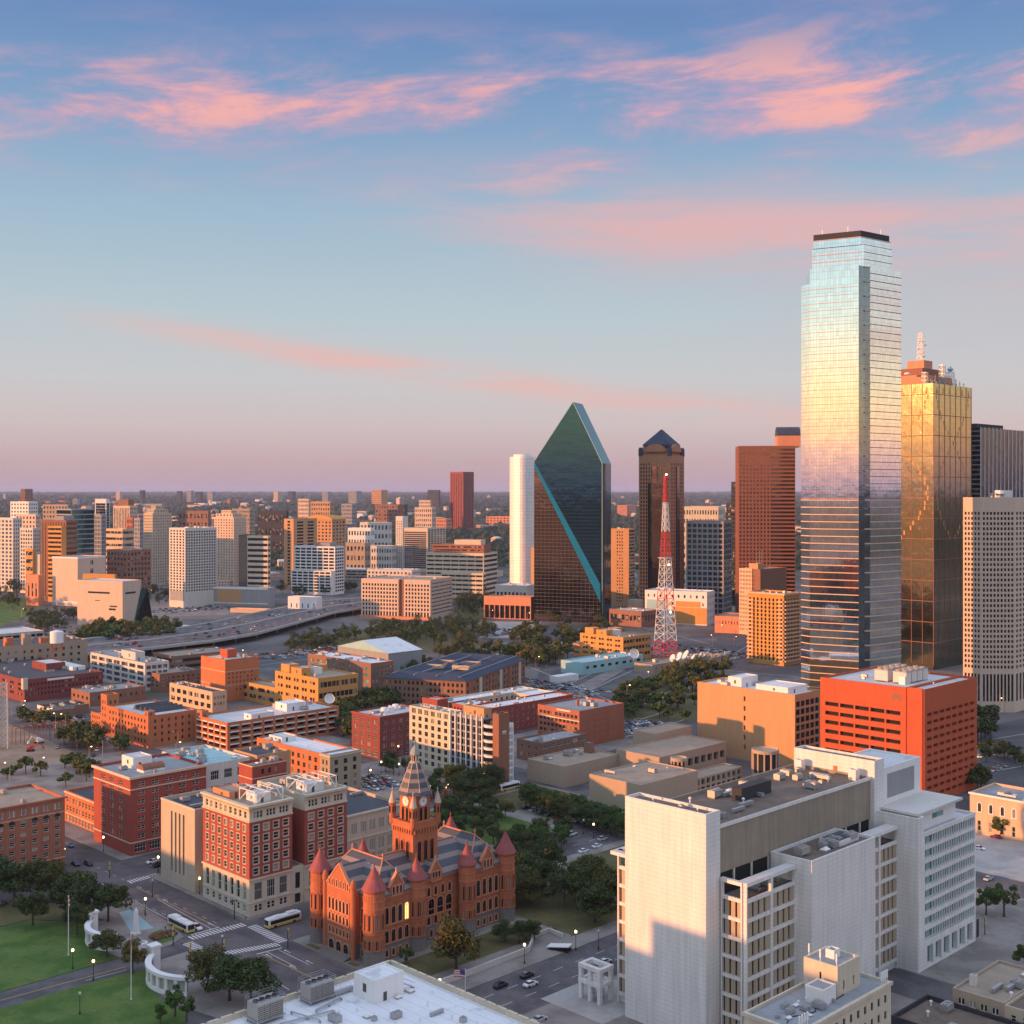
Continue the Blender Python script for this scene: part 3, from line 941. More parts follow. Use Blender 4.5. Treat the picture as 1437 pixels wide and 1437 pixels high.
# pavement blocks, kerb height above the streets
blocks = [(-5, 88, -31, 33), (-5, 88, 57, 120), (-3, 88, 144, 209), (104.5, 189, 57, 120), (104.5, 189, 144, 209), (104.5, 189, -30.5, 33), (206.5, 299, 57, 120), (206.5, 299, -30, 33), (206.5, 299, 144, 209),
          (0, 87.5, -140, -53), (104.5, 189, -140, -53), (206.5, 299, -140, -53), (-4, 88, 229, 320), (104.5, 189, 229, 320)]
for i, (a, b, c, d) in enumerate(blocks):
    grect('pavement', a, b, c, d, 0, 'paving' if i not in (0,) else 'paving', .14)
grect('parking_surface', 206.6, 298.5, -29.5, 32.5, .144, 'paving_pale')
grect('parking_surface', 206.6, 298.5, -139, -53.5, .144, 'paving_pale')
grect('parking_surface', 207, 298, 57.5, 119.5, .146, 'asphalt')
# courthouse lawns and the brick court on its right
grect('lawn', 3, 52, -17, -3.5, .142, 'lawn_dry')
grect('lawn', -4.2, -2.2, 3, 7, .142, 'lawn_dry'); grect('lawn', -4.2, -2.2, 21, 27, .142, 'lawn_dry')
grect('lawn', 107, 140, 60, 117, .142, 'lawn'); grect('lawn', 150, 187, 60, 84, .142, 'lawn'); grect('lawn', 150, 187, 92, 117, .142, 'lawn_dry')
grect('lawn', 58, 86, -24, 30, .142, 'lawn_dry')
grect('lawn', 107, 187, -24, 28, .142, 'lawn_dry')
# the green plaza
PZ = .05
flat('lawn', [P(x, y) for x, y in ((-140, 1345), (0, 1302), (42, 1292), (118, 1296), (126, 1312), (140, 1334), (166, 1345), (100, 1364), (0, 1393), (-140, 1432))], PZ, 'lawn', .10)
flat('lawn', [P(x, y) for x, y in ((-160, 1462), (0, 1417), (90, 1390), (180, 1366), (208, 1362), (214, 1392), (238, 1410), (262, 1418), (250, 1490), (-160, 1560))], PZ, 'lawn', .10)
flat('lawn', [P(x, y) for x, y in ((-60, 1290), (40, 1262), (150, 1292), (118, 1294), (40, 1291), (-60, 1316))], PZ, 'lawn_dry', .10)
flat('plaza_paving', [P(x, y) for x, y in ((150, 1272), (182, 1262), (241, 1297), (258, 1315), (240, 1326), (205, 1336), (168, 1344), (142, 1333), (128, 1312), (120, 1296), (130, 1281))], PZ, 'paving', .08)
flat('plaza_paving', [P(x, y) for x, y in ((210, 1352), (262, 1336), (300, 1345), (372, 1400), (330, 1437), (262, 1416), (216, 1392))], PZ, 'paving', .08)
flat('lawn', [P(x, y) for x, y in ((211, 1311), (226, 1305), (246, 1313), (244, 1319), (226, 1325))], PZ + .084, 'lawn', .06)
flat('pool', [P(x, y) for x, y in ((167, 1281), (184, 1276.5), (216, 1303), (184, 1309))], PZ + .084, 'water', .03)
# kerbs round the pool are part of the paving; lane markings next
def stripe(name, p, q, wd, z=.024, mat='marking_white'):
    d = (q - p).normalized() * 1.0
    n = Vector((-d.y, d.x, 0)) * wd / 2
    mb = MB()
    mb.poly([(a.x, a.y, z) for a in (p + n, p - n, q - n, q + n)], 0)
    return mb, struct(mb.build(name, [mat]))
def line(x0, y0, x1, y1, wd=.22, mat='marking_white', z=.024):
    stripe('lane_marking', P(x0, y0), P(x1, y1), wd, z, mat)
line(221, 1262, 297, 1304); line(184, 1262, 234, 1289); line(373, 1335, 415, 1357); line(391, 1333, 434, 1354); line(371, 1368, 406, 1389)
line(191, 1245, 305, 1301, .3, 'marking_yellow', .026); line(367, 1339, 449, 1377, .3, 'marking_yellow', .026); line(0, 1404, 175, 1357, .3, 'marking_yellow', .026)
line(120, 1376, 178, 1361, .18); line(0, 1418, 50, 1404, .18)
for k in range(9):
    v = 5 - 0 * k
for k in range(14):                                  # broken lane lines on the streets
    for vv in (-38, -45):
        stripe('lane_marking', G(-2 + k * 9, vv), G(2 + k * 9, vv), .18)
    for vv in (41, 48.5):
        stripe('lane_marking', G(2 + k * 9 + 90, vv), G(6 + k * 9 + 90, vv), .18)
    for uu in (-13, -20.5):
        stripe('lane_marking', G(uu, 62 + k * 6), G(uu, 64.5 + k * 6), .16)
def crosswalk(x0, y0, x1, y1, n, along, half=1.7):
    p, q = P(x0, y0), P(x1, y1)
    mb = MB()
    step = (q - p) / n
    sd = step.normalized()
    for k in range(n):
        c = p + step * (k + .5)
        w2 = sd * step.length * .27
        l = along * half
        mb.poly([(a.x, a.y, .028) for a in (c - w2 - l, c + w2 - l, c + w2 + l, c - w2 + l)], 0)
    return struct(mb.build('crosswalk_marking', ['marking_white']))
crosswalk(266, 1317, 343, 1297, 16, GV)
crosswalk(353, 1299, 398, 1322, 13, GU)
crosswalk(316, 1338, 391, 1325, 16, GV)
crosswalk(262, 1323, 294, 1339, 10, GU)
crosswalk(180, 1238, 222, 1227, 10, GV)
line(268, 1312, 308, 1301, .5); line(360, 1339, 396, 1330, .5)
def arrow(x, y, d, kind=0):
    c = P(x, y)
    n = Vector((-d.y, d.x, 0))
    mb = MB()
    pts = [(-1.8, -.12), (.6, -.12), (.6, -.45), (1.8, 0), (.6, .45), (.6, .12), (-1.8, .12)]
    mb.poly([tuple(c + d * a + n * b + Vector((0, 0, .028))) for a, b in pts], 0)
    struct(mb.build('turn_arrow_marking', ['marking_white']))
for x, y in ((377, 1341), (403, 1335), (411, 1357), (434, 1350), (296, 1297), (232, 1264)):
    arrow(x, y, GV)
# bare building ground on the far left, and car parks further out
pxflat('dirt_lot', ((-60, 1052), (0, 1012), (30, 1008), (118, 1046), (160, 1058), (120, 1068), (60, 1082), (-60, 1084)), .006, 'dirt')
pxflat('parking_surface', ((330, 936), (372, 905), (520, 905), (470, 926), (420, 938)), .014, 'asphalt')
pxflat('parking_surface', ((880, 1046), (874, 1012), (935, 996), (985, 1014), (975, 1040)), .014, 'asphalt')
pxflat('parking_surface', ((1376, 1020), (1440, 1008), (1560, 1040), (1560, 1120), (1376, 1098)), .014, 'asphalt')
pxflat('parking_surface', ((672, 895), (690, 872), (760, 872), (742, 896)), .014, 'paving_pale')
pxflat('parking_surface', ((1000, 920), (1010, 884), (1052, 882), (1060, 920)), .014, 'asphalt')
pxflat('parking_surface', ((742, 990), (760, 930), (860, 940), (876, 976), (820, 1000)), .014, 'asphalt_street')
pxflat('parking_surface', ((0, 905), (60, 850), (110, 840), (108, 868), (60, 905)), .014, 'asphalt')
pxflat('parking_surface', ((190, 868), (215, 838), (300, 842), (330, 862)), .014, 'paving')
pxflat('parking_surface', ((505, 1115), (530, 1088), (575, 1094), (580, 1122)), .014, 'asphalt')
pxflat('parking_surface', ((130, 1012), (96, 1000), (120, 992), (160, 1002)), .014, 'asphalt')
pxflat('street', ((0, 1010), (30, 998), (200, 1075), (240, 1100), (190, 1100), (120, 1062)), .016, 'asphalt_street')
pxflat('park_lawn', ((-60, 880), (0, 840), (30, 838), (40, 862), (-20, 890)), .02, 'lawn')
pxflat('park_lawn', ((95, 894), (112, 880), (190, 880), (170, 894)), .02, 'lawn')
pxflat('park_lawn', ((560, 905), (600, 880), (680, 900), (650, 925)), .02, 'lawn_dry')
# ---------------------------------------------------------------- raised freeway
e1 = [(60, 924), (150, 914), (214, 909), (300, 899), (360, 889), (416, 874), (470, 859), (520, 851), (600, 846)]
e2 = [(60, 902), (150, 894), (214, 888), (300, 873), (360, 860), (416, 849), (470, 842), (520, 838), (600, 836)]
fw = thing('elevated_freeway', 'long grey raised freeway on concrete piers curving behind the brick warehouses', 'freeway')
zf = 7.0
ea = [P(x, y, zf) for x, y in e1]; eb = [P(x, y, zf) for x, y in e2]
mb = MB()
for k in range(len(ea) - 1):
    a, b, c, d = ea[k], ea[k + 1], eb[k + 1], eb[k]
    dn = Vector((0, 0, -1.6))
    mb.poly([a, b, c, d], 0)
    mb.poly([a + dn, b + dn, b, a], 1); mb.poly([d, c, c + dn, d + dn], 1)
    mb.poly([a + dn, d + dn, c + dn, b + dn], 1)
mb.build('deck', ['asphalt_street', 'concrete'], fw)
for e in (ea, eb):
    mb = MB()
    for k in range(len(e) - 1):
        a, b = e[k], e[k + 1]
        up = Vector((0, 0, 1.0)); n = (b - a).normalized(); n = Vector((-n.y, n.x, 0)) * .2
        mb.loft([[a - n, b - n, b + n, a + n], [a - n + up, b - n + up, b + n + up, a + n + up]], 0)
    mb.build('barrier', ['concrete_pale'], fw)
for k in range(1, len(ea) - 1):
    for t in (0.0, .5):
        for s in (.12, .5, .88):
            c = (ea[k].lerp(ea[k + 1], t)).lerp(eb[k].lerp(eb[k + 1], t), s)
            mb = MB(); mb.lathe(0, 0, [(.8, 0), (.8, zf - 2.4), (1.5, zf - 1.65)], 8)
            mb.build('pier', ['concrete'], fw, (c.x, c.y, 0))
for f_ in (.07, .16, .25, .34, .43, .57, .66, .75, .84, .93):
    mb = MB()
    for k in range(len(ea) - 1):
        for j in range(10):
            if f_ not in (.07, .93, .43, .57) and j % 2: continue
            a, b = [ea[k].lerp(ea[k + 1], t).lerp(eb[k].lerp(eb[k + 1], t), f_) for t in (j / 10, (j + 1) / 10)]
            d = (b - a).normalized(); n = Vector((-d.y, d.x, 0)) * .16; u_ = Vector((0, 0, .02))
            mb.poly([a + n + u_, a - n + u_, b - n + u_, b + n + u_], 0)
    mb.build('lane_line', ['marking_white'], fw)
mb = MB()
for k in range(len(ea) - 1):
    a, b = ea[k].lerp(eb[k], .5), ea[k + 1].lerp(eb[k + 1], .5)
    d = (b - a).normalized(); n = Vector((-d.y, d.x, 0)) * .25; up = Vector((0, 0, 1.1))
    mb.loft([[a - n, b - n, b + n, a + n], [a - n + up, b - n + up, b + n + up, a + n + up]], 0)
mb.build('median_barrier', ['concrete_pale'], fw)
FWY = (ea, eb, zf)

for px in (((420, 905), (520, 880), (640, 872), (700, 880), (660, 900), (520, 915)), ((640, 930), (700, 905), (800, 905), (790, 925), (690, 940)), ((860, 1010), (880, 968), (940, 950), (978, 972), (978, 1012)), ((0, 862), (30, 838), (60, 845), (30, 872)), ((640, 872), (650, 846), (700, 842), (700, 868))):
    pxflat('verge', px, .018, 'lawn_dry')
for q in ((560, 1000, 742, 935), (742, 985, 876, 925), (760, 1000, 900, 935), (880, 1000, 960, 960), (742, 935, 860, 985), (690, 900, 860, 925), (1000, 935, 1060, 900), (960, 935, 1120, 950), (900, 880, 1000, 905), (330, 932, 500, 912), (345, 936, 510, 915), (215, 850, 330, 855), (0, 890, 100, 850), (10, 900, 105, 858), (1376, 1040, 1437, 1030), (1376, 1062, 1437, 1052), (1376, 1085, 1437, 1075), (870, 1018, 930, 1000), (878, 1034, 960, 1010)):
    line(*q, .5, 'marking_white', .03)
pxflat('pavement', ((742, 1000), (756, 990), (884, 925), (890, 932), (770, 1002)), 0, 'paving', .12)
pxflat('pavement', ((640, 940), (742, 900), (900, 900), (900, 904), (745, 905), (650, 945)), 0, 'paving_pale', .12)
pxflat('street', ((940, 940), (1110, 905), (1125, 912), (960, 952)), .02, 'asphalt_street')

# ================================================================ BUILDINGS NEAR THE PLAZA
def bldw(name, label, C, a, W_, D_, H_, wall, lf=(), rf=(), cat='building', group=None, units=0, seed=1, **kw):
    r = thing(name, label, cat, C, R_(a), group)
    block(r, W_, D_, H_, wall, lf, rf, **kw)
    if units:
        roof_units(r, kw.get('x0', 0), kw.get('x0', 0) + W_, kw.get('y0', 0), kw.get('y0', 0) + D_, H_ - kw.get('par', 0.9), units, seed, kw.get('big', 1.0))
    return r
def band(root, mat, W_, D_, z, h, out=.12, x0=0.0, y0=0.0, name='band'):
    return cornice(root, W_, D_, z, h, out, mat, name, x0, y0)
def yl(C, px, a=GA):
    return dims(0, C, px, None, a, 1.0)[1]
def xr_(C, px, a=GA):
    return dims(0, C, None, px, a, None, 1.0)[0]
def frame_box(root, x0, x1, y0, y1, z0, z1, r=.16, mat='white_steel', name='roof_frame', cross=True):
    mb = MB()
    P4 = [(x0, y0), (x1, y0), (x1, y1), (x0, y1)]
    for k in range(4):
        a, b = P4[k], P4[(k + 1) % 4]
        mb.tube((*a, z0), (*a, z1), r, 4)
        mb.tube((*a, z1), (*b, z1), r, 4)
        if cross:
            mb.tube((*a, z0 + .3), ((a[0] + b[0]) / 2, (a[1] + b[1]) / 2, z1), r * .7, 4)
            mb.tube((*b, z0 + .3), ((a[0] + b[0]) / 2, (a[1] + b[1]) / 2, z1), r * .7, 4)
    n = max(2, int((x1 - x0) / 3))
    for k in range(1, n):
        x = x0 + (x1 - x0) * k / n
        mb.tube((x, y0, z1), (x, y1, z1), r * .8, 4)
    return mb.build(name, [mat], root)

# --- seven-storey brick warehouse cut by the left edge
C = P(-28, 1243)
r = bldw('brick_warehouse', 'orange brown seven storey brick warehouse with arched windows under its top floor', C, GA, 30, 28, 25.3, 'brick_rust',
         rf=[spec(7, 5, 4.2, 19.2, .50, .52, .8), spec(7, 1, 20.6, 24.0, .62, .62, .8, grp=2, style='pair')], lf=[spec(7, 5, 4.2, 19.2, .5, .52), spec(7, 1, 20.6, 24.0, .62, .62, grp=2, style='pair')],
         mode='obj', roof='roof_tan', par=1.0, units=2, seed=3)
band(r, 'stone_beige', 30, 28, 19.9, .35, .14); band(r, 'brick_rust', 30, 28, 24.7, .6, .5, name='cornice'); band(r, 'stone_beige', 30, 28, 3.6, .35, .16)
mb = MB()
for k in range(7):
    cx = .8 + 28.4 / 7 * (k + .5)
    n = 8
    ring = [(cx + 1.25 * math.cos(math.pi * j / n), 19.25 - .6 + 1.25 * math.sin(math.pi * j / n)) for j in range(n + 1)]
    mb.poly([(x, -.05, z) for x, z in ring], 1)
    for j in range(n):
        (a, b), (c, d) = ring[j], ring[j + 1]
        s = 1.22
        e, f = cx + (a - cx) * s, 18.65 + (b - 18.65) * s
        g, h = cx + (c - cx) * s, 18.65 + (d - 18.65) * s
        mb.poly([(a, -.15, b), (c, -.15, d), (g, -.15, h), (e, -.15, f)], 0)
mb.build('arch_heads', ['brick_orange', 'pane'], r)

# --- red brick office block with the pale cornice
C = P(183, 1202)
W_, D_ = dims(183, C, 131.7, 289.3, GA)
r = bldw('brick_office', 'dark red brick corner office block with pale cornice and blue grey roof', C, GA, W_, D_, 29.2, 'brick_red',
         lf=[spec(3, 7, 5.2, 27.6, .42, .60, 4.0, grp=2)], rf=[spec(5, 1, .6, 4.4, .75, .8, 1.0, style='grid'), spec(5, 7, 5.2, 27.6, .52, .55, 1.6, grp=2)],
         mode='obj', roof='roof_grey', par=1.0, units=5, seed=5)
cornice(r, W_, D_, 28.3, .9, .7, 'stone_cream'); band(r, 'stone_cream', W_, D_, 24.2, .45, .2); band(r, 'stone_cream', W_, D_, 4.6, .4, .2)
roof_box(r, 'penthouse', W_ * .30, W_ * .55, D_ * .55, D_ * .86, 28.2, 4.2, 'white_paint', 'roof_pale')
mb = MB()
rings_ = [[(W_ * .28 + x, D_ * .32 + 2.6 * math.cos(t), 28.2 + .9 + 2.0 * math.sin(t)) for t in [math.pi * k / 8 for k in range(9)]] for x in (0, 9)]
mb.loft(rings_, 0); mb.box(W_ * .28, W_ * .28 + 9, D_ * .32 - 2.6, D_ * .32 + 2.6, 28.2, 29.1, 1)
mb.build('barrel_skylight', ['brown_granite', 'white_paint'], r)
# its three-storey neighbour
C = P(134, 1170)
W2, D2 = dims(134, C, 91, 300, GA, 14)
r = bldw('brick_shop_row', 'low three storey red brick row with lit west front beside the dark red office block', C, GA, 14, D2, 12.5, 'brick_orange',
         lf=[spec(9, 1, .3, 3.4, .7, .8, 1.0, style='grid'), spec(9, 2, 4.0, 11.0, .5, .62, 1.0)], mode='obj', roof='roof_dark', units=3, seed=6, frame='frame_white')
band(r, 'stone_cream', 14, D2, 11.7, .5, .3, name='cornice'); band(r, 'stone_cream', 14, D2, 3.5, .3, .15)
roof_box(r, 'penthouse', 3, 11, 1.5, 7, 11.6, 3.2, 'brick_red')
# --- pale records office with slit windows
C = P(273.4, 1253.5)
D_ = yl(C, 226)
r = bldw('records_office', 'narrow pale stone office with four tall slit windows next to the ornate courts block', C, GA, 30, D_, 28.1, 'stone_beige',
         lf=[spec(4, 1, 4.0, 25.0, .42, .98, 6.0, style='strip')], rf=[spec(1, 1, 3, 26, .5, .98, 13.6)], mode='in', roof='roof_dark', par=1.4, units=6, seed=8, glass='pane_dark', depth=.5)
band(r, 'stone_cream', 30, D_, 27.5, .6, .12, name='cornice')
# --- ornate brick and cream block with light court
C = P(350, 1288)
D_ = yl(C, 284.8)
xa, xb, xc_ = 16.2, 21.0, 38.1
r = thing('courts_block', 'ornate red brick and cream stone courts block with white steel frames on its roof', 'building', C, R_(GA))
for (x0, x1) in ((0, xa), (xb, xc_)):
    w_ = x1 - x0
    lf = x0 == 0
    block(r, w_, D_, 11.8, 'stone_cream', [spec(7, 1, 1.2, 3.6, .45, .9, 1), spec(7, 1, 4.8, 10.6, .5, .95, 1, style='sash')] if lf else [], [spec(3, 1, 1.2, 3.6, .6, .9, 1, grp=2), spec(3, 1, 4.8, 10.6, .62, .95, 1, style='grid')], mode='obj', x0=x0, depth=.35, name='base_wall', frame='frame_white')
    block(r, w_, D_, 30.0, 'brick_red', [spec(7, 5, 12.4, 29.4, .42, .6, 1, style='trim')] if lf else [], [spec(1, 5, 12.4, 29.4, .85, .62, 1.0, grp=1, style='trim') for _ in ()] or
          [spec(4, 5, 12.4, 29.4, .55, .62, .6, style='trim')], mode='obj', x0=x0, z0=11.8, depth=.25, frame='stone_cream')
    block(r, w_, D_, 35.2, 'stone_cream', [spec(9, 1, 30.6, 33.4, .5, .8, 1)] if lf else [], [spec(3, 1, 30.6, 33.4, .7, .8, .8, grp=3)], mode='obj', x0=x0, z0=30.0, depth=.3, name='attic_wall', par=1.0, roof='roof_tan')
    for (z, h, o) in ((34.5, .7, 1.0), (30.0, .4, .45), (11.5, .5, .5), (4.2, .3, .25), (33.6, .3, .5)):
        mb = MB()
        mb.box(x0 - (o if lf else 0), x1 + .02, -o, -.003, z, z + h)
        if lf: mb.box(x0 - o, x0 - .003, -.003, D_ + .02, z, z + h)
        mb.build('cornice', ['stone_cream'], r)
block(r, xb - xa - .02, D_ - 12, 33.0, 'brick_darkred', x0=xa + .01, y0=12, name='court_wall', rf=[spec(1, 6, 12.4, 32, .5, .55)])
block(r, xb - xa - .02, 11.5, 12.4, 'stone_cream', x0=xa + .01, y0=.4, name='court_base', rf=[spec(1, 1, .4, 3.6, .7, .95), spec(1, 1, 4.8, 10.6, .6, .9)])
frame_box(r, 4, 14.6, 3, 12, 34.2, 38.4); frame_box(r, 23, 36, 3, 13, 34.2, 38.6)
roof_box(r, 'penthouse', 5.5, 11, 4.5, 10.5, 34.2, 3.0, 'white_paint', 'roof_pale'); roof_box(r, 'penthouse', 25, 32, 4.5, 10.5, 34.2, 3.0, 'white_paint', 'roof_pale')
roof_box(r, 'penthouse', 2, 9, 15, 25, 34.2, 2.6, 'salmon_paint', 'roof_tan')
roof_units(r, 0, 16, 12, 27, 34.2, 5, 21); roof_units(r, 21, 38, 12, 27, 34.2, 5, 22)
# --- grey stone block between the courts and the clock tower
r = bldw('stone_office', 'grey stone three bay office just left behind the clock tower with flat tarred roof', G(35.6, 59.5), GA, 25.5, 38, 25, 'stone_beige',
         rf=[spec(6, 1, .8, 4.6, .6, .8, 1), spec(6, 2, 6, 15.6, .62, .8, 1, grp=3, style='pair'), spec(6, 1, 17.5, 22.5, .62, .7, 1, grp=3, style='pair')], mode='obj', roof='roof_dark', par=1.2, units=8, seed=11)
band(r, 'stone_cream', 25.5, 38, 16.2, .5, .3); band(r, 'stone_cream', 25.5, 38, 24.4, .5, .45, name='cornice')
# --- buildings behind the courts
r = bldw('brick_tower_block', 'small plain red brick block with white string courses rising behind the ornate courts roof', PX(354, 452), GA, xr_(PX(354, 452), 402), 9, 34.5, 'brick_red', rf=[spec(3, 1, 30.6, 33.0, .4, .8, 3)], roof='roof_tan', units=3, seed=12)
W2 = xr_(PX(354, 452), 402)
band(r, 'stone_cream', W2, 9, 29.5, .3, .1); band(r, 'stone_cream', W2, 9, 34.0, .35, .15)
C = PX(360.8, 494)
r = bldw('stucco_block', 'blank yellowish stucco block with sunlit west wall behind the brick tower block', C, GA, xr_(C, 408), yl(C, 327.7), 29.2, 'paint_tan', roof='roof_dark', rf=[spec(4, 1, 24.5, 27, .2, .6, 6)], units=4, seed=13)
r = bldw('pale_loft', 'pale low loft building with teal strewn roof behind the dark red office block', G(34.3, 148), GA, 20, 34, 28.6, 'concrete_pale', rf=[spec(3, 1, 21.5, 26, .6, .8, 1.0, style='grid'), spec(3, 4, 4, 20.5, .6, .6, 1)], mode='obj', roof='roof_teal', units=14, seed=14)
C = P(463, 1118)
W2, D2 = dims(463, C, 360.4, 506.6, GA)
r = thing('brick_loft', 'long orange brick loft with white roof and grey stone end bay beside the street lamps', 'building', C, R_(GA))
y1 = yl(C, 449)
block(r, W2, D2 - y1, 18.0, 'brick_orange', [spec(11, 4, 2, 16.4, .45, .6, 1)], [], 'obj', 'roof_white', y0=y1, frame='frame_dark', par=.7)
block(r, W2, y1 - .01, 18.3, 'stone_tan', [spec(2, 4, 2, 16.4, .4, .6, 1)], [spec(3, 4, 2, 16.4, .38, .6, 1)], 'obj', 'roof_white', name='end_wall', frame='frame_dark', par=.8)
roof_box(r, 'penthouse', 3, 11, D2 * .72, D2 * .9, 17.3, 2.4, 'white_paint', 'roof_pale'); roof_units(r, 0, W2, y1, D2, 17.3, 3, 15)
band(r, 'stone_cream', W2, y1, 17.2, .5, .3, name='cornice')
# --- brick parking garage with white ledges
C = P(319, 1055)
W2, D2 = dims(319, C, 274, 475.8, GA)
def garage(root, W_, D_, H_, wall, nlx, nrx, nz, ledge, z0=.6, top=1.5):
    sp = lambda n: [dict(spec(n, nz, z0, -top, .76, .62, .9, style='void'), depth=2.5)]
    block(root, W_, D_, H_, wall, sp(nlx), sp(nrx), 'in', 'roof_pale', par=1.1, depth=2.0, glass='dark_void')
    fh = (H_ - top - z0) / nz
    mb = MB()
    for k in range(nz):
        z = z0 + fh * k
        for j in range(nrx):
            bw = (W_ - 1.8) / nrx
            mb.box(.9 + bw * (j + .1), .9 + bw * (j + .9), -.14, -.003, z + fh * .78, z + fh * .97)
        for j in range(nlx):
            bw = (D_ - 1.8) / nlx
            mb.box(-.14, -.003, .9 + bw * (j + .1), .9 + bw * (j + .9), z + fh * .78, z + fh * .97)
    mb.build('ledge', [ledge], root)
r = thing('parking_garage', 'orange brick parking garage with white ledges and rows of dark openings', 'garage', C, R_(GA))
garage(r, W2, D2, 14.9, 'brick_orange', 5, 10, 4, 'white_paint')
roof_box(r, 'stair_house', W2 * .22, W2 * .42, 2, 9, 13.8, 3.2, 'white_paint', 'roof_pale'); roof_box(r, 'stair_house', W2 * .62, W2 * .80, D2 * .35, D2 * .7, 13.8, 4.2, 'white_paint', 'roof_white')
roof_box(r, 'stair_house', .5, 4.5, D2 - 6, D2 - 1, 13.8, 4.0, 'brick_orange'); roof_units(r, W2 * .5, W2, 0, D2, 13.8, 9, 16, 1.3)
# --- long orange loft with striped roof
C = P(208, 1050)
W2, D2 = dims(208, C, 150, 275, GA)
r = thing('brick_mill', 'orange brick mill with corner tower and grey ribbed roof strips beside the parking garage', 'building', C, R_(GA))
block(r, W2, D2, 16.8, 'brick_orange', [spec(12, 4, 1.5, 15.4, .42, .5, 2)], [spec(6, 4, 1.5, 15.4, .30, .5, 2)], 'obj', 'roof_pale', frame='frame_dark', par=1.0)
block(r, 7, 7, 22.5, 'brick_orange', [spec(2, 5, 2, 20, .4, .5)], [spec(2, 5, 2, 20, .4, .5)], 'in', 'roof_grey', x0=.02, y0=D2 + .02, name='tower_wall')
block(r, 16, 12, 11, 'brick_orange', [spec(4, 3, 1.5, 10, .4, .5)], [], 'in', 'roof_grey', x0=.02, y0=D2 + 7.1, name='wing_wall')
mb = MB()
for k in range(4):
    mb.loft([[(8, D2 * .25 + k * 5.2, 15.8), (W2 - 1, D2 * .25 + k * 5.2, 15.8), (W2 - 1, D2 * .25 + k * 5.2 + 4.6, 15.8), (8, D2 * .25 + k * 5.2 + 4.6, 15.8)],
             [(8, D2 * .25 + k * 5.2 + 1.0, 18.2), (W2 - 1, D2 * .25 + k * 5.2 + 1.0, 18.2), (W2 - 1, D2 * .25 + k * 5.2 + 2.2, 18.2), (8, D2 * .25 + k * 5.2 + 2.2, 18.2)]], 0)
mb.build('roof_ribs', ['roof_dark'], r)
roof_box(r, 'penthouse', 1, 5, 2, 6, 15.8, 3, 'brick_orange', par=.2)
# --- dark red four-storey with white window heads
C = P(533, 1066)
W2, D2 = dims(533, C, 493.6, 600, GA)
r = bldw('brick_hotel', 'dark red brick four storey block with white trimmed windows and rooftop tanks', C, GA, W2, D2, 21.5, 'brick_darkred',
         lf=[spec(4, 1, .5, 4.0, .7, .8, 1, style='grid'), spec(4, 4, 4.6, 20, .5, .52, 1.0, grp=2)], rf=[spec(6, 1, .5, 4.0, .7, .8, 1, style='grid'), spec(6, 4, 4.6, 20, .5, .52, 1.0, grp=2)], mode='obj', roof='roof_pale', units=10, seed=17)
band(r, 'brick_red', W2, D2, 20.8, .6, .4, name='cornice')
for k, (x, y) in enumerate(((W2 * .35, D2 * .45), (W2 * .5, D2 * .45), (W2 * .68, D2 * .6))):
    mb = MB(); mb.lathe(0, 0, [(1.7, 0), (1.7, 2.6), (1.5, 2.9)], 16); mb.build('roof_tank', ['tank_white'], r, (x, y, 20.6))
# --- cream and white office with balconies and brown pier
C = P(700, 1106)
H2 = 31.3
W2 = xr_(C, 721.6)
ya_, yb_, yc_, yd_ = yl(C, 691.4), yl(C, 676.8), yl(C, 632), yl(C, 574.5)
r = thing('slab_office', 'white and cream slab office with finned front, curved balconies and a tall brown end pier', 'building', C, R_(GA))
wm_ = xr_(C, 714.5)
block(r, wm_, ya_, H2 + 2.2, 'brown_granite', [], [], roof='roof_tan', name='pier_wall')
block(r, W2 - wm_ - .02, ya_ + 8, H2 - 3, 'white_paint', [], [spec(2, 8, 1.5, 27, .5, .7, .3)], x0=wm_ + .01, y0=.4, name='side_wall')
block(r, W2 - 1, yc_ - yb_ - .02, H2 - 1.2, 'grey_panel', [spec(10, 8, 3, 29, .86, .78, .4, style='plain')], [], 'in', 'roof_tan', y0=yb_ + .01, x0=.35, name='fin_wall', glass='pane_dark')
mb = MB()
for k in range(7):
    y = yb_ + (yc_ - yb_) * k / 6
    mb.box(-.4, .33, y - .28, y + .28, 1.0, H2 + (.4 if k % 2 else 0))
mb.build('fins', ['white_paint'], r)
block(r, W2 - 1, yd_ - yc_ - .02, H2 - 1.5, 'stone_cream', [spec(6, 7, 2, 26, .5, .62, 1), spec(6, 1, 26.2, 29.2, .6, .8, 1, grp=3)], [], 'obj', 'roof_grey', y0=yc_ + .01, name='cream_wall', frame='frame_dark')
block(r, W2 - 1.2, yb_ - ya_ - .02, H2 - 2, 'pane_dark', [], [], 'in', 'roof_tan', y0=ya_ + .01, x0=.9, name='balcony_wall')
for k in range(8):
    mb = MB(); z = 2.6 + k * 3.4
    n = 6
    pts = [(.88, ya_ + .1)] + [(.88 - 1.6 * math.sin(math.pi * j / n) - .2, ya_ + .1 + (yb_ - ya_ - .2) * j / n) for j in range(n + 1)] + [(.88, yb_ - .1)]
    mb.prism(pts[::-1], z, z + 1.1)
    mb.build('balcony', ['white_paint'], r)
roof_box(r, 'penthouse', 2, W2 - 3, yb_ + 1, yb_ + 15, H2 - 2.2, 5.2, 'paint_tan', 'roof_tan'); roof_units(r, 0, W2, yc_, yd_, H2 - 2.4, 8, 18)
mb = MB()
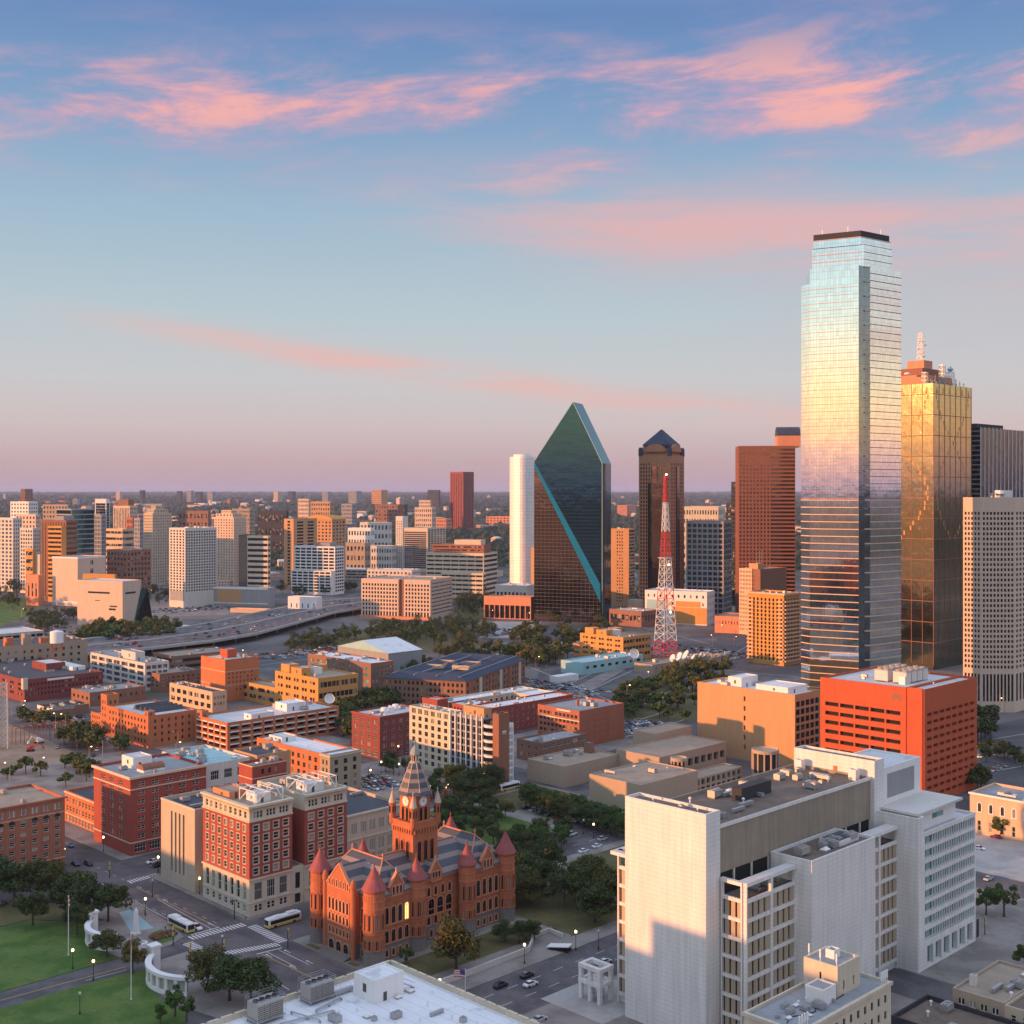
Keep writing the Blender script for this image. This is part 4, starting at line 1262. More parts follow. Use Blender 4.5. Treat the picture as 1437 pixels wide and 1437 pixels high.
for k, (a, b) in enumerate(((.5, 2.2), (2.4, 4.3))): mb.box(wm_ * .30 + a * .6, wm_ * .30 + b * .6, -.12, -.003, 24.8, 25.5)
mb.box(wm_ * .30 + .2, wm_ * .30 + 2.8, -.12, -.003, 24.1, 24.3)
mb.build('sign', ['sign_white'], r)
# --- brick blocks behind the slab office
C = P(813, 1050)
W2, D2 = dims(813, C, 754.6, 875.8, GA)
r = bldw('brick_warehouse', 'brick warehouse with blank brown side wall and a white band across its red front', C, GA, W2, D2, 19.4, 'brick_rust',
         lf=[spec(10, 5, 2, 17.5, .72, .55, 1, grp=1)], rf=[dict(spec(2, 5, 2, 17.5, .12, .3, 1)), ] and [spec(7, 5, 2, 17.5, .16, .32, 12)], mode='obj', roof='roof_grey', frame='frame_dark', units=5, seed=19)
mb = MB(); mb.box(-.12, -.003, 0, D2, 13.6, 14.2); mb.build('band', ['stone_cream'], r)
mb = MB()
for k in range(9): mb.box(-.14, -.003, 6.5 + k * 1.1, 7.3 + k * 1.1, 18.0, 18.8)
mb.build('sign', ['sign_white'], r)
roof_box(r, 'chimney_stack', W2 * .42, W2 * .42 + 1.2, D2 * .5, D2 * .5 + 1.2, 18.5, 3.2, 'brick_rust', door=False)
C = P(758.5, 1072)
W2, D2 = dims(758.5, C, 725, 823.8, GA)
r = bldw('brick_shop', 'low brown brick shop with row of upper windows and cluttered grey roof', C, GA, W2, D2, 10.3, 'brick_brown', rf=[spec(6, 1, 7.0, 9.2, .75, .9, .8, style='grid')], lf=[spec(3, 2, 1.5, 9, .4, .5)], mode='obj', roof='roof_grey', units=7, seed=20)
# --- brick apartments round a court, white roof
C = P(681.7, 1034)
W2, D2 = dims(681.7, C, 609, 804, GA)
H2 = 15.2
r = thing('brick_apartments', 'large red brick apartment block round a court with white roof and white balconies', 'building', C, R_(GA))
cx0, cx1, cy0, cy1 = W2 * .28, W2 * .72, D2 * .35, D2 * .70
block(r, W2, cy0, H2, 'brick_red', [spec(5, 4, 1.2, 14, .5, .6, 1)], [spec(16, 4, 1.2, 14, .4, .55, 1)], 'obj', 'roof_white', frame='frame_white', par=.8)
block(r, cx0, cy1 - cy0 - .02, H2 - .05, 'brick_red', [spec(5, 4, 1.2, 14, .5, .6, 1)], [], 'in', 'roof_white', y0=cy0 + .01, par=.8, name='wing_wall')
block(r, W2 - cx1, cy1 - cy0 - .02, H2 - .05, 'stone_cream', [spec(5, 4, 1.2, 14, .4, .5, 1)], [], 'in', 'roof_white', x0=cx1, y0=cy0 + .01, par=.8, name='wing_wall')
block(r, W2, D2 - cy1, H2, 'stone_cream', [spec(4, 4, 1.2, 14, .4, .5, 1)], [spec(16, 4, 1.2, 14, .4, .5, 1)], 'in', 'roof_white', y0=cy1, par=.8, name='rear_wall')
block(r, 8, 13, H2 + 2.2, 'brick_red', [], [], roof='roof_pale', x0=-8.02, y0=D2 - 12, name='stair_wall')
for k in range(3):
    for j in range(4):
        mb = MB(); mb.box(-1.5, -.003, 3 + j * 8.5, 6.2 + j * 8.5, 3.4 + k * 3.2, 3.6 + k * 3.2)
        for t in (3, 6.1): mb.box(-1.5, -.003, t + j * 8.5, t + .1 + j * 8.5, 3.6 + k * 3.2, 4.5 + k * 3.2)
        mb.box(-1.5, -1.4, 3.1 + j * 8.5, 6.1 + j * 8.5, 3.6 + k * 3.2, 4.5 + k * 3.2)
        mb.build('balcony', ['white_paint'], r)
roof_units(r, 0, W2, 0, cy0, H2 - .8, 16, 23, .8); roof_units(r, 0, cx0, cy0, cy1, H2 - .8, 10, 24, .8); roof_units(r, 0, W2, cy1, D2, H2 - .8, 12, 25, .8)
# --- tan museum hall with roof terraces and two round drums
C = P(791.6, 1106)
W2, D2 = dims(791.6, C, 740, 867.6, GA)
r = thing('museum_hall', 'low tan windowless hall with stepped flat roofs and two round colonnaded drums', 'building', C, R_(GA))
block(r, W2, D2, 9.8, 'stucco_tan', [], [], roof='roof_tan', par=.5)
CB = P(899.8, 1143)
q = Matrix.Rotation(-R_(GA), 3, 'Z') @ (CB - C)
WB, DB = dims(0, CB, 827, 979.7, GA)
block(r, WB, DB, 12.2, 'stucco_tan', [], [spec(2, 1, 1, 4, .2, .8, 14)], roof='roof_tan', par=.5, x0=q.x, y0=q.y, name='hall_wall')
xe = q.x + WB
block(r, 52, 26, 12.0, 'stucco_tan', [], [spec(10, 1, 4.0, 8.5, .7, .8, .5, style='void')], roof='roof_tan', x0=W2 + .02, y0=q.y + DB + .02, par=.5, name='rear_hall_wall', depth=1.5)
block(r, 36, 10, 8.0, 'stucco_tan', [], [spec(9, 1, 1.0, 3.8, .62, .9, .5, style='void'), spec(9, 1, 4.4, 7.2, .62, .9, .5, style='void')], roof='roof_tan', x0=xe + .02, y0=q.y + 2.0, par=.5, name='arcade_wall', depth=1.2)
block(r, 30, 14, 15.0, 'stucco_tan', [], [], roof='roof_tan', x0=W2 + 30, y0=q.y + DB + 27, par=.5, name='upper_hall_wall')
for px, d, rad, z0, z1 in ((952.8, 560, 3.6, 9.5, 14.5), (1074, 566, 6.0, 6.0, 17.0)):
    p_w = PX(px, d); l = Matrix.Rotation(-R_(GA), 3, 'Z') @ (p_w - C)
    mb = MB()
    mb.lathe(0, 0, [(rad - .4, z0 - 4), (rad - .4, z1 - 1.6)], 24, 1)
    mb.lathe(0, 0, [(rad, z1 - 1.6), (rad + .2, z1 - 1.5), (rad + .2, z1 - .1), (rad - .2, z1), (rad - .5, z1 - .6)], 24, 0)
    mb.lathe(0, 0, [(rad + .1, z0 - 4), (rad + .1, z0 + .4), (rad - .38, z0 + .5)], 24, 0)
    for k in range(12):
        t = 2 * math.pi * k / 12
        mb.lathe((rad - .15) * math.cos(t), (rad - .15) * math.sin(t), [(.42, z0 + .4), (.42, z1 - 1.55)], 6, 0)
    mb.build('drum', ['stucco_tan', 'dark_void'], r, (l.x, l.y, 0))
roof_units(r, 4, W2, 4, D2, 9.3, 7, 26, 1.2); roof_units(r, q.x, q.x + WB, q.y, q.y + DB, 11.7, 4, 27)
roof_box(r, 'penthouse', W2 - 7, W2 - 4, D2 * .5, D2 * .5 + 4, 9.3, 5, 'brick_brown', door=False)
# --- orange office and red garage on the right
C = PX(1115.6, 600)
W2, D2 = dims(0, C, 978.7, 1150.5, GA)
r = thing('tan_office', 'tan office with blank orange lit west wall, one strip of windows and gridded south side', 'building', C, R_(GA))
block(r, W2, D2, 36, 'paint_tan', [dict(spec(1, 6, 4, 33, .09, .5, D2 * .40, style='plain'), depth=1.2)], [spec(5, 8, 2, 33, .78, .72, .5, style='plain')], 'obj', 'roof_white', par=1.0, glass='pane_dark', frame='frame_dark')
roof_box(r, 'penthouse', 3, W2 - 2, D2 * .10, D2 * .42, 35, 3.4, 'white_paint', 'roof_white'); roof_box(r, 'penthouse', 4, W2 - 4, D2 * .58, D2 * .72, 35, 5.2, 'white_paint', 'roof_white'); roof_units(r, 0, W2, 0, D2, 35, 8, 28, 1.3)
C = PX(1296.5, 528.6)
W2, D2 = dims(0, C, 1151, 1371, GA)
H2 = 50.0
r = thing('red_garage', 'tall bright red parking tower with slotted floors and cooling units on its pale roof', 'garage', C, R_(GA))
yq = yl(C, 1275)
block(r, W2, D2 - yq - 1.2, H2, 'garage_red', [dict(spec(5, 9, 3, H2 - 9.5, .90, .42, 2.2, style='void'), depth=1.6)], [], 'in', 'roof_pale', y0=yq + 1.2, par=1.0)
block(r, W2 - .4, yq + 1.18, H2 - .05, 'garage_red', [], [dict(spec(8, 11, 2, H2 - 9.5, .72, .42, 1.8, style='void'), depth=1.6)], 'in', 'roof_pale', y0=0, x0=.4, par=1.0, name='corner_wall')
mb = MB(); mb.box(-.25, .38, .6, yq - .1, 0, H2 + .3, 0); mb.build('corner_pier', ['garage_red'], r)
mb = MB()
for k in range(3): mb.box(-.12, -.003, yq + 3.5 + k * 1.6, yq + 4.7 + k * 1.6, H2 - 6.5 + (k % 2) * 1.2, H2 - 3.5)
mb.build('emblem', ['brick_brown'], r)
for k in range(8):
    x, y = W2 * .30 + (k % 4) * 5.2, D2 * .36 + (k // 4) * 9
    mb = MB(); mb.box(-2.2, 2.2, -3.2, 3.2, .6, 5.2, 0); mb.box(-2.3, 2.3, -3.3, 3.3, 5.2, 5.5, 1)
    for s in (-1.6, 1.6): mb.lathe(0, s, [(1.2, 5.5), (1.2, 6.2), (1.05, 6.2), (1.0, 5.6)], 12, 1)
    for a, b in ((-2, -3), (2, -3), (-2, 3), (2, 3)): mb.box(a - .12, a + .12, b - .12, b + .12, 0, .6, 1)
    mb.build('cooling_tower', ['concrete_pale', 'louvre'], r, (x, y, H2 - 1))
roof_units(r, 3, W2 - 3, 3, D2 - 3, H2 - 1, 8, 29)
roof_box(r, 'penthouse', W2 * .24, W2 * .34, D2 * .30, D2 * .36, H2 - 1, 3.6, 'white_paint', door=False)

# ================================================================ THE RED COURTHOUSE WITH THE CLOCK TOWER
oc = thing('courthouse', 'red sandstone courthouse with conical corner turrets, striped slate roofs and a tall clock tower', 'courthouse', GR0, R_(GA))
OW, OD, EAVE, BASEZ = 54.7, 28.3, 18.5, 4.2
def shell(parent, pts, z0, z1, name='wall', mats=('sandstone_red', 'sandstone_grey')):
    mb = MB()
    if z0 < BASEZ:
        mb.prism(pts, z0, BASEZ, 1, bottom=False)
    mb.prism(pts, max(z0, BASEZ), z1, 0, bottom=False)
    return mb.build(name, list(mats), parent)
body = [(1, 1), (17, 1), (17, 4.5), (37.3, 4.5), (37.3, 1), (53.7, 1), (53.7, 27.3), (37.3, 27.3), (37.3, 23.8), (17, 23.8), (17, 27.3), (1, 27.3)]
shell(oc, body, 0, EAVE)
# string courses and eaves
def course(pts, z, h, out, mat='sandstone_red', name='string_course'):
    mb = MB()
    n = len(pts)
    o = []
    for k in range(n):
        a, b, c = Vector(pts[k - 1]), Vector(pts[k]), Vector(pts[(k + 1) % n])
        d1, d2 = (b - a).normalized(), (c - b).normalized()
        n1, n2 = Vector((d1.y, -d1.x)), Vector((d2.y, -d2.x))
        o.append(b + (n1 + n2) * out)
    mb.loft([[(p[0], p[1], z) for p in pts], [(p.x, p.y, z) for p in o], [(p.x, p.y, z + h) for p in o], [(p[0], p[1], z + h) for p in pts]], 0, cap=False)
    return mb.build(name, [mat], oc)
course(body, BASEZ, .4, .18, 'sandstone_grey'); course(body, 9.0, .35, .15); course(body, 15.9, .35, .15); course(body, EAVE - .7, .7, .45, 'sandstone_red', 'eaves_cornice')
AW = []
def aw(x, y, ang, z, w_, h_, style='arch'):
    link('window', window_mesh(w_, h_, style, 'salmon_paint', 'pane_dark'), oc, (x, y, z), ang)
def row(p0, p1, n, z, w_, h_, style='arch', glow=()):
    """n windows along the wall from p0 to p1 (outer face on the right-hand side of p0 -> p1)"""
    p0, p1 = Vector(p0), Vector(p1)
    a = math.atan2(p1.y - p0.y, p1.x - p0.x)
    for k in range(n):
        q = p0.lerp(p1, (k + .5) / n)
        aw(q.x, q.y, a, z, w_, h_, 'arch_glow' if k in glow else style)
# south fronts
for (xa, xb, gl) in ((4.3, 14.2, (3,)), (40.2, 50.4, ())):
    row((xa, .99), (xb, .99), 4, 10.2, 1.4, 4.8, glow=gl); row((xa, .99), (xb, .99), 4, 4.9, 1.4, 3.5); row((xa, .99), (xb, .99), 4, 1.0, .9, 1.9)
row((20.2, 4.49), (34.2, 4.49), 5, 13.2, 1.1, 2.6); row((20.2, 4.49), (34.2, 4.49), 4, 7.6, 2.3, 4.6); row((20.2, 4.49), (34.2, 4.49), 5, 4.6, 1.2, 2.4); row((20.2, 4.49), (34.2, 4.49), 4, .8, 1.0, 2.2)
# west front
def wrow(ya, yb, n, z, w_, h_, x=.99, style='arch', glow=()):
    row((x, yb), (x, ya), n, z, w_, h_, style, glow)
for (a, b) in ((3.4, 7.2), (21.0, 25.0)):
    wrow(a, b, 2, 10.2, 1.0, 4.4); wrow(a, b, 2, 4.9, 1.0, 3.4); wrow(a, b, 2, 1.0, .8, 1.9)
# west gabled pavilion
GX0, GY0, GY1, GAP = -1.6, 7.6, 20.6, 26.2
pav = [(GX0, GY0), (1.0, GY0), (1.0, GY1), (GX0, GY1)]
shell(oc, pav, 0, 19.6, 'pavilion_wall')
def gable(parent, x0, x1, y0, y1, z0, za, axis, name='gable', over=.35):
    """a coped gable wall on an axis-aligned base: axis 'x' faces -x at x0, 'y' faces -y at y0"""
    mb = MB()
    if axis == 'x':
        ym = (y0 + y1) / 2
        f = lambda x: [(x, y0, z0), (x, y1, z0), (x, ym, za)]
        mb.loft([f(x0), f(x0 + .7)], 0)
        for (ya, yb) in ((y0, ym), (y1, ym)):
            s = 1 if yb > ya else -1
            mb.loft([[(x0 - .15, ya - s * .3, z0), (x0 + .85, ya - s * .3, z0), (x0 + .85, ya + s * .25, z0), (x0 - .15, ya + s * .25, z0)],
                     [(x0 - .15, yb - s * .05, za + .55), (x0 + .85, yb - s * .05, za + .55), (x0 + .85, yb, za + .05), (x0 - .15, yb, za + .05)]], 1)
    else:
        xm = (x0 + x1) / 2
        f = lambda y: [(x0, y, z0), (x1, y, z0), (xm, y, za)]
        mb.loft([f(y0), f(y0 + .7)], 0)
        for (xa, xb) in ((x0, xm), (x1, xm)):
            s = 1 if xb > xa else -1
            mb.loft([[(xa - s * .3, y0 - .15, z0), (xa - s * .3, y0 + .85, z0), (xa + s * .25, y0 + .85, z0), (xa + s * .25, y0 - .15, z0)],
                     [(xb - s * .05, y0 - .15, za + .55), (xb - s * .05, y0 + .85, za + .55), (xb, y0 + .85, za + .05), (xb, y0 - .15, za + .05)]], 1)
    return mb.build(name, ['sandstone_red', 'salmon_paint'], parent)
def roof(parent, faces, name='roof', mat='slate_striped'):
    mb = MB()
    for f in faces: mb.poly(f, 0)
    return mb.build(name, [mat], parent)
gable(oc, GX0, 0, GY0 + .3, GY1 - .3, 19.6, GAP, 'x')
ym = (GY0 + GY1) / 2
roof(oc, [[(GX0 + .5, GY0, 19.5), (8.7, GY0, 19.5), (8.7, ym, GAP - .3), (GX0 + .5, ym, GAP - .3)], [(GX0 + .5, GY1, 19.5), (GX0 + .5, ym, GAP - .3), (8.7, ym, GAP - .3), (8.7, GY1, 19.5)]])
wrow(GY0 + 1.2, GY1 - 1.2, 6, 19.9 - .2, .55, 1.9, GX0 - .01); wrow(GY0 + 1.4, GY1 - 1.4, 6, 12.6, 1.0, 3.4, GX0 - .01); wrow(GY0 + 1.4, GY1 - 1.4, 6, 9.4, .95, 2.2, GX0 - .01); wrow(GY0 + 1.4, GY1 - 1.4, 6, 5.8, .75, 1.8, GX0 - .01)
wrow(GY0 + 1.3, GY1 - 1.3, 3, .3, 2.3, 3.6, GX0 - .01)
for y in (GY0 - .2, GY1 + .2):                        # buttress pinnacles
    mb = MB(); mb.lathe(0, 0, [(.75, 0), (.75, 20.4), (.95, 20.5), (.95, 21.2), (.8, 22.2), (.45, 22.9), (.1, 23.3)], 10, 0)
    mb.build('pinnacle', ['sandstone_red'], oc, (GX0 + .1, y, 0))
mb = MB()
for k in range(6): mb.box(GX0 - 3.2 + k * .45, GX0 - .05, GY0 + .4, GY1 - .4, .14 + k * .0, .3 + k * .17)
mb.build('steps', ['sandstone_grey'], oc)
# main roofs
E0 = EAVE - .05
def hipped_y(x0, x1, y0, y1, z0, z1, inset):
    xm = (x0 + x1) / 2
    a, b = (xm, y0 + inset, z1), (xm, y1 - inset, z1)
    return [[(x0, y0, z0), (x1, y0, z0), a], [(x1, y0, z0), (x1, y1, z0), b, a], [(x1, y1, z0), (x0, y1, z0), b], [(x0, y1, z0), (x0, y0, z0), a, b]]
RZ = 27.0
roof(oc, hipped_y(.4, 17.4, .4, 27.9, E0, RZ, 6.5)); roof(oc, hipped_y(36.9, 54.3, .4, 27.9, E0, RZ, 6.5))
roof(oc, [[(12, 4.0, E0), (43, 4.0, E0), (43, 14.15, 25.6), (12, 14.15, 25.6)], [(43, 24.3, E0), (12, 24.3, E0), (12, 14.15, 25.6), (43, 14.15, 25.6)]])
mb = MB()
mb.box(12, 43, 13.95, 14.35, 25.5, 25.85)
for xm in (8.9, 45.6):
    mb.box(xm - .2, xm + .2, 6.9, 21.4, RZ - .05, RZ + .3)
    for (xe, ye, yr) in ((.6 + (xm - 8.9), .6, 6.9), (17.2 + (xm - 8.9), .6, 6.9), (.6 + (xm - 8.9), 27.7, 21.4), (17.2 + (xm - 8.9), 27.7, 21.4)):
        mb.tube((xe, ye, E0 + .1), (xm, yr, RZ + .1), .2, 4)
mb.build('ridge_tiles', ['salmon_paint'], oc)
for (x, y) in ((8.9, 6.9), (8.9, 21.4), (45.6, 6.9), (45.6, 21.4)):
    mb = MB(); mb.lathe(0, 0, [(.35, 0), (.2, .5), (.35, .9), (.05, 1.8)], 8); mb.build('finial', ['salmon_paint'], oc, (x, y, RZ + .2))
# wall dormers with gables
def dormer(xm, y0, half, z0, za, back):
    shell(oc, [(xm - half, y0), (xm + half, y0), (xm + half, y0 + .9), (xm - half, y0 + .9)], 17.0, z0, 'dormer_wall')
    gable(oc, xm - half, xm + half, y0, y0 + 1, z0, za, 'y')
    roof(oc, [[(xm - half, y0 + .5, z0 - .1), (xm, y0 + .5, za - .2), (xm, y0 + back, za - .2), (xm - half, y0 + back, z0 - .1)], [(xm + half, y0 + .5, z0 - .1), (xm + half, y0 + back, z0 - .1), (xm, y0 + back, za - .2), (xm, y0 + .5, za - .2)]], 'dormer_roof')
    row((xm - half * .75, y0 - .01), (xm + half * .75, y0 - .01), 3, z0 - 2.3, .75, 2.5)
    mb = MB(); mb.lathe(0, 0, [(.25, 0), (.3, .5), (.05, 1.5)], 8); mb.build('finial', ['stone_beige'], oc, (xm, y0 + .4, za + .4))
dormer(9.2, .7, 2.7, 20.6, 24.2, 6.5); dormer(45.3, .7, 2.7, 20.6, 24.2, 6.5); dormer(27.2, 4.2, 2.3, 20.0, 23.2, 6.0)
# turrets
def turret(x, y, r, zc, za, big=True):
    mb = MB()
    mb.lathe(0, 0, [(r + .15, 0), (r + .1, BASEZ)], 20, 1, cap=False)
    mb.lathe(0, 0, [(r, BASEZ - .3), (r, zc - .5)], 20, 0, cap=False)
    mb.lathe(0, 0, [(r, BASEZ), (r + .25, BASEZ + .1), (r + .25, BASEZ + .4), (r, BASEZ + .5)], 20, 1, cap=False)
    for z in (9.0, 15.8, 18.2):
        mb.lathe(0, 0, [(r, z), (r + .15, z + .05), (r + .15, z + .38), (r, z + .45)], 20, 0, cap=False)
    mb.lathe(0, 0, [(r, zc - .9), (r + .4, zc - .3), (r + .4, zc)], 20, 0, cap=False)
    t = mb.build('turret', ['sandstone_red', 'sandstone_grey'], oc, (x, y, 0))
    mb = MB()
    mb.lathe(0, 0, [(r + .55, zc - .15), (r + .5, zc), (r * .62, zc + (za - zc) * .42), (.12, za - .6)], 20, 0)
    mb.lathe(0, 0, [(.12, za - .7), (.28, za - .3), (.04, za + .9)], 8, 0)
    mb.build('cone_roof', ['cone_red'], t)
    for ang in (-150, -112, -75, -37, 0, 37, 143, 180):
        th = R_(ang)
        if (big and x < 2 and y < 2) or True:
            cx, cy = math.cos(th), math.sin(th)
            # keep to the outward side of the building
            wx, wy = x + cx * r, y + cy * r
            if 1.6 < wx < 53 and 1.6 < wy < 27: continue
            if x > 3 and x < 50 and cy > -.3: continue
            k = (r - .06)
            for (z, w_, h_, st) in ((zc - 2.9, .8, 1.5, 'plain'), (10.4, .95, 4.4, 'arch'), (4.9, .85, 2.6, 'arch'), (1.2, .7, 1.7, 'plain')):
                link('window', window_mesh(w_, h_, st, 'sandstone_red', 'pane_obj'), t, (cx * k, cy * k, z), th + math.pi / 2)
turret(1.2, 1.2, 3.1, 21.6, 28.6); turret(1.2, 27.1, 2.9, 21.6, 28.4); turret(53.5, 1.2, 2.9, 21.4, 28.4); turret(53.5, 27.1, 2.9, 21.4, 28.4)
turret(17.1, 1.4, 2.6, 21.2, 27.8); turret(37.3, 1.4, 2.6, 21.2, 27.8); turret(17.1, 26.9, 2.6, 21.2, 27.8); turret(37.3, 26.9, 2.6, 21.2, 27.8)
# the clock tower
TX, TY = 27.3, 14.15
tw = link('clock_tower', None, oc, (TX, TY, 0))
h = 4.9
shell(tw, [(-h, -h), (h, -h), (h, h), (-h, h)], 17, 34.2, 'shaft')
for a in range(4):
    an = a * math.pi / 2
    c, s = math.cos(an), math.sin(an)
    def loc(u, d): return (u * c + d * s, u * s - d * c)
    for k in (-1, 0, 1):
        x, y = loc(k * 2.5, h + .01)
        link('window', window_mesh(1.35, 6.2, 'arch', 'sandstone_red', 'pane_dark'), tw, (x, y, 22.4), an)
    mb = MB()
    for k in range(9):
        x = -4.4 + k * 1.1
        mb.box(x - .28, x + .28, -h - .45, -h, 31.0, 32.4)
    mb.box(-h - .5, h + .5, -h - .5, -h - .003, 32.4, 34.6); mb.box(-h - .65, h + .65, -h - .65, -h - .5, 34.2, 34.6)
    mb.box(-h - .1, h + .1, -h - .2, -h - .003, 20.8, 21.3)
    o = mb.build('parapet', ['sandstone_red'], tw, (0, 0, 0), an)
    hh = 3.75
    for k in (-.95, .95):
        x, y = loc(k, hh + .02)
        link('window', window_mesh(1.15, 3.9, 'arch', 'sandstone_red', 'pane_dark'), tw, (x, y, 34.5), an)
    # dial: ring, face, numerals, hands
    mb = MB()
    R0 = 1.55
    n = 28
    circ = lambda r, y: [(r * math.cos(2 * math.pi * k / n), y, r * math.sin(2 * math.pi * k / n)) for k in range(n)]
    mb.loft([circ(R0 + .25, 0), circ(R0 + .25, -.16), circ(R0, -.16), circ(R0, -.08)], 1, cap=False)
    mb.poly(circ(R0, -.08), 0)
    for k in range(12):
        t = 2 * math.pi * k / 12
        q = [(R0 * .74, -.07), (R0 * .94, -.07), (R0 * .94, .07), (R0 * .74, .07)]
        mb.poly([(a_ * math.cos(t) - b_ * math.sin(t), -.10, a_ * math.sin(t) + b_ * math.cos(t)) for a_, b_ in q], 2)
    for t, L, w_ in ((R_(62), 1.2, .06), (R_(-28), .8, .09)):
        mb.poly([(a_ * math.cos(t) - b_ * math.sin(t), -.12, a_ * math.sin(t) + b_ * math.cos(t)) for a_, b_ in ((-.2, -w_), (L, -w_ * .5), (L, w_ * .5), (-.2, w_))], 2)
    x, y = loc(0, hh + .01)
    mb.build('clock_dial', ['sign_white', 'sandstone_red', 'black_paint'], tw, (x, y, 40.2), an)
hh, ch = 3.75, 1.0
oct_ = [(-hh + ch, -hh), (hh - ch, -hh), (hh, -hh + ch), (hh, hh - ch), (hh - ch, hh), (-hh + ch, hh), (-hh, hh - ch), (-hh, -hh + ch)]
mb = MB(); mb.prism(oct_, 34.2, 42.3); mb.prism([(x * 1.06, y * 1.06) for x, y in oct_], 41.9, 42.5)
mb.build('clock_stage', ['sandstone_red'], tw)
mb = MB(); mb.box(-h, h, -h, h, 34.0, 34.25); mb.build('platform', ['stone_tan'], tw)
mb = MB()
prof = [(5.6, 42.2), (5.0, 43.2), (4.3, 45.2), (3.1, 48.2), (1.75, 51.2), (1.6, 51.5)]
mb.loft([[(r * math.cos(math.pi / 8 + k * math.pi / 4), r * math.sin(math.pi / 8 + k * math.pi / 4), z) for k in range(8)] for r, z in prof], 0)
mb.build('tower_roof', ['slate_striped'], tw)
mb = MB()
for k in range(8):
    t = math.pi / 8 + k * math.pi / 4
    mb.tube((5.0 * math.cos(t), 5.0 * math.sin(t), 43.2), (1.7 * math.cos(t), 1.7 * math.sin(t), 51.4), .14, 4)
    mb.lathe(1.05 * math.cos(t), 1.05 * math.sin(t), [(.2, 51.4), (.2, 54.0)], 6, 0)
mb.lathe(0, 0, [(.7, 51.4), (.7, 54)], 8, 1)
mb.lathe(0, 0, [(1.5, 51.4), (1.5, 51.9), (1.2, 52.0)], 8, 0); mb.lathe(0, 0, [(1.2, 53.8), (1.5, 53.9), (1.5, 54.3)], 8, 0)
mb.build('lantern', ['stone_beige', 'dark_void'], tw)
mb = MB(); mb.lathe(0, 0, [(1.6, 54.2), (1.1, 55.4), (.35, 56.6), (.15, 57.2), (.3, 57.6), (.03, 59.0)], 8); mb.build('spire', ['roof_grey'], tw)
for (x, y) in ((-h, -h), (h, -h), (h, h), (-h, h)):
    mb = MB()
    mb.lathe(0, 0, [(.3, 32.2), (.95, 33.2), (.95, 38.6), (1.15, 38.8), (1.15, 39.3)], 12, 0)
    mb.lathe(0, 0, [(1.2, 39.25), (.7, 41.0), (.1, 43.0), (.25, 43.3), (.03, 44.2)], 12, 1)
    for k in range(6):
        t = k * math.pi / 3
        mb.box(.93 * math.cos(t) - .16, .93 * math.cos(t) + .16, .93 * math.sin(t) - .16, .93 * math.sin(t) + .16, 36.2, 38.2, 2)
    mb.build('pinnacle', ['sandstone_red', 'stone_beige', 'dark_void'], tw, (x, y, 0))

# ================================================================ THE WHITE OFFICE ON THE RIGHT
wb = thing('white_office', 'big white stone office with blank sunlit end slab, brown rooftop screen and framed window bays', 'office', (46.9, 299.8, 0), R_(GA))
# two blank end slabs
def slab(x0, x1, y0, y1, z1, name='end_slab'):
    block(wb, x1 - x0, y1 - y0, z1, 'stone_white', roof='roof_brown', x0=x0, y0=y0, name=name, par=.8)
slab(0, 5.8, 0, 25.5, 56.6)
slab(78.6, 84.0, -1.0, 25.6, 57.6)
# high plateau with the brown screen
block(wb, 72.76, 24.9, 52.9, 'screen_brown', roof='roof_brown', x0=5.82, y0=.3, z0=41.0, name='screen_wall', par=.9)
mb = MB(); mb.box(5.85, 78.55, .0, .29, 52.1, 53.0); mb.build('coping', ['stone_white'], wb)
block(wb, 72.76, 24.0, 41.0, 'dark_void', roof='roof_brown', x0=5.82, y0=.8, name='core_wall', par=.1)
for k in range(9): mb = MB(); mb.box(12 + k * 7.6, 12.5 + k * 7.6, .35, .75, 37.5, 41.0); mb.build('screen_post', ['concrete_pale'], wb)
# framed bays: columns, floor beams and upright tan panels with dark glass between
def bays(x0, x1, y, H_, n, floors, zb, face='y', xf=0.0, topopen=4.6, pn=4):
    """a stone grid standing on y (facing -y) from x0 to x1, or facing -x at xf from y0=x0 to y1=x1"""
    fr, pan, gl = MB(), [], MB()
    L = x1 - x0
    bw = L / n
    fh = (H_ - topopen - zb) / floors
    def bx(mb_, a, b, d0, d1, z0, z1, mi=0):
        if face == 'y': mb_.box(x0 + a, x0 + b, y + d0, y + d1, z0, z1, mi)
        else: mb_.box(xf + d0, xf + d1, x1 - b, x1 - a, z0, z1, mi)
    for k in range(n + 1):
        bx(fr, max(0, bw * k - .45), min(L, bw * k + .45), -.35, .6, 0, H_ - .9)
    bx(fr, 0, L, -.45, .75, H_ - .9, H_)
    for f in range(floors + 1):
        for k in range(n):
            bx(fr, bw * k + .46, bw * (k + 1) - .46, -.2, .5, zb + f * fh - .45, zb + f * fh + .45)
    for f in range(floors):
        for k in range(n):
            pw = (bw - .92) / pn
            m = MB()
            for j in range(pn):
                a = bw * k + .46 + pw * j
                bx(m, a + pw * .30, a + pw * .98, .12, .42, zb + f * fh + .46, zb + (f + 1) * fh - .46, 0)
            bx(m, bw * k + .46, bw * (k + 1) - .46, .44, .50, zb + f * fh + .46, zb + (f + 1) * fh - .46, 1)
            m.build('window_bay', ['panel_tan', 'pane_dark'], wb)
    fr.build('bay_frame', ['stone_white'], wb)
    bl = MB()
    bx(bl, .1, L - .1, .52, .70, 0, zb - .45)
    bl.build('base_wall', ['stone_white'], wb)
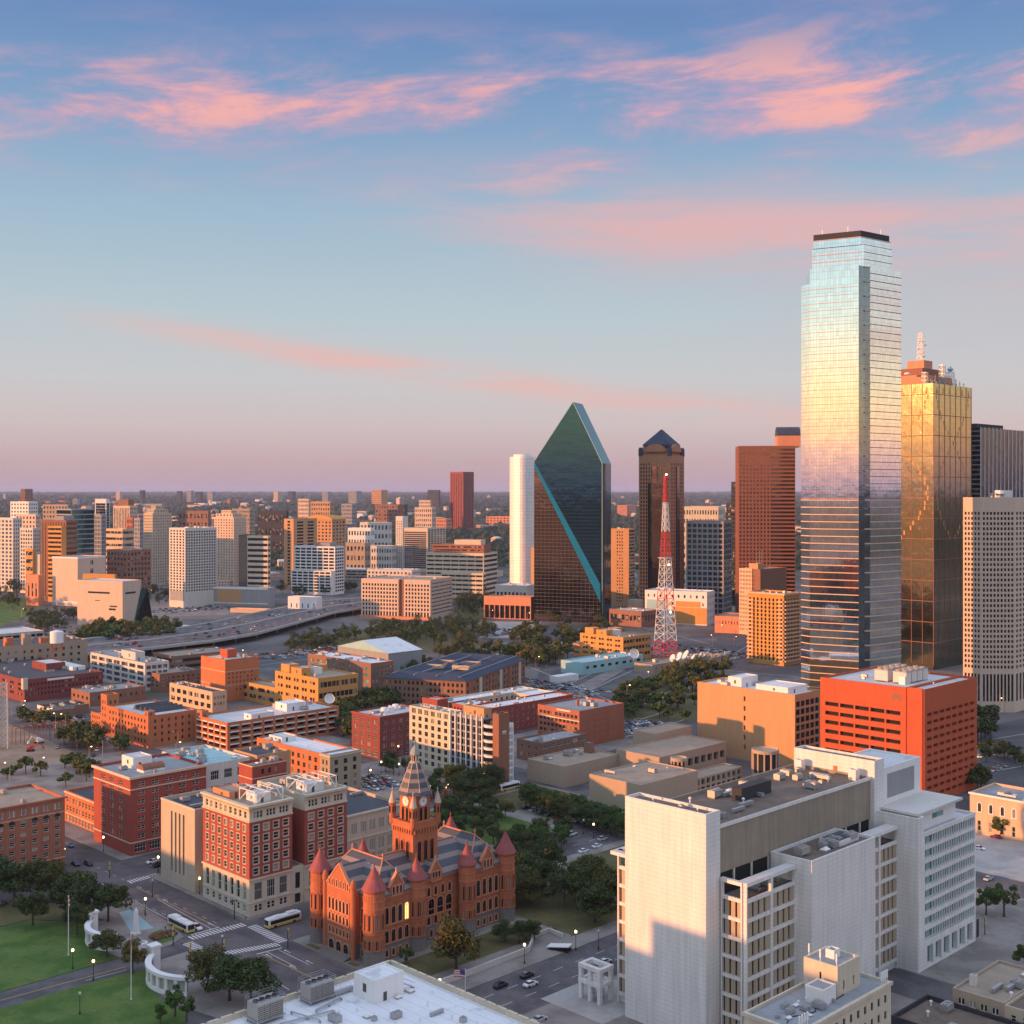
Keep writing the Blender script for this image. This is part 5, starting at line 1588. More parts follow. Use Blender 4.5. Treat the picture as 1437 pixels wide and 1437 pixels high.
# left body: corner return and the first pair of bays
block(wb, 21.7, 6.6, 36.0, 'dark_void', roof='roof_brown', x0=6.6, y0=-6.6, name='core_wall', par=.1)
bays(5.8, 27.5, -7.4, 40.3, 2, 7, 2.5)
bays(-6.6, -.3, 0, 40.3, 1, 7, 2.5, face='x', xf=5.85, pn=3)
mb = MB(); mb.box(5.9, 27.5, -6.6, -4.9, 39.5, 40.25); mb.build('pergola_beam', ['stone_white'], wb)
roof_units(wb, 7, 27, -6.6, 0.3, 35.9, 5, 31, .8)
# shaft
slab(27.55, 59.0, -12.2, -.02, 42.1, 'shaft_wall')
roof_units(wb, 28, 58, -11, -1, 41.3, 7, 32, 1.2)
mb = MB(); mb.box(46, 56, -9, -3, 41.3, 42.6, 0); mb.box(46.4, 55.6, -8.6, -3.4, 42.6, 42.7, 1); mb.build('roof_monitor', ['stone_white', 'pane_blue'], wb)
# bays beyond the shaft
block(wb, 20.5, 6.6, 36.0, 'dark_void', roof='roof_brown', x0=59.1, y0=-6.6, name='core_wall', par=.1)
bays(59.1, 79.8, -7.4, 40.3, 2, 7, 2.5)
mb = MB(); mb.box(59.1, 79.8, -6.6, -4.2, 39.5, 40.25); mb.build('pergola_beam', ['stone_white'], wb)
# right wing: pier, glazed floors with fins
block(wb, 3.5, 20, 43.3, 'stone_white', roof='roof_pale', x0=79.85, y0=-13.7, name='pier_wall', par=.5)
block(wb, 32.2, 20, 38.6, 'stone_white', [], [dict(spec(1, 8, 7.6, 38.0, .985, .70, .3, style='plain'), depth=.9), dict(spec(6, 1, .6, 6.6, .72, .9, 1.2, style='plain'), depth=1.2)], 'obj', 'roof_pale', x0=83.36, y0=-13.68, name='wing_wall', par=.9, glass='pane_teal', frame='frame_white', depth=.9)
mb = MB()
fh = (38.0 - 7.6) / 8
for f in range(8):
    z = 7.6 + f * fh + fh * .15
    for k in range(22):
        x = 83.9 + k * 1.44 + .3
        if k < 3: continue
        mb.box(x - .07, x + .07, -13.75, -13.4, z + .02, z + fh * .70 - .02)
mb.build('fins', ['white_paint'], wb)
block(wb, 22, 12, 43.2, 'white_paint', [], [spec(1, 1, 40, 42, .5, .8, 4, style='plain')], x0=86, y0=-11, name='penthouse', z0=37.8, roof='roof_pale', par=.2, glass='pane_teal')
mb = MB(); mb.box(82, 109.5, -12.6, 4, 43.25, 43.9); mb.build('canopy_roof', ['concrete_pale'], wb)
# white machine house with louvred panels
block(wb, 23, 17, 54.5, 'white_paint', roof='roof_pale', x0=84.05, y0=-.4, name='machine_house', z0=37.7, par=.5)
mb = MB(); mb.box(87, 103, -.5, -.403, 45.5, 52.5); mb.build('louvre', ['grey_panel'], wb)
# north-west body behind the slab, with its own bays
bays(25.6, 32.8, 0, 40.3, 1, 7, 2.5, face='x', xf=5.85, pn=3)
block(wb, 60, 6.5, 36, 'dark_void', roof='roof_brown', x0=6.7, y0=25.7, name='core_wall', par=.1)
mb = MB(); mb.box(3.4, 40, 31.5, 33.4, 39.4, 40.3); mb.box(3.4, 6.0, 25.6, 31.49, 39.4, 40.3); mb.build('pergola_beam', ['stone_white'], wb)
# roof clutter
mb = MB(); mb.box(0, 14, 0, 3.2, 0, 3.2, 0); mb.box(-.1, 14.1, -.1, 3.3, 3.2, 3.4, 0); mb.build('dark_plant_box', ['charcoal'], wb, (32, 12, 52))
roof_units(wb, 8, 76, 2, 24, 52.0, 26, 33, 1.0)
for (x, y) in ((77.2, 22), (77.0, 4.0)):
    roof_box(wb, 'vent_house', x - 2.2, x, y - 1.2, y + 1.2, 52.0, 3.0, 'white_paint', door=False)
mb = MB(); mb.box(78.45, 78.58, 11, 12.2, 52.1, 54.3); mb.build('door', ['brick_orange'], wb)
roof_units(wb, .5, 5.4, 1, 24, 55.8, 3, 34, .7)
# entrance portico of white frames
pt = P(842, 1412)
po = thing('entrance_portico', 'small white open stone portico of square frames in front of the white office', 'portico', (pt.x, pt.y, 0), R_(GA))
for x in (0, 4.4):
    for (a, b) in ((0, 1.0), (3.3, 4.3), (6.6, 7.6)):
        mb = MB(); mb.box(x, x + 1.0, a, b, .14, 8.4); mb.build('post', ['stone_white'], po)
mb = MB()
for z in (4.4, 8.4):
    mb.box(-.1, 1.1, -.1, 7.7, z, z + 1.0); mb.box(4.3, 5.5, -.1, 7.7, z, z + 1.0)
    mb.box(1.11, 4.29, -.1, 1.0, z, z + 1.0); mb.box(1.11, 4.29, 6.6, 7.7, z, z + 1.0)
mb.box(1.11, 4.29, 1.01, 6.59, 4.6, 5.0)
mb.build('beams', ['stone_white'], po)
q_ = [(x, y) for x, y in ((-8, -8), (16, -8), (16, 14), (-8, 14))]
struct(flat('plaza_paving', [po.location + GU * a + GV * b for a, b in q_], .142, 'paving_pale', .03))

# ================================================================ FOREGROUND ROOFS
Q = P(548.5, 1347.5, 20.0)
FW, FD = 62.0, 58.0
C = Q - GU * FW - GV * FD
C.z = 0
fr_ = thing('foreground_office', 'nearest building: broad white flat roof with a white stair house and cooling towers', 'building', C, R_(GA))
block(fr_, FW, FD, 20.0, 'stone_cream', [spec(12, 5, 2, 18.5, .5, .6, 1)], [spec(12, 5, 2, 18.5, .5, .6, 1)], 'in', 'roof_white', par=1.1)
def loc_of(px, py, z, C_, a=GA):
    return Matrix.Rotation(-R_(a), 3, 'Z') @ (P(px, py, z) - Vector((C_.x, C_.y, 0)))
zr = 18.9
p = loc_of(525.5, 1410, zr, C)
roof_box(fr_, 'stair_house', p.x, p.x + 8.5, p.y, p.y + 7.5, zr, 5.4, 'white_paint', 'roof_white')
mb = MB()
for k in range(12): mb.box(p.x + 8.6 + k * .35, p.x + 8.95 + k * .35, p.y + 1.0, p.y + 2.2, zr + (11 - k) * .2, zr + (11 - k) * .2 + .08)
mb.tube((p.x + 8.6, p.y + 1, zr + 3.4), (p.x + 12.8, p.y + 1, zr + 1.1), .05, 4); mb.tube((p.x + 8.6, p.y + 2.2, zr + 3.4), (p.x + 12.8, p.y + 2.2, zr + 1.1), .05, 4)
mb.build('roof_stair', ['steel'], fr_)
def cooling(px, py, w_, d_, h_):
    q = loc_of(px, py, zr, C)
    t = link('cooling_tower', None, fr_, (q.x, q.y, zr))
    mb = MB()
    for a in (0, w_ - .2):
        for b in (0, d_ - .2): mb.box(a, a + .2, b, b + .2, 0, 1.0)
    mb.box(-.4, w_ + .4, -.4, d_ + .4, .8, 1.0)
    mb.build('stand', ['steel'], t)
    mb = MB()
    n = 4
    for k in range(n):
        mb.box(w_ * k / n + .04, w_ * (k + 1) / n - .04, 0, d_, 1.02, 1.02 + h_, 0)
    for k in range(7): mb.box(-.05, w_ + .05, -.06, -.003, 1.3 + k * h_ / 8, 1.3 + k * h_ / 8 + .12, 1)
    mb.build('casing', ['louvre', 'frame_dark'], t)
    for k in range(n):
        mb = MB(); mb.lathe(w_ * (k + .5) / n, d_ / 2, [(w_ / n * .4, 1.02 + h_), (w_ / n * .42, 1.5 + h_), (w_ / n * .36, 1.5 + h_), (w_ / n * .34, 1.1 + h_)], 14)
        mb.build('fan_ring', ['frame_dark'], t)
    mb = MB()
    for z in (1.6 + h_, 2.1 + h_):
        for a, b in (((-.3, -.3), (w_ + .3, -.3)), ((w_ + .3, -.3), (w_ + .3, d_ + .3)), ((w_ + .3, d_ + .3), (-.3, d_ + .3)), ((-.3, d_ + .3), (-.3, -.3))):
            mb.tube((*a, z), (*b, z), .04, 4)
    for a in (-.3, w_ / 2, w_ + .3):
        for b in (-.3, d_ + .3): mb.tube((a, b, 1), (a, b, 2.1 + h_), .04, 4)
    mb.build('railing', ['steel'], t)
cooling(436, 1412, 6.5, 4.2, 3.2); cooling(362, 1441, 6.5, 4.4, 3.4)
mb = MB()
for (a, b) in (((445, 1418), (480, 1400)), ((395, 1437), (470, 1418)), ((410, 1420), (450, 1432))):
    u, v = loc_of(*a, zr + .6, C), loc_of(*b, zr + .6, C)
    for o in (0, .5): mb.tube((u.x, u.y + o, zr + .6), (v.x, v.y + o, zr + .6), .13, 6)
    for t in (0, .5, 1): w0 = u.lerp(v, t); mb.box(w0.x - .08, w0.x + .08, w0.y - .1, w0.y + .6, zr, zr + .5)
mb.build('roof_pipes', ['steel'], fr_)
for (x, y, k) in ((501, 1420, 2), (476, 1424, 2), (556, 1428, 0), (600, 1412, 2), (634, 1430, 2), (559, 1401, 4), (525, 1432, 1), (590, 1434, 2), (455, 1402, 2)):
    q = loc_of(x, y, zr, C); link(UNITN[k], UNITM[k], fr_, (q.x, q.y, zr)).scale = (.75,) * 3
mb = MB()
for k in range(16):
    mb.box(FW - .62, FW - .02, FD - 3.4 - k * 3.4, FD - .5 - k * 3.4, 20.0, 20.28)
    mb.box(FW - 3.4 - k * 3.4, FW - .7 - k * 3.4, FD - .62, FD - .02, 20.0, 20.28)
mb.build('coping', ['stone_cream'], fr_)
# flag on its roof edge
C2 = P(652, 1395, 18.9)
fg = thing('flagpole', 'white flagpole with a striped flag standing at the far edge of the white foreground roof', 'flagpole', (P(653, 1412).x, P(653, 1412).y, 0))
mb = MB(); mb.lathe(0, 0, [(.14, 0), (.07, 9.6), (.15, 9.7), (.02, 9.9)], 8); mb.build('pole', ['white_steel'], fg)
def flag(parent, z, w_, h_, ang):
    mb = MB()
    n = 8
    for s in range(7):
        z0, z1 = z - h_ + h_ * s / 7, z - h_ + h_ * (s + 1) / 7
        for k in range(n):
            f = lambda t: (w_ * t, .22 * math.sin(t * 7) * t, -.35 * t * t)
            a, b = f(k / n), f((k + 1) / n)
            mi = 2 if (s >= 3 and k < n * .4) else s % 2
            mb.poly([(a[0], a[1], z0 + a[2]), (b[0], b[1], z0 + b[2]), (b[0], b[1], z1 + b[2]), (a[0], a[1], z1 + a[2])], mi)
    return mb.build('flag', ['flag_red', 'sign_white', 'flag_blue'], parent, None, ang)
flag(fg, 9.4, 3.4, 2.0, R_(150))
# cream building at the bottom
H2 = 25.0
C = Vector((58.5, 251.8, 0))
cb = thing('cream_office', 'cream painted office at the bottom edge with bluish roof, stair tower and roof plant', 'building', C, R_(GA))
block(cb, 37.1, 13.7, H2, 'stone_cream', [spec(5, 6, 2, 23.5, .35, .5, 1)], [spec(12, 6, 2, 23.5, .36, .5, 1)], 'obj', 'roof_grey', par=.7, frame='frame_dark')
p = loc_of(1180, 1381, 24.3, C)
block(cb, 9.5, 8.5, 31.0, 'stone_cream', [spec(1, 1, 27, 29, .2, .8, 3, style='plain')], [spec(2, 1, 25.2, 27.5, .16, .9, .6, style='plain')], x0=22, y0=4.5, z0=24.2, name='stair_tower', par=.5)
roof_box(cb, 'plant_box', 15.5, 20.5, 4, 8.5, 24.3, 3.6, 'white_paint', door=False)
roof_box(cb, 'plant_box', 26.5, 29.0, 8, 10.2, 30.5, 1.9, 'white_paint', door=False)
for (x, y, z) in [(1.2 + k * 1.0, .9, 25) for k in range(4)] + [(34 + k * .8, .6, 25) for k in range(4)] + [(22.5, 5, 31), (23.6, 12.6, 31), (22.4, 9, 31)]:
    mb = MB(); mb.lathe(0, 0, [(.09, 0), (.09, 1.0)], 6); mb.box(-.18, .18, -.14, .14, .8, 2.6); mb.build('antenna_panel', ['sign_white'], cb, (x, y, z))
roof_units(cb, 1, 22, 1, 12.5, 24.3, 12, 35, .7)
mb = MB()
for k in range(9): mb.tube((3 + k * 3, 5 + 1.2 * math.sin(k * 1.7), 24.42), (6 + k * 3, 5 + 1.2 * math.sin((k + 1) * 1.7), 24.42), .12, 5)
mb.build('roof_cable', ['charcoal'], cb)
cornice(cb, 37.1, 13.7, 24.2, .8, .35, 'stone_cream')
# tan brick shops at the bottom right corner
H2 = 12.0
q = P(1336.6, 1386, H2)
C = Vector((q.x, q.y, 0)) - GV * 34
sb = thing('brick_shops', 'tan brick two storey shops in the lower right corner with brown flat roof', 'building', C, R_(GA))
y1 = 21.0
block(sb, 26, 34 - y1, H2, 'stone_tan', [spec(4, 3, .8, 11, .62, .5, .8, style='pair')], [], 'obj', 'roof_tan', y0=y1, frame='frame_white', par=.6)
block(sb, 26, y1 - .02, H2 - .4, 'stone_beige', [spec(7, 3, .8, 10.6, .45, .5, .8)], [], 'obj', 'roof_brown', name='side_wall', frame='frame_white', par=.6)
roof_units(sb, 2, 24, y1 - 2, 33, H2 - .6, 5, 36, 1.0)
roof_box(sb, 'chimney_stack', 6, 7.5, 31, 32.5, H2 - .6, 2.6, 'concrete_pale', door=False)
H2 = 9.0
q = P(1262, 1418, H2)
ds = thing('dark_roof_shop', 'low shop with a dark roof and raised black rim at the bottom edge', 'building', Vector((q.x, q.y, 0)) - GV * 26 - GU * 4, R_(GA))
block(ds, 18, 26, H2, 'charcoal', [spec(4, 1, .6, 4, .6, .8, 1)], [], roof='roof_brown', par=1.1)
roof_units(ds, 0, 18, 8, 26, H2 - 1.1, 4, 37)
# white arcaded house on the right edge
C = P(1361, 1168) - GV * 44
ah = thing('arched_house', 'white two storey house with small arched windows at the right edge behind the white office', 'building', C, R_(GA))
block(ah, 22, 44, 16.0, 'peach_paint', [spec(9, 1, 1, 6, .3, .8, 1.5), ], [], 'obj', 'roof_grey', par=1.0, frame='frame_white')
for k in range(9):
    link('window', window_mesh(1.3, 3.4, 'arch', 'white_paint', 'pane_obj'), ah, (-.01, 3.6 + k * 4.55, 9.0), R_(-90))
cornice(ah, 22, 44, 15.3, .7, .4, 'white_paint'); roof_units(ah, 0, 22, 10, 44, 15, 8, 38)
# unseen blocks added on the sunset side, sized to cast long shadows over the plaza
for nm, lab, u, v, w_, d_, h_ in (('shadow_block', 'unseen long lower block added west of the plaza for its shadow', -290, 95, 20, 190, 43), ('shadow_block', 'tall end of the unseen stepped block added for its shadow', -295, -14, 26, 62, 64), ('shadow_block', 'middle step of the unseen stepped block added for its shadow', -295, 48.5, 26, 46, 55)):
    c = G(u, v)
    bldw(nm, lab, c, GA, w_, d_, h_, 'mirror_steelblue', [spec(20, 8, 3, h_ - 3, .6, .5, 1)], [spec(6, 8, 3, h_ - 3, .6, .5, 1)], units=4, seed=40)

# ================================================================ TOWERS
def poly_tower(root, pts, z0, z1, mat, name='curtain_wall', roof='roof_dark', mats2=()):
    mb = MB(); mb.prism(pts, z0, z1, 0, 1, bottom=False)
    return mb.build(name, [mat, roof] + list(mats2), root)
def ledges(root, pts, z0, z1, dz, h, out, mat, name='floor_ledges', open_=False):
    """a thin projecting ledge at every floor round a plan polygon"""
    mb = MB()
    n = len(pts)
    z = z0
    nn = []
    for k in range(n):
        a, b, c = Vector(pts[k - 1]), Vector(pts[k]), Vector(pts[(k + 1) % n])
        d1, d2 = (b - a).normalized(), (c - b).normalized()
        n1, n2 = Vector((d1.y, -d1.x)), Vector((d2.y, -d2.x))
        s = n1 + n2
        nn.append(b + s * (out / max(.4, 1 + n1.dot(n2))))
    while z < z1:
        mb.loft([[(p[0], p[1], z) for p in pts], [(p.x, p.y, z) for p in nn], [(p.x, p.y, z + h) for p in nn], [(p[0], p[1], z + h) for p in pts]], 0, cap=False)
        z += dz
    return mb.build(name, [mat], root)
# --- the tall glass tower: notched plan, ledge at every floor, stepped crown
Dp = 664.0
Cc = PX(1205, Dp)
La, Ra = 61.0, 52.8
s1, c1 = math.sin(R_(La)), math.cos(R_(La))
def ext(C, px, ang):                                  # walk from C along a heading (degrees right of the view axis) until photo column px
    k = (px - 718.5) / F_PX
    dx, dy = math.sin(R_(ang)), math.cos(R_(ang))
    t = (k * C.y - C.x) / (dx - k * dy)
    return C + Vector((dx, dy, 0)) * t
Bb = ext(Cc, 1136.5, -La); Aa = ext(Bb, 1124.5, -26)
D0 = PX(1221, Dp + 5); Ee = ext(D0, 1264.5, Ra)
N1 = ext(Cc, 1213, 48)
tb = thing('glass_skyscraper', 'tallest mirrored glass skyscraper glowing blue to gold, with dark vertical notch and stepped crown', 'skyscraper', Cc, 0)
rel = lambda p: (p.x - Cc.x, p.y - Cc.y)
hd = lambda p, ang, L: p + Vector((math.sin(R_(ang)), math.cos(R_(ang)), 0)) * L
Ff = hd(Ee, 0, 18); Gg = hd(Ff, -La, 34); Hh = hd(Aa, 20, 22)
plan = [rel(p) for p in (Aa, Bb, Cc, N1, D0, Ee, Ff, Gg, Hh)]
mB = MB()
Zs = CAMZ + (HOR - 372) * Dp / F_PX
Z1 = CAMZ + (HOR - 393) * Dp / F_PX
def seg_wall(mb, a, b, z0, z1, mi): mb.poly([(*a, z0), (*b, z0), (*b, z1), (*a, z1)], mi)
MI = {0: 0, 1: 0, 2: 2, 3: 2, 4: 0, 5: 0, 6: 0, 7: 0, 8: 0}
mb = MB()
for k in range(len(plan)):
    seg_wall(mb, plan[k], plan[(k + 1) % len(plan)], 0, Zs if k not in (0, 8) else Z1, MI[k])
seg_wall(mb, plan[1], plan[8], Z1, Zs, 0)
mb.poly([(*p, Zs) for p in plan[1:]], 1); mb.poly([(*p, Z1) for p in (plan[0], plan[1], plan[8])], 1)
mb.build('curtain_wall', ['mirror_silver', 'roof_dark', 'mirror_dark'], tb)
mb = MB()
def ledge_run(pts, z0, z1, dz, h, out, name, mat):
    mb = MB()
    z = z0
    while z < z1:
        for a, b in zip(pts, pts[1:]):
            a_, b_ = Vector(a), Vector(b)
            d = (b_ - a_).normalized(); n = Vector((d.y, -d.x)) * out
            mb.loft([[(*a_, z), (*b_, z), (*(b_ + n), z), (*(a_ + n), z)], [(*a_, z + h), (*b_, z + h), (*(b_ + n), z + h), (*(a_ + n), z + h)]], 0)
        z += dz
    return mb.build(name, [mat], tb)
ledge_run(plan[0:3], 4, 130, 3.92, .50, .30, 'floor_ledges', 'peach_paint')
ledge_run(plan[4:6], 4, 130, 3.92, .50, .30, 'floor_ledges', 'peach_paint')
ledge_run(plan[0:3], 130.5, Z1 - 2, 3.92, .22, .16, 'floor_ledges', 'salmon_paint'); ledge_run(plan[4:6], 130.5, Zs - 1, 3.92, .35, .16, 'floor_ledges', 'frame_dark')
ledge_run([plan[3], plan[4]], 4, Zs, 7.84, .7, .5, 'notch_ledges', 'peach_paint')
# crown in two tiers and the dark cap
def inset_plan(pxs, d):
    return [rel(PX(px, d + o)) for px, o in pxs]
for (z0, z1, L, n0, r_, nm) in ((Zs, CAMZ + (HOR - 341) * Dp / F_PX, 1139.5, 1212, 1251, 'crown'), (CAMZ + (HOR - 341) * Dp / F_PX, CAMZ + (HOR - 329) * Dp / F_PX, 1141, 1208, 1249, 'crown')):
    c = PX(n0, Dp + 4)
    b = ext(c, L, -La); e = ext(c, r_, Ra); f = hd(e, -La, 26); g = hd(b, Ra, 20)
    pl = [rel(p) for p in (b, c, e, f, g)]
    poly_tower(tb, pl, z0, z1 - .2, 'mirror_silver', nm)
    ledges(tb, pl, z0 + 3.9, z1, 3.92, .3, .2, 'salmon_paint')
c = PX(1208, Dp + 5); b = ext(c, 1141.5, -La); e = ext(c, 1248, Ra); f = hd(e, -La, 25); g = hd(b, Ra, 19)
poly_tower(tb, [rel(p) for p in (b, c, e, f, g)], CAMZ + (HOR - 329.2) * Dp / F_PX - .2, CAMZ + (HOR - 320.5) * Dp / F_PX, 'charcoal', 'cap')
for px, o in ((1154, 14), (1190, 6), (1236, 14)):
    mb = MB(); mb.tube((0, 0, 0), (0, 0, 3.2), .12, 5); q = rel(PX(px, Dp + o + 4)); mb.build('mast', ['steel'], tb, (*q, CAMZ + (HOR - 321) * Dp / F_PX))
# --- the bronze glass tower with roof masts
Dp = 930.0
C = PX(1310, Dp)
W2 = xr_(C, 1363); D2 = 62.0
H2 = CAMZ + (HOR - 537.5) * Dp / F_PX
rt = thing('bronze_skyscraper', 'bronze mirrored skyscraper with a diamond pattern and white lattice masts on its roof', 'skyscraper', C, R_(GA))
poly_tower(rt, [(0, 0), (W2, 0), (W2, D2), (0, D2)], 0, H2, 'mirror_bronze')
mb = MB()
for k in range(8):
    mb.box(W2 * k / 7 - .18, W2 * k / 7 + .18, -.22, -.003, 4, H2)
    mb.box(-.22, -.003, D2 * k / 7 - .18, D2 * k / 7 + .18, 4, H2)
z = 20
while z < H2:
    mb.box(-.2, W2 + .2, -.3, -.003, z, z + .5); mb.box(-.3, -.003, -.003, D2 + .2, z, z + .5)
    z += 15.6
mb.build('mullions', ['brown_granite'], rt)
mb = MB()
for f in range(50):
    z = H2 - 8 - f * 3.8
    if z < 95: break
    t = f / 21.0
    for c_ in (.5 + .42 * math.cos(math.pi * t * 1.05), .5 - .42 * math.cos(math.pi * t * 1.05)):
        for o in (0, 1):
            if (f + o) % 2 == 0: continue
            mb.box(W2 * c_ - 1.3 + o * 1.4, W2 * c_ - .1 + o * 1.4, -.08, -.003, z, z + 3.2)
            mb.box(-.08, -.003, D2 * c_ - 1.3 + o * 1.4, D2 * c_ - .1 + o * 1.4, z, z + 3.2)
for k in range(6):
    for s in range(3):
        mb.box(W2 * (k + .5) / 6 - 1.6 + s * .3, W2 * (k + .5) / 6 + 1.6 - s * .3, -.08, -.003, H2 - 7 + s * 1.5, H2 - 6 + s * 1.5)
        mb.box(-.08, -.003, D2 * (k + .5) / 6 - 1.6 + s * .3, D2 * (k + .5) / 6 + 1.6 - s * .3, H2 - 7 + s * 1.5, H2 - 6 + s * 1.5)
mb.build('pale_panes', ['paint_yellow'], rt)
for (x0, x1, y0, y1, h_, m) in ((12, 54, 12, 52, 8, 'salmon_paint'), (18, 48, 18, 46, 14, 'brown_granite'), (28, 42, 22, 36, 21, 'salmon_paint')):
    roof_box(rt, 'machine_house', x0, x1, y0, y1, H2, h_, m, door=False)
def lattice(root, x, y, z, w0, w1, h_, n, mats, name='lattice_mast', r=.3, two=None):
    mb = MB()
    for k in range(n):
        za, zb_ = z + h_ * k / n, z + h_ * (k + 1) / n
        wa, wb_ = w0 + (w1 - w0) * k / n, w0 + (w1 - w0) * (k + 1) / n
        mi = 0 if two is None else two(k / n)
        ca = [(x + sx * wa, y + sy * wa, za) for sx, sy in ((-1, -1), (1, -1), (1, 1), (-1, 1))]
        cb_ = [(x + sx * wb_, y + sy * wb_, zb_) for sx, sy in ((-1, -1), (1, -1), (1, 1), (-1, 1))]
        for j in range(4):
            l = (j + 1) % 4
            mb.tube(ca[j], cb_[j], r, 5, mi); mb.tube(cb_[j], cb_[l], r * .7, 4, mi)
            mb.tube(ca[j], cb_[l], r * .6, 4, mi); mb.tube(ca[l], cb_[j], r * .6, 4, mi)
    return mb.build(name, mats, root)
lattice(rt, 35, 28, H2 + 20, 2.3, 1.5, 23, 6, ['white_steel'], r=.24)
for k in range(6): mb = MB(); mb.lathe(0, 0, [(.2, 0), (1.6, .5), (1.8, .9)], 10); mb.build('dish', ['white_steel'], rt, (34 + (k % 2) * 3, 26 + (k % 3) * 2, H2 + 24 + k * 3.0))
lattice(rt, 56, 14, H2, 2.6, 2.2, 13, 4, ['white_steel'], r=.24)
mb = MB(); mb.lathe(0, 0, [(.3, 0), (2.6, 2.4), (0.2, 5)], 10); mb.build('dish', ['roof_teal'], rt, (56, 14, H2 + 12.5))
lattice(rt, 30, 8, H2, 1.8, 1.8, 16, 5, ['steel'], r=.22); lattice(rt, 6, 10, H2, 1.8, 1.8, 9, 3, ['steel'], r=.22)
for k in range(14):
    mb = MB(); mb.tube((0, 0, 0), (0, 0, 3 + (k * 7) % 5), .25, 5); mb.box(-.9, .9, -.3, .3, 2, 3.4); mb.build('antenna_panel', ['white_steel' if k % 2 else 'grey_panel'], rt, (2 + k * W2 / 14, 3 + (k * 5) % 9, H2))
mb = MB(); mb.lathe(0, 0, [(2.2, 0), (2.2, .8), (1.2, 1.4)], 12); mb.build('dish', ['white_steel'], rt, (1.5, 22, H2 + 8))
# --- dark tower with white uprights at the right edge
C = PX(1376, 1000.0)
H2 = CAMZ + 88 * 1000 / F_PX
dt = thing('striped_skyscraper', 'dark glass skyscraper with white vertical uprights cut by the right edge', 'skyscraper', C, R_(GA))
poly_tower(dt, [(0, 0), (130, 0), (130, 40), (0, 40)], 0, H2, 'pane_dark')
mb = MB()
for k in range(18): mb.box(k * 7.4 - .36, k * 7.4 + .36, -.35, -.003, 0, H2 + .6)
mb.build('uprights', ['white_paint'], dt)
ledges(dt, [(0, 40), (0, 0), (.01, 0), (.01, 40)], 3, H2, 3.9, .9, .2, 'grey_panel')
roof_box(dt, 'machine_house', 10, 60, 8, 34, H2, 4, 'charcoal', door=False)
# --- pale gridded tower with the canted corner
C = PX(1377, 753.0)
H2 = 130.7
A1 = ext(C, 1351.5, -GA); B1 = ext(C, 1424.5, 90); C1_ = hd(B1, 45.4, 60)
gt = thing('gridded_tower', 'pale stone tower with canted corner and a dense grid of square dark windows', 'tower', C, 0)
rl = lambda p: Vector((p.x - C.x, p.y - C.y, 0))
def wall_run(root, a, b, H_, specs, wall, glass='pane_dark', depth=.5, name='wall'):
    a, b = Vector((a.x, a.y, 0)), Vector((b.x, b.y, 0))
    d = b - a; L = d.length; u = d.normalized(); n = Vector((u.y, -u.x, 0))
    mb = MB(); facade(mb, a, u, n, L, H_, specs, depth, 0, 1, 2)
    return mb.build(name, [wall, wall, glass], root)
gs = lambda n: [spec(n, 1, 6, 24, .62, .92, .6), spec(n, 31, 26, 122.5, .60, .58, .6)]
wall_run(gt, rl(A1), rl(C), H2, gs(5), 'limestone'); wall_run(gt, rl(C), rl(B1), H2, gs(9), 'limestone'); wall_run(gt, rl(B1), rl(C1_), H2, gs(12), 'limestone')
mb = MB(); mb.poly([(*rl(p).xy, H2 - .3) for p in (A1, C, B1, C1_, hd(A1, 45, 60))], 0); mb.poly([(*rl(A1).xy, 0), (*rl(hd(A1, 45, 60)).xy, 0), (*rl(hd(A1, 45, 60)).xy, H2), (*rl(A1).xy, H2)], 1); mb.build('roof', ['roof_dark', 'limestone'], gt)
for k in range(7):
    mb = MB(); mb.lathe(0, 0, [(.2, 0), (.2, 1.2), (1.3, 2.2), (1.5, 2.6), (.3, 2.7)], 10); mb.build('dish', ['white_steel'], gt, (8 + k * 1.9, 6 + (k * 3) % 7 + k * .8, H2 - .3))
roof_box(gt, 'machine_house', 16, 24, 12, 20, H2 - .3, 4.6, 'white_paint', door=False)
# --- wide brown tower with the vaulted top
Dp = 1250.0
C = PX(1116, Dp)
AB = 84.0
D2 = yl(C, 1036.5, AB)
H2 = CAMZ + (HOR - 625.5) * Dp / F_PX
bt = thing('brown_skyscraper', 'wide red brown skyscraper, half dotted with windows and half ribbed, under a vaulted roof house', 'skyscraper', C, R_(AB))
y1 = yl(C, 1081, AB)
block(bt, 44, y1, H2, 'maroon_granite', [spec(1, 44, 4, H2 - 2, .99, .55, .1)], [spec(8, 44, 4, H2 - 2, .6, .55)], glass='mirror_amber', roof='roof_dark', depth=.4)
block(bt, 44, D2 - y1 - .02, H2, 'maroon_granite', [spec(9, 44, 4, H2 - 2, .55, .55, .3)], [], glass='mirror_amber', roof='roof_dark', y0=y1 + .01, depth=.4, name='bay_wall')
zv = CAMZ + (HOR - 611) * Dp / F_PX; zt = CAMZ + (HOR - 598) * Dp / F_PX
yv0, yv1 = -6, yl(C, 1092, AB)
mb = MB()
mb.box(6, 30, yv0, yv1, H2 - 1, zv, 1)
mb.loft([[(18 - 12 * math.cos(math.pi * k / 12), y, zv + (zt - zv) * math.sin(math.pi * k / 12)) for k in range(13)] for y in (yv0, yv1)], 0)
mb.build('vault_house', ['roof_navy', 'salmon_paint'], bt)
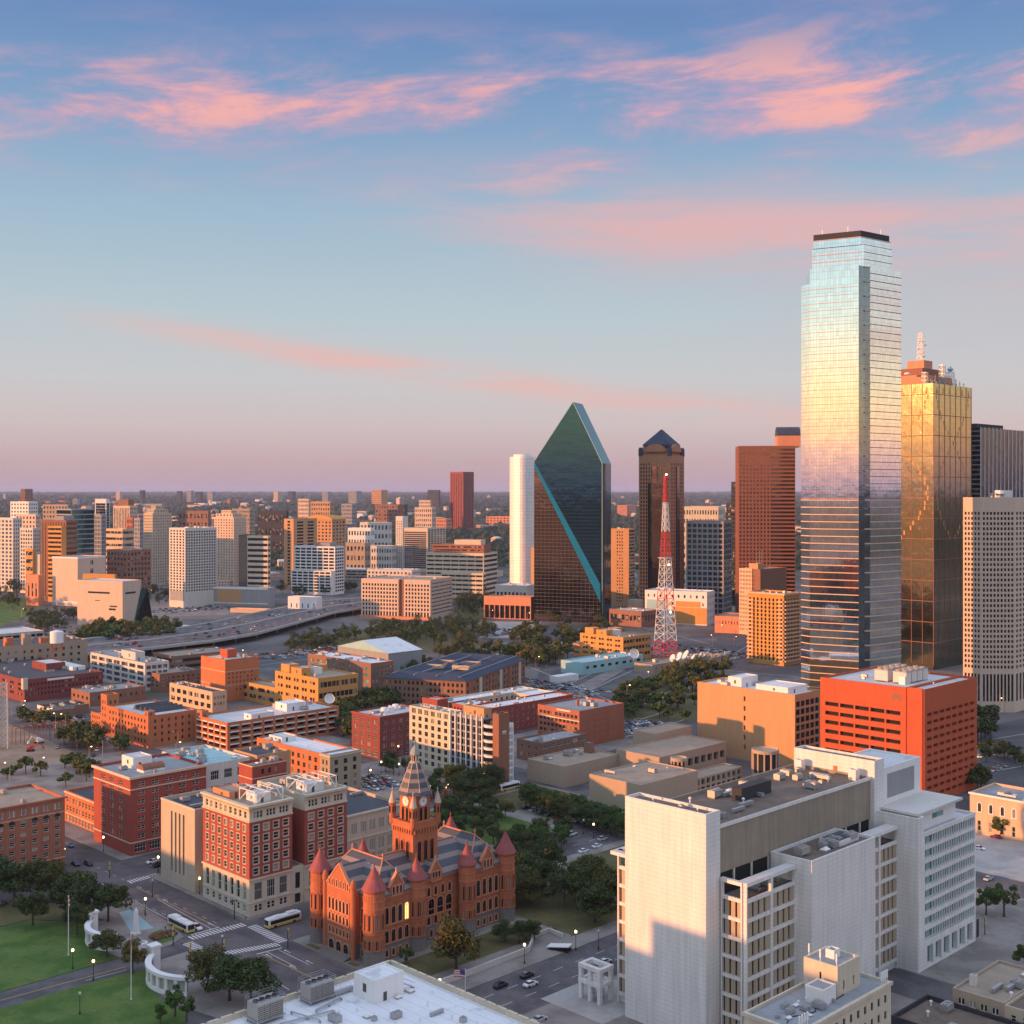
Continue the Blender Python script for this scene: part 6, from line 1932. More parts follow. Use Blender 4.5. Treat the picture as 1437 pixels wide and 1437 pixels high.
# --- tower with the pyramid cap
Dp = 1300.0
AP = 62.0
C = PX(941, Dp)
W2, D2 = xr_(C, 960, AP), yl(C, 896.5, AP)
HS = CAMZ + (HOR - 638) * Dp / F_PX; HT = CAMZ + (HOR - 623) * Dp / F_PX; HA = CAMZ + (HOR - 601) * Dp / F_PX
pt_ = thing('pyramid_tower', 'brown granite tower with dark pyramid cap behind the red and white mast', 'skyscraper', C, R_(AP))
W2 = max(W2, 28.0) if W2 < 28 else W2
def pspec(W_): return [spec(3, 34, 6, HS - 22, .62, .6, 1.2)]
block(pt_, W2, D2, HS, 'copper_granite', [spec(11, 40, 6, HS - 8, .52, .62, 1)], [spec(9, 40, 6, HS - 8, .52, .62, 1)], glass='mirror_amber', roof='roof_dark', depth=.4)
mb = MB()
for (fy, fx) in ((.36, 0), (.64, 0)):
    mb.box(-1.0, -.003, D2 * fy - 2.2, D2 * fy + 2.2, 4, HS - 30, 0)
mb.box(-1.0, -.003, D2 * .42, D2 * .58, 4, HS - 12, 0); mb.box(W2 * .40, W2 * .60, -1.0, -.003, 4, HS - 12, 0)
mb.build('bay_window', ['mirror_amber'], pt_)
i_ = 3.2
mb = MB()
n = 10
y0_, y1_, x0_, x1_ = i_, D2 - i_, i_, W2 - i_
mb.box(x0_, x1_, y0_, y1_, HS - 1, HS + (HT - HS) * .45, 0)
for (a0, a1, axis) in ((y0_ + 3, y1_ - 3, 'x'), (x0_ + 3, x1_ - 3, 'y')):
    am, rr_ = (a0 + a1) / 2, (a1 - a0) / 2
    ring = [(am + rr_ * math.cos(math.pi * k / n), HS + (HT - HS) * (.3 + .75 * math.sin(math.pi * k / n))) for k in range(n + 1)]
    if axis == 'x': mb.loft([[(x, y, z) for y, z in ring] for x in (.6, W2 - .6)], 1)
    else: mb.loft([[(x, y, z) for x, z in ring] for y in (.6, D2 - .6)], 1)
for (x, y) in ((1.5, 1.5), (W2 - 1.5, 1.5), (W2 - 1.5, D2 - 1.5), (1.5, D2 - 1.5)):
    mb.lathe(x, y, [(2.6, HS - 1), (2.6, HS + 5), (2.0, HS + 8)], 8, 2)
mb.build('crown', ['copper_granite', 'copper_granite', 'roof_navy'], pt_)
mb = MB()
q = [(x0_, y0_, HT), (x1_, y0_, HT), (x1_, y1_, HT), (x0_, y1_, HT)]
xm_, ym_ = W2 / 2, D2 / 2
mb.loft([[(x, y, HT - 2) for x, y, z in q], q, [(xm_ - .6, ym_ - .6, HA), (xm_ + .6, ym_ - .6, HA), (xm_ + .6, ym_ + .6, HA), (xm_ - .6, ym_ + .6, HA)]], 0)
mb.build('pyramid_roof', ['roof_navy'], pt_)
# --- the faceted green prism
Dp = 1262.0
AF = 70.0
C = PX(845, Dp)
W2, D2 = xr_(C, 857.5, AF), yl(C, 750, AF)
zz = lambda y, d=Dp: CAMZ + (HOR - y) * d / F_PX
ZL, ZR, ZA = zz(646), zz(650), zz(563)
yA = yl(C, 804, AF)
fp = thing('prism_skyscraper', 'faceted dark green glass skyscraper with slanted roof, teal edges and wedge shaped lower front', 'skyscraper', C, R_(AF))
mb = MB()
sil = [(0, 0), (0, ZR), (yA, ZA), (D2, ZL), (D2, 0)]
f0 = [(0, y, z) for y, z in sil]; f1 = [(W2, y, z) for y, z in sil]
mb.poly(f0[::-1], 0)
mb.poly(f1, 0)
mb.poly([f0[0], f1[0], f1[1], f0[1]], 0); mb.poly([f0[1], f1[1], f1[2], f0[2]], 1); mb.poly([f0[2], f1[2], f1[3], f0[3]], 1); mb.poly([f0[3], f1[3], f1[4], f0[4]], 0)
mb.build('curtain_wall', ['mirror_green', 'mirror_teal'], fp)
# lower front: a glass wedge growing out of the wall; its sloping top is the teal plane
ZB = zz(826)
yB = .5
o0, o1 = 1.0, 4.4
bk = [(-.003, D2, 0), (-.003, 2, 0), (-.003, 2, zz(820)), (-.003, D2, ZL - 1)]
ft = [(-o0, D2, 0), (-o1, yB, 0), (-o1, yB, ZB - 14), (-o0, D2, ZL - 6)]
mb = MB()
mb.poly([ft[0], ft[3], ft[2], ft[1]], 0)
mb.poly([bk[3], ft[3], ft[2], bk[2]][::-1], 1)
mb.poly([bk[0], ft[0], ft[3], bk[3]], 0); mb.poly([bk[1], ft[1], ft[2], bk[2]], 0)
mb.build('wedge_front', ['mirror_amber', 'mirror_teal'], fp)
mb = MB()
for a, b in ((f0[1], f0[2]), (f0[2], f0[3]), (f0[1], f0[0])): mb.tube(a, b, .35, 4)
mb.build('edge_trim', ['roof_teal'], fp)
mb = MB()
z = 3.7
while z < ZA - 6:
    f = 0.0 if z < ZR else (z - ZR) / (ZA - ZR)
    g_ = 0.0 if z < ZL else (z - ZL) / (ZA - ZL)
    mb.box(-.10, -.003, yA * f + .4, D2 - (D2 - yA) * g_ - .4, z, z + .16)
    z += 3.7
mb.build('floor_lines', ['charcoal'], fp)
mb = MB()
def wx(y): return -o1 + (o1 - o0) * (y - yB) / (D2 - yB) - .03
def wy(z): return yB if z < ZB - 14 else yB + (D2 - yB) * (z - ZB + 14) / (ZL - 6 - ZB + 14)
z = 3.0
while z < ZL - 9:
    y = wy(z + .5)
    mb.poly([(wx(y), y, z), (wx(D2), D2, z), (wx(D2), D2, z + .3), (wx(y), y, z + .3)], 0); z += 3.7
y = yB + 3
while y < D2:
    zt_ = ZB - 14 + (ZL - 6 - ZB + 14) * (y - yB) / (D2 - yB)
    mb.poly([(wx(y) - .02, y, 0), (wx(y) - .02, y + .2, 0), (wx(y) - .02, y + .2, zt_), (wx(y) - .02, y, zt_)], 0); y += 4.4
mb.build('glazing_bars', ['frame_dark'], fp)
# --- white glass tower with rounded end, left of the prism
Dp = 1500.0
C = PX(733, Dp)
H2 = CAMZ + (HOR - 641.5) * Dp / F_PX
mt = thing('white_tower', 'slender rounded white glass tower blazing in the low sun left of the green prism', 'skyscraper', C, 0)
mb = MB()
rx_, ry_ = 15.2, 22.0
el_ = [(rx_ * math.cos(2 * math.pi * k / 28), ry_ * math.sin(2 * math.pi * k / 28)) for k in range(28)]
mb.prism(el_, 0, H2, 0, 1); mb.build('curtain_wall', ['mirror_white', 'roof_white'], mt)
ledges(mt, el_, 4, H2, 3.9, .8, .35, 'white_paint')
mb = MB(); mb.prism([(x * .7, y * .7) for x, y in el_], H2, H2 + 3, 0); mb.build('roof_house', ['white_paint'], mt)
# --- lattice television mast
C = P(934, 931)
H2 = CAMZ + (HOR - 667) * C.y / F_PX
tv = thing('lattice_mast', 'tall red and white steel lattice mast standing among dishes on the low brown building', 'mast', C, R_(30))
seg = lambda z: (z * 7) 
n = 7
edges = [0, .12, .29, .40, .56, .70, .855, 1.0]
wide = lambda t: 6.3 * (1 - t) ** 1.25 + .8
for k in range(7):
    t0, t1 = edges[k], edges[k + 1]
    nn_ = max(2, int((t1 - t0) * 26))
    lattice(tv, 0, 0, H2 * t0, wide(t0), wide(t1), H2 * (t1 - t0), nn_, ['red_steel' if k % 2 == 0 else 'white_steel'], 'lattice_section', r=.27)
mb = MB()
for t in (.40, .56): mb.box(-wide(t) - 1.2, wide(t) + 1.2, -wide(t) - 1.2, wide(t) + 1.2, H2 * t, H2 * t + .3)
mb.build('platform', ['white_steel'], tv)
for t in (.52, .27, .999):
    mb = MB(); mb.lathe(0, 0, [(.05, 0), (.7, .4), (.7, 1.0), (.1, 1.5)], 8); mb.build('beacon', ['beacon_glow'], tv, (wide(t) * .2, -wide(t), H2 * t))

# ================================================================ MIDDLE DISTANCE
def mid(name, label, xc, yb, xl, xr, yt, wall, lf=(), rf=(), a=GA, d=None, Dm=None, Wm=None, units=0, **kw):
    """a building from the photo columns of its near corner and its two ends; Dm / Wm give a side the photo hides"""
    C = PX(xc, d) if d else P(xc, yb)
    z0 = terr(C.x, C.y) if C.y > 2300 else 0.0
    H_ = CAMZ - (yt - HOR) * C.y / F_PX - z0
    W_, D_ = dims(xc, C, xl, xr, a, Wm, Dm)
    r = thing(name, label, 'building', (C.x, C.y, z0), R_(a))
    f = lambda s: s(W_, D_, H_) if callable(s) else s
    block(r, W_, D_, H_, wall, f(lf), f(rf), **kw)
    if units: roof_units(r, 0, W_, 0, D_, H_ - kw.get('par', .9), units, int(xc), 1.2)
    return r, W_, D_, H_, C
def gr(nx, nz, wu=.5, wz=.55, z0=3, top=2, m=.8):
    return lambda W_, D_, H_: [spec(nx, nz, z0, H_ - top, wu, wz, m)]
def rib(nz, wz=.5, z0=2, top=1.2):
    return lambda W_, D_, H_: [spec(1, nz, z0, H_ - top, .985, wz, .3)]
# warehouses of the west end, left side
r, W_, D_, H_, C = mid('brick_warehouse', 'long dark red brick warehouse with two rows of windows at the left edge', 34.4, 985.7, -60, 144.7, 954, 'brick_darkred', gr(9, 3, .5, .5), gr(22, 3, .5, .5), roof='roof_dark', units=10)
roof_box(r, 'penthouse', W_ * .55, W_ * .80, D_ * .3, D_ * .5, H_ - .9, 5, 'brick_darkred', 'roof_pale'); roof_box(r, 'penthouse', -1.5, 1.5, -1.5, 1.5, H_ - 6, 7, 'stone_cream', door=False)
mb = MB(); mb.box(W_ * .28, W_ * .62, -.15, -.003, H_ - 2.2, H_ - .9); mb.build('sign', ['sign_white'], r)
roof_box(r, 'penthouse', W_ * .80, W_ * .97, D_ * .2, D_ * .5, H_ - .9, 2.5, 'white_paint', 'roof_white')
r, W_, D_, H_, C = mid('brick_warehouse', 'tan brown brick warehouse with scattered windows under a white water tank', -50, 0, None, 123, 912, 'stone_tan', (), lambda W_, D_, H_: [spec(14, 4, 3, H_ - 3, .35, .45, 4)], d=860, Dm=40, roof='roof_dark', units=8)
for k in range(5): roof_box(r, 'roof_house', 18 + k * 13, 23 + k * 13, 4, 10, H_ - .9, 4 + (k % 3) * 2, 'brick_orange' if k % 2 else 'stone_tan', door=False)
Cw = PX(79.6, 885)
wt = thing('water_tank', 'white drum water tank on steel legs above the tan brown warehouse roof', 'water tank', (Cw.x, Cw.y, 19))
mb = MB(); mb.lathe(0, 0, [(4.4, 7), (4.6, 7.2), (4.6, 15.0), (4.4, 15.3), (.3, 16.3)], 20); mb.build('drum', ['tank_white'], wt)
for k in range(6):
    t = k * math.pi / 3; mb = MB(); mb.tube((4.2 * math.cos(t), 4.2 * math.sin(t), 0), (3.9 * math.cos(t), 3.9 * math.sin(t), 7.1), .3, 6); mb.tube((4.2 * math.cos(t), 4.2 * math.sin(t), .6), (3.9 * math.cos(t + 1.05), 3.9 * math.sin(t + 1.05), 6.5), .12, 4); mb.build('leg', ['brown_granite'], wt)
r, W_, D_, H_, C = mid('loft_building', 'white framed concrete loft with large grid windows and grey roof', 203.5, 970, 126.6, 237, 930.6, 'concrete_pale', gr(7, 4, .78, .62, 1.5, 1.2), gr(4, 4, .8, .6, 1.5, 1.2), roof='roof_grey', units=6, glass='pane_blue')
roof_box(r, 'penthouse', W_ * .2, W_ * .6, D_ * .25, D_ * .5, H_ - .9, 6, 'concrete_pale')
r, W_, D_, H_, C = mid('brick_restaurant', 'low brown brick restaurant with a white lettered sign board along its parapet', 69.7, 1008, 52.5, 125, 994, 'brick_brown', (), (), roof='roof_dark', units=7, par=1.2)
tx = bpy.data.curves.new('sign', 'FONT'); tx.body = 'THE SPAGHETTI WAREHOUSE'; tx.size = 1.75; tx.extrude = .05; tx.materials.append(M('sign_white'))
o = link('sign', tx)
me = bpy.data.meshes.new_from_object(o.evaluated_get(bpy.context.evaluated_depsgraph_get())); bpy.data.objects.remove(o)
o = link('sign', me, r, (.6, -.12, H_ - 1.7)); o.rotation_euler = (R_(90), 0, 0); o.scale = (.62, 1, 1)
mb = MB(); mb.box(-.12, -.003, 0, D_, H_ - 1.9, H_ - .2); mb.build('parapet_band', ['sign_white'], r); cornice(r, W_, D_, H_ - .15, .3, .2, 'stone_cream')
mid('brick_shed', 'low brown shed row with pale roof patches behind the lettered restaurant', 126, 992, 100, 204, 972, 'brick_brown', gr(4, 1, .4, .5), gr(10, 1, .4, .5), roof='roof_grey', units=9)
r, W_, D_, H_, C = mid('brick_storehouse', 'tall blank orange brick storehouse with a red roof house', 316, 985.5, 282, 363.7, 926, 'brick_orange', (), lambda W_, D_, H_: [spec(8, 5, 6, H_ - 8, .35, .45, 1.5)], roof='roof_pale', units=8)
roof_box(r, 'roof_house', W_ * .35, W_ * .62, D_ * .4, D_ * .7, H_ - .9, 5.5, 'garage_red', door=False); band(r, 'stone_beige', W_, D_, H_ - 8, .4, .15); band(r, 'stone_beige', W_, D_, 10, .4, .15)
mid('cream_shop', 'peach painted low shop row with big windows in front of the blank orange storehouse', 298, 1000, 238, 318, 971, 'peach_paint', gr(7, 2, .65, .55, 1, 1.5), gr(4, 2, .5, .5), roof='roof_dark', units=6)
mid('brown_block', 'brown brick block between the white framed loft and the orange storehouse', 224, 972, 200, 283, 946, 'brick_brown', gr(4, 3), gr(8, 3, .4, .5), roof='roof_tan', units=5)
mid('brown_block', 'long low brown parking deck behind the orange storehouse', 245, 945, 215, 330, 921, 'brick_brown', rib(2), rib(2), roof='roof_tan', units=4)
r, W_, D_, H_, C = mid('grey_deck', 'grey concrete parking deck with three open floors at the left edge', -40, 0, None, 62, 893, 'concrete', (), lambda W_, D_, H_: [dict(spec(9, 3, .6, H_ - 1, .9, .5, .4, style='void'), depth=1.5)], d=1010, Dm=45, roof='roof_pale')
# yellow office twice: near its dish on the left, and beside the mast
def yellow(xc, yb, xl, xr, yt, xw, lab):
    r, W_, D_, H_, C = mid('yellow_office', lab, xc, yb, xl, xr, yt, 'paint_yellow', lambda W_, D_, H_: [spec(5, 4, 2, H_ - 1, .62, .40, 1.5, grp=2)], lambda W_, D_, H_: [spec(9, 3, 2, H_ - 1, .88, .48, .5)], roof='roof_tan', units=3)
    roof_box(r, 'penthouse', 2, 9, D_ * .72, D_ * .92, H_ - .9, 5.5, 'paint_yellow', door=False); roof_box(r, 'penthouse', .1, 7, D_ * .38, D_ * .62, H_ - .9, 5.0, 'paint_yellow')
    roof_box(r, 'penthouse', W_ * .35, W_ * .55, D_ * .4, D_ * .7, H_ - .9, 4, 'white_paint', door=False); roof_box(r, 'penthouse', W_ * .7, W_ * .9, D_ * .6, D_ * .8, H_ - .9, 4, 'paint_yellow', door=False)
    yw = yl(C, xw)
    block(r, 14, yw - D_ - .02, H_ * .52, 'paint_yellow', [spec(4, 2, 1.2, H_ * .52 - .8, .75, .5, .6)], [], roof='roof_tan', x0=.3, y0=D_ + .01, name='wing_wall')
    return r
yellow(446.5, 1005, 386, 502, 952, 335, 'yellow orange five storey office with paired windows, behind the brick parking garage')
yellow(874.5, 929, 814, 913.4, 894.5, 804, 'yellow orange five storey office with paired windows, beside the red and white mast')
def dish(pos, r_, lab, az=-150, elv=35, h_=3.0, mat='white_steel'):
    t = thing('satellite_dish', lab, 'satellite dish', pos, R_(az), None)
    mb = MB(); mb.lathe(0, 0, [(.25, 0), (.2, h_)], 8); mb.build('post', ['steel'], t)
    mb = MB()
    mb.lathe(0, 0, [(.05, 0), (r_ * .4, r_ * .06), (r_ * .75, r_ * .2), (r_, r_ * .38), (r_ * .98, r_ * .42), (r_ * .7, r_ * .22), (.05, .06)], 20)
    for k in range(3):
        a_ = k * 2.094
        mb.tube((r_ * .8 * math.cos(a_), r_ * .8 * math.sin(a_), r_ * .25), (0, 0, r_ * .95), .06, 4)
    mb.lathe(0, 0, [(.25, r_ * .9), (.25, r_ * 1.05)], 8)
    o = mb.build('reflector', [mat], t, (0, 0, h_)); o.rotation_euler = (R_(90 - elv), 0, 0)
    return t
q = P(462, 1012); dish((q.x, q.y, 5), 3.0, 'large round dish on a post in front of the near yellow office', 20, 20, 8)
q = P(889, 940); dish((q.x, q.y, 4), 3.8, 'large round dish on a post in front of the yellow office by the mast', 20, 20, 8)
# brick buildings in the middle
mid('brick_offices', 'brown red brick building with greenish windows and pale roof behind the near yellow office', 520.5, 976, 432, 552.5, 931, 'brick_brown', gr(8, 4, .6, .5), gr(6, 4, .6, .55), glass='pane_teal', roof='roof_white', units=8)
r, W_, D_, H_, C = mid('metal_hall', 'big grey metal roofed hall with two sloping roof planes', 545, 930, 474, 592, 917, 'grey_panel', (), (), roof='roof_pale', d=900, par=.2)
mb = MB()
mb.poly([(-.5, -.5, H_), (W_ + .5, -.5, H_), (W_ + .5, D_ * .5, H_ + 7), (-.5, D_ * .5, H_ + 7)], 0); mb.poly([(-.5, D_ * .5, H_ + 7), (W_ + .5, D_ * .5, H_ + 7), (W_ + .5, D_ + .5, H_), (-.5, D_ + .5, H_)], 0)
mb.poly([(-.4, -.5, H_), (-.4, D_ * .5, H_ + 6.9), (-.4, D_ + .5, H_)], 1); mb.poly([(W_ + .4, -.5, H_), (W_ + .4, D_ + .5, H_), (W_ + .4, D_ * .5, H_ + 6.9)], 1)
mb.build('gable_roof', ['roof_white', 'roof_teal'], r)
# blue-roofed apartment quadrangle
AQ = 70
C = P(653.5, 996)
W_, D_ = dims(653.5, C, 538, 737, AQ)
H_ = CAMZ - (957 - HOR) * C.y / F_PX
r = thing('slate_apartments', 'four storey brick apartments with a dark blue hipped roof round two small courts', 'building', C, R_(AQ))
block(r, W_, D_, H_, 'brick_brown', [spec(18, 4, 1, H_ - .5, .5, .55, 1)], [spec(20, 4, 1, H_ - .5, .4, .6, 1)], frame='frame_white', roof='roof_navy', par=.2)
mb = MB()
t = 9.0
def rfm(pts, z): return [(x, y, z) for x, y in pts]
out = [(-.6, -.6), (W_ + .6, -.6), (W_ + .6, D_ + .6), (-.6, D_ + .6)]
md = [(t, t), (W_ - t, t), (W_ - t, D_ - t), (t, D_ - t)]
inn = [(2 * t, 2 * t), (W_ - 2 * t, 2 * t), (W_ - 2 * t, D_ - 2 * t), (2 * t, D_ - 2 * t)]
mb.loft([rfm(out, H_ + .05), rfm(md, H_ + 3.4), rfm(inn, H_ + .1)], 0, cap=False)
xm = W_ / 2
mb.loft([[(xm - 8, 2 * t, H_ + .1), (xm, 2 * t, H_ + 3.4), (xm + 8, 2 * t, H_ + .1)], [(xm - 8, D_ - 2 * t, H_ + .1), (xm, D_ - 2 * t, H_ + 3.4), (xm + 8, D_ - 2 * t, H_ + .1)]], 0, closed=False, cap=False)
mb.build('hip_roof', ['roof_navy'], r)
for k in (.28, .62): roof_box(r, 'light_court', W_ * .40, W_ * .60, D_ * k, D_ * k + 12, H_ + .3, 2.9, 'stone_beige', 'charcoal', door=False, par=1.5)
for k in range(4):
    mb = MB(); mb.box(2, W_ - 2, 0, .5, 0, .4); mb.build('roof_rail', ['steel'], r, (0, 5 + k * (D_ - 10) / 3, H_ + 2.2))
for k in range(6): roof_box(r, 'bay', 4 + k * W_ / 6, 8 + k * W_ / 6, -.6, -.003, 0, H_ - .5, 'stone_cream' if k % 2 else 'brick_rust', door=False)
mid('teal_hall', 'low pale green and blue roofed hall in front of the yellow office by the mast', 818, 945, 800, 902, 930, 'roof_teal', (), gr(8, 1, .5, .5), roof='roof_teal', units=6, d=905, Dm=22)
mid('tan_shed', 'low tan shed with a corrugated front near the blue roofed apartments', 742, 930, 726, 772, 913, 'stone_tan', (), gr(10, 1, .5, .6), roof='roof_pale', units=4)
mid('bus_shelter_hall', 'flat white canopy over the bus bays between car park and museum', 783, 957, 779, 812, 950, 'white_paint', (), (), roof='roof_white', d=868, Dm=8, par=.1)
r, W_, D_, H_, C = mid('dish_station', 'long low brown station building carrying a row of white dishes', 916, 946, 890, 1012, 933, 'stone_tan', (), gr(12, 1, .3, .5), roof='roof_tan', units=8)
for k in range(9):
    q = PX(945 + k * 9.5, C.y + 24 + (k % 3) * 7)
    dish((q.x, q.y, H_ - 1), 3.0 + (k % 3) * .6, 'white dish on the long low brown station roof', -60 - k * 9, 25 + k * 3, 2.5)['group'] = 'dishes on the station roof'
# towers and blocks around the foot of the big ones
r, W_, D_, H_, C = mid('balcony_apartments', 'orange lit apartment tower with stacked white balconies at the foot of the tallest tower', 1100, 935, 1049, 1122.5, 833, 'paint_yellow', lambda W_, D_, H_: [spec(9, 16, 3, H_ - 4, .5, .72, .6)], lambda W_, D_, H_: [spec(5, 16, 3, H_ - 4, .55, .72, .6)], roof='roof_tan', units=4, depth=1.2, glass='pane_dark')
cornice(r, W_, D_, H_ - 1.4, 1.4, 1.6, 'peach_paint')
for (y0_, y1_) in ((D_ - 6, D_ - .2), (.2, 5)):
    for k in range(16):
        z = 3 + k * (H_ - 7) / 16
        mb = MB(); mb.box(-1.5, -.003, y0_, y1_, z, z + 1.2); mb.build('balcony', ['peach_paint'], r)
for k in range(16):
    z = 3 + k * (H_ - 7) / 16
    mb = MB(); mb.box(.3, W_ - .3, -1.5, -.003, z, z + 1.2); mb.build('balcony', ['peach_paint'], r)
r, W_, D_, H_, C = mid('gridded_hotel', 'pale gridded hotel block with orange side wall and aerials before the wide brown tower', 1067, 0, 1038, 1104, 799, 'brown_granite', lambda W_, D_, H_: [spec(8, 15, 3, H_ - 1, .4, .45, 6)], (), d=1150, roof='roof_tan', units=3)
y1 = yl(C, 1056); block(r, 8, D_ - y1, H_ + .3, 'peach_paint', [spec(8, 15, 3, H_ - 1, .42, .5, .5)], [], x0=-.8, y0=y1, name='front_wall', roof='roof_tan')
roof_box(r, 'roof_house', 2, 12, 4, 14, H_ - .9, 6, 'paint_tan', door=False)
for k in range(3): mb = MB(); mb.tube((0, 0, 0), (0, 0, 11 + k), .18, 5); mb.build('aerial', ['steel'], r, (6 + k * 4, 8, H_ + 4))
mid('brown_slim_tower', 'slim dark ribbed tower just left of the wide brown tower', 1036, 0, 1026, 1045, 676, 'charcoal', rib(30), rib(30), d=1500, roof='roof_dark')
mid('brown_slim_tower', 'dark banded lower tower left of the wide brown tower', 1037, 0, 1019, 1050, 706, 'charcoal', rib(24), rib(24), d=1450, roof='roof_dark')
r, W_, D_, H_, C = mid('green_office', 'green glass office with a pale square grid right of the pyramid tower', 1015.6, 0, 963, 1027, 731.5, 'grey_panel', gr(7, 17, .74, .66, 4, 2), gr(4, 17, .9, .8, 4, 2), a=66, d=1310, glass='mirror_green', roof='roof_dark')
mid('grid_block', 'cream gridded block showing above the green glass office', 1008, 0, 958, 1016, 711, 'stone_cream', gr(13, 9, .5, .5), gr(4, 9), a=72, d=1700, roof='roof_tan', units=5)
r, W_, D_, H_, C = mid('slab_apartments', 'orange slab apartment tower with a blank sunlit wall right of the green prism', 882.5, 0, 857, 891, 742, 'paint_tan', lambda W_, D_, H_: [spec(3, 22, 4, H_ - 2, .5, .5, D_ * .30)], rib(22, .6), a=64, d=1440, roof='roof_tan', units=2)
mid('slab_apartments', 'narrow orange slab just left of the green prism foot', 757, 0, 745, 772, 768, 'paint_tan', (), (), a=64, d=1420, roof='roof_tan')
r, W_, D_, H_, C = mid('mural_school', 'boxy building painted in white, blue and yellow stripes behind the mast', 992, 878, 905, 1003, 831, 'white_paint', gr(10, 4, .3, .4, 2, 1.5), gr(3, 4, .3, .4), a=64, roof='roof_white', units=6)
mb = MB(); mb.box(-.15, -.003, .1, D_ * .55, 1, H_ * .52); mb.box(-.15, -.003, D_ * .1, D_ * .5, H_ * .53, H_ * .7); mb.build('mural_band', ['paint_yellow'], r)
mb = MB(); mb.box(-.15, -.003, D_ * .62, D_ * .97, 1, H_ * .72); mb.build('mural_band', ['roof_teal'], r)
mid('courtyard_block', 'low brown block with a sunken square roof behind the mural building', 1004, 0, 940, 1023, 829, 'brick_brown', gr(14, 3, .6, .4), gr(6, 3), a=66, d=1420, roof='roof_tan', units=4)
mid('salmon_hall', 'low salmon hall with a row of small square windows', 1050, 890, 1003, 1062, 866, 'salmon_paint', gr(11, 1, .3, .3, 5, 1), (), a=66, roof='roof_tan')
mid('cream_kiosk', 'small cream block below the orange slab apartments', 893, 0, 881, 903, 842, 'stone_cream', (), (), d=1300, roof='roof_pale')
mid('low_terrace', 'long low terrace building with a pale roof between the green prism and the mural building', 900, 0, 855, 925, 858, 'brick_brown', gr(8, 1, .7, .5), gr(6, 1), d=1220, roof='roof_pale', units=6)
mid('glass_pavilion', 'small white and blue banded pavilion right of the pyramid tower foot', 905, 0, 890, 925, 822, 'pane_blue', gr(6, 2, .5, .7), (), d=1420, roof='roof_pale')
r, W_, D_, H_, C = mid('colonnade_bank', 'low salmon brown building with a deep colonnade at the foot of the green prism', 745, 868, 679, 752, 838, 'salmon_paint', lambda W_, D_, H_: [dict(spec(9, 1, .5, H_ * .62, .84, .95, .5, style='void'), depth=2.0)], (), a=70, d=1290, roof='roof_tan')
mid('white_roof_block', 'pale flat block behind the colonnade building', 740, 0, 695, 752, 822, 'concrete_pale', gr(8, 1, .6, .5), (), a=70, d=1390, roof='roof_white', units=6)
# the gridded twin block and neighbours
A7 = 70
r, W_, D_, H_, C = mid('gridded_office', 'pink lit cream office of two gridded wings with a dark slot between them', 605.6, 870, 508.7, 634.8, 814, 'limestone', (), lambda W_, D_, H_: [spec(1, 9, 4, H_ - 2, .99, .3, .1)], a=A7, roof='roof_tan', units=6)
y0_, y1_ = yl(C, 568.5, A7), yl(C, 560.8, A7)
for (a_, b_) in ((.0, y0_), (y1_, D_)):
    block(r, 3, b_ - a_, H_ + .02, 'limestone', [spec(8 if a_ == 0 else 12, 1, 2, 8, .55, .9, 1), spec(8 if a_ == 0 else 12, 7, 8.5, H_ - 4, .55, .6, 1)], [], x0=-3.02, y0=a_, name='wing_wall', roof='roof_tan', glass='pane_dark')
mb = MB(); mb.box(-.4, -.01, y0_ + .1, y1_ - .1, 1, H_); mb.build('slot_glass', ['brown_granite'], r)
mb = MB(); mb.box(-7, -3.1, 0, D_, 0, 3); mb.build('terrace_wall', ['salmon_paint'], r)
r, W_, D_, H_, C = mid('banded_office', 'golden banded stepped office with long dark window strips, behind the twin gridded block', 679, 840, 598, 698, 776.5, 'stone_cream', lambda W_, D_, H_: [spec(7, 9, 6, H_ - 2, .93, .42, .8)], rib(9), a=A7, roof='roof_tan', glass='pane_dark')
block(r, 10, D_ * .72, H_ * .57, 'stone_cream', [spec(6, 5, 3, H_ * .57 - 1, .93, .42, .8)], [spec(1, 5, 3, H_ * .57 - 1, .97, .5, .2)], x0=-10.02, y0=-3, name='lower_wall', roof='roof_tan', glass='pane_dark')
block(r, 24, D_ * .9, H_ + 10, 'brown_granite', [spec(1, 2, H_ + 1, H_ + 9, .97, .4, .3)], [], x0=8, y0=3, z0=H_ - 1, name='upper_wall', roof='roof_tan')
roof_box(r, 'roof_house', 10, 26, 8, 44, H_ + 9, 7, 'stone_cream', door=False)
r, W_, D_, H_, C = mid('blue_glass_office', 'blue glass office wrapped in a pale stone corner frame', 600, 0, 566, 625.5, 741, 'limestone', lambda W_, D_, H_: [spec(1, 18, 5, H_ - 6, .95, .8, 1)], gr(6, 18, .7, .7), a=60, d=2050, glass='mirror_steelblue', roof='roof_tan')
block(r, 16, 14, H_ + 19, 'concrete_pale', [spec(3, 20, 4, H_ + 12, .5, .6, 1)], [], x0=-2, y0=D_ + .02, name='stair_wall', roof='roof_tan')
r, W_, D_, H_, C = mid('dark_grid_office', 'stepped dark glass office with a white square grid', 470, 0, 413, 483, 767, 'white_paint', gr(7, 14, .84, .62, 3, 1.5), gr(4, 14, .8, .62, 3, 1.5), a=68, d=1600, glass='pane_dark', roof='roof_dark')
block(r, 10, D_ * .98, H_ * .5, 'white_paint', [spec(7, 7, 3, H_ * .5 - 1, .84, .62, .8)], [], x0=-8, y0=1, name='lower_wall', glass='pane_dark'); roof_box(r, 'roof_house', 8, 26, 12, 34, H_ - .9, 5, 'grey_panel', door=False)
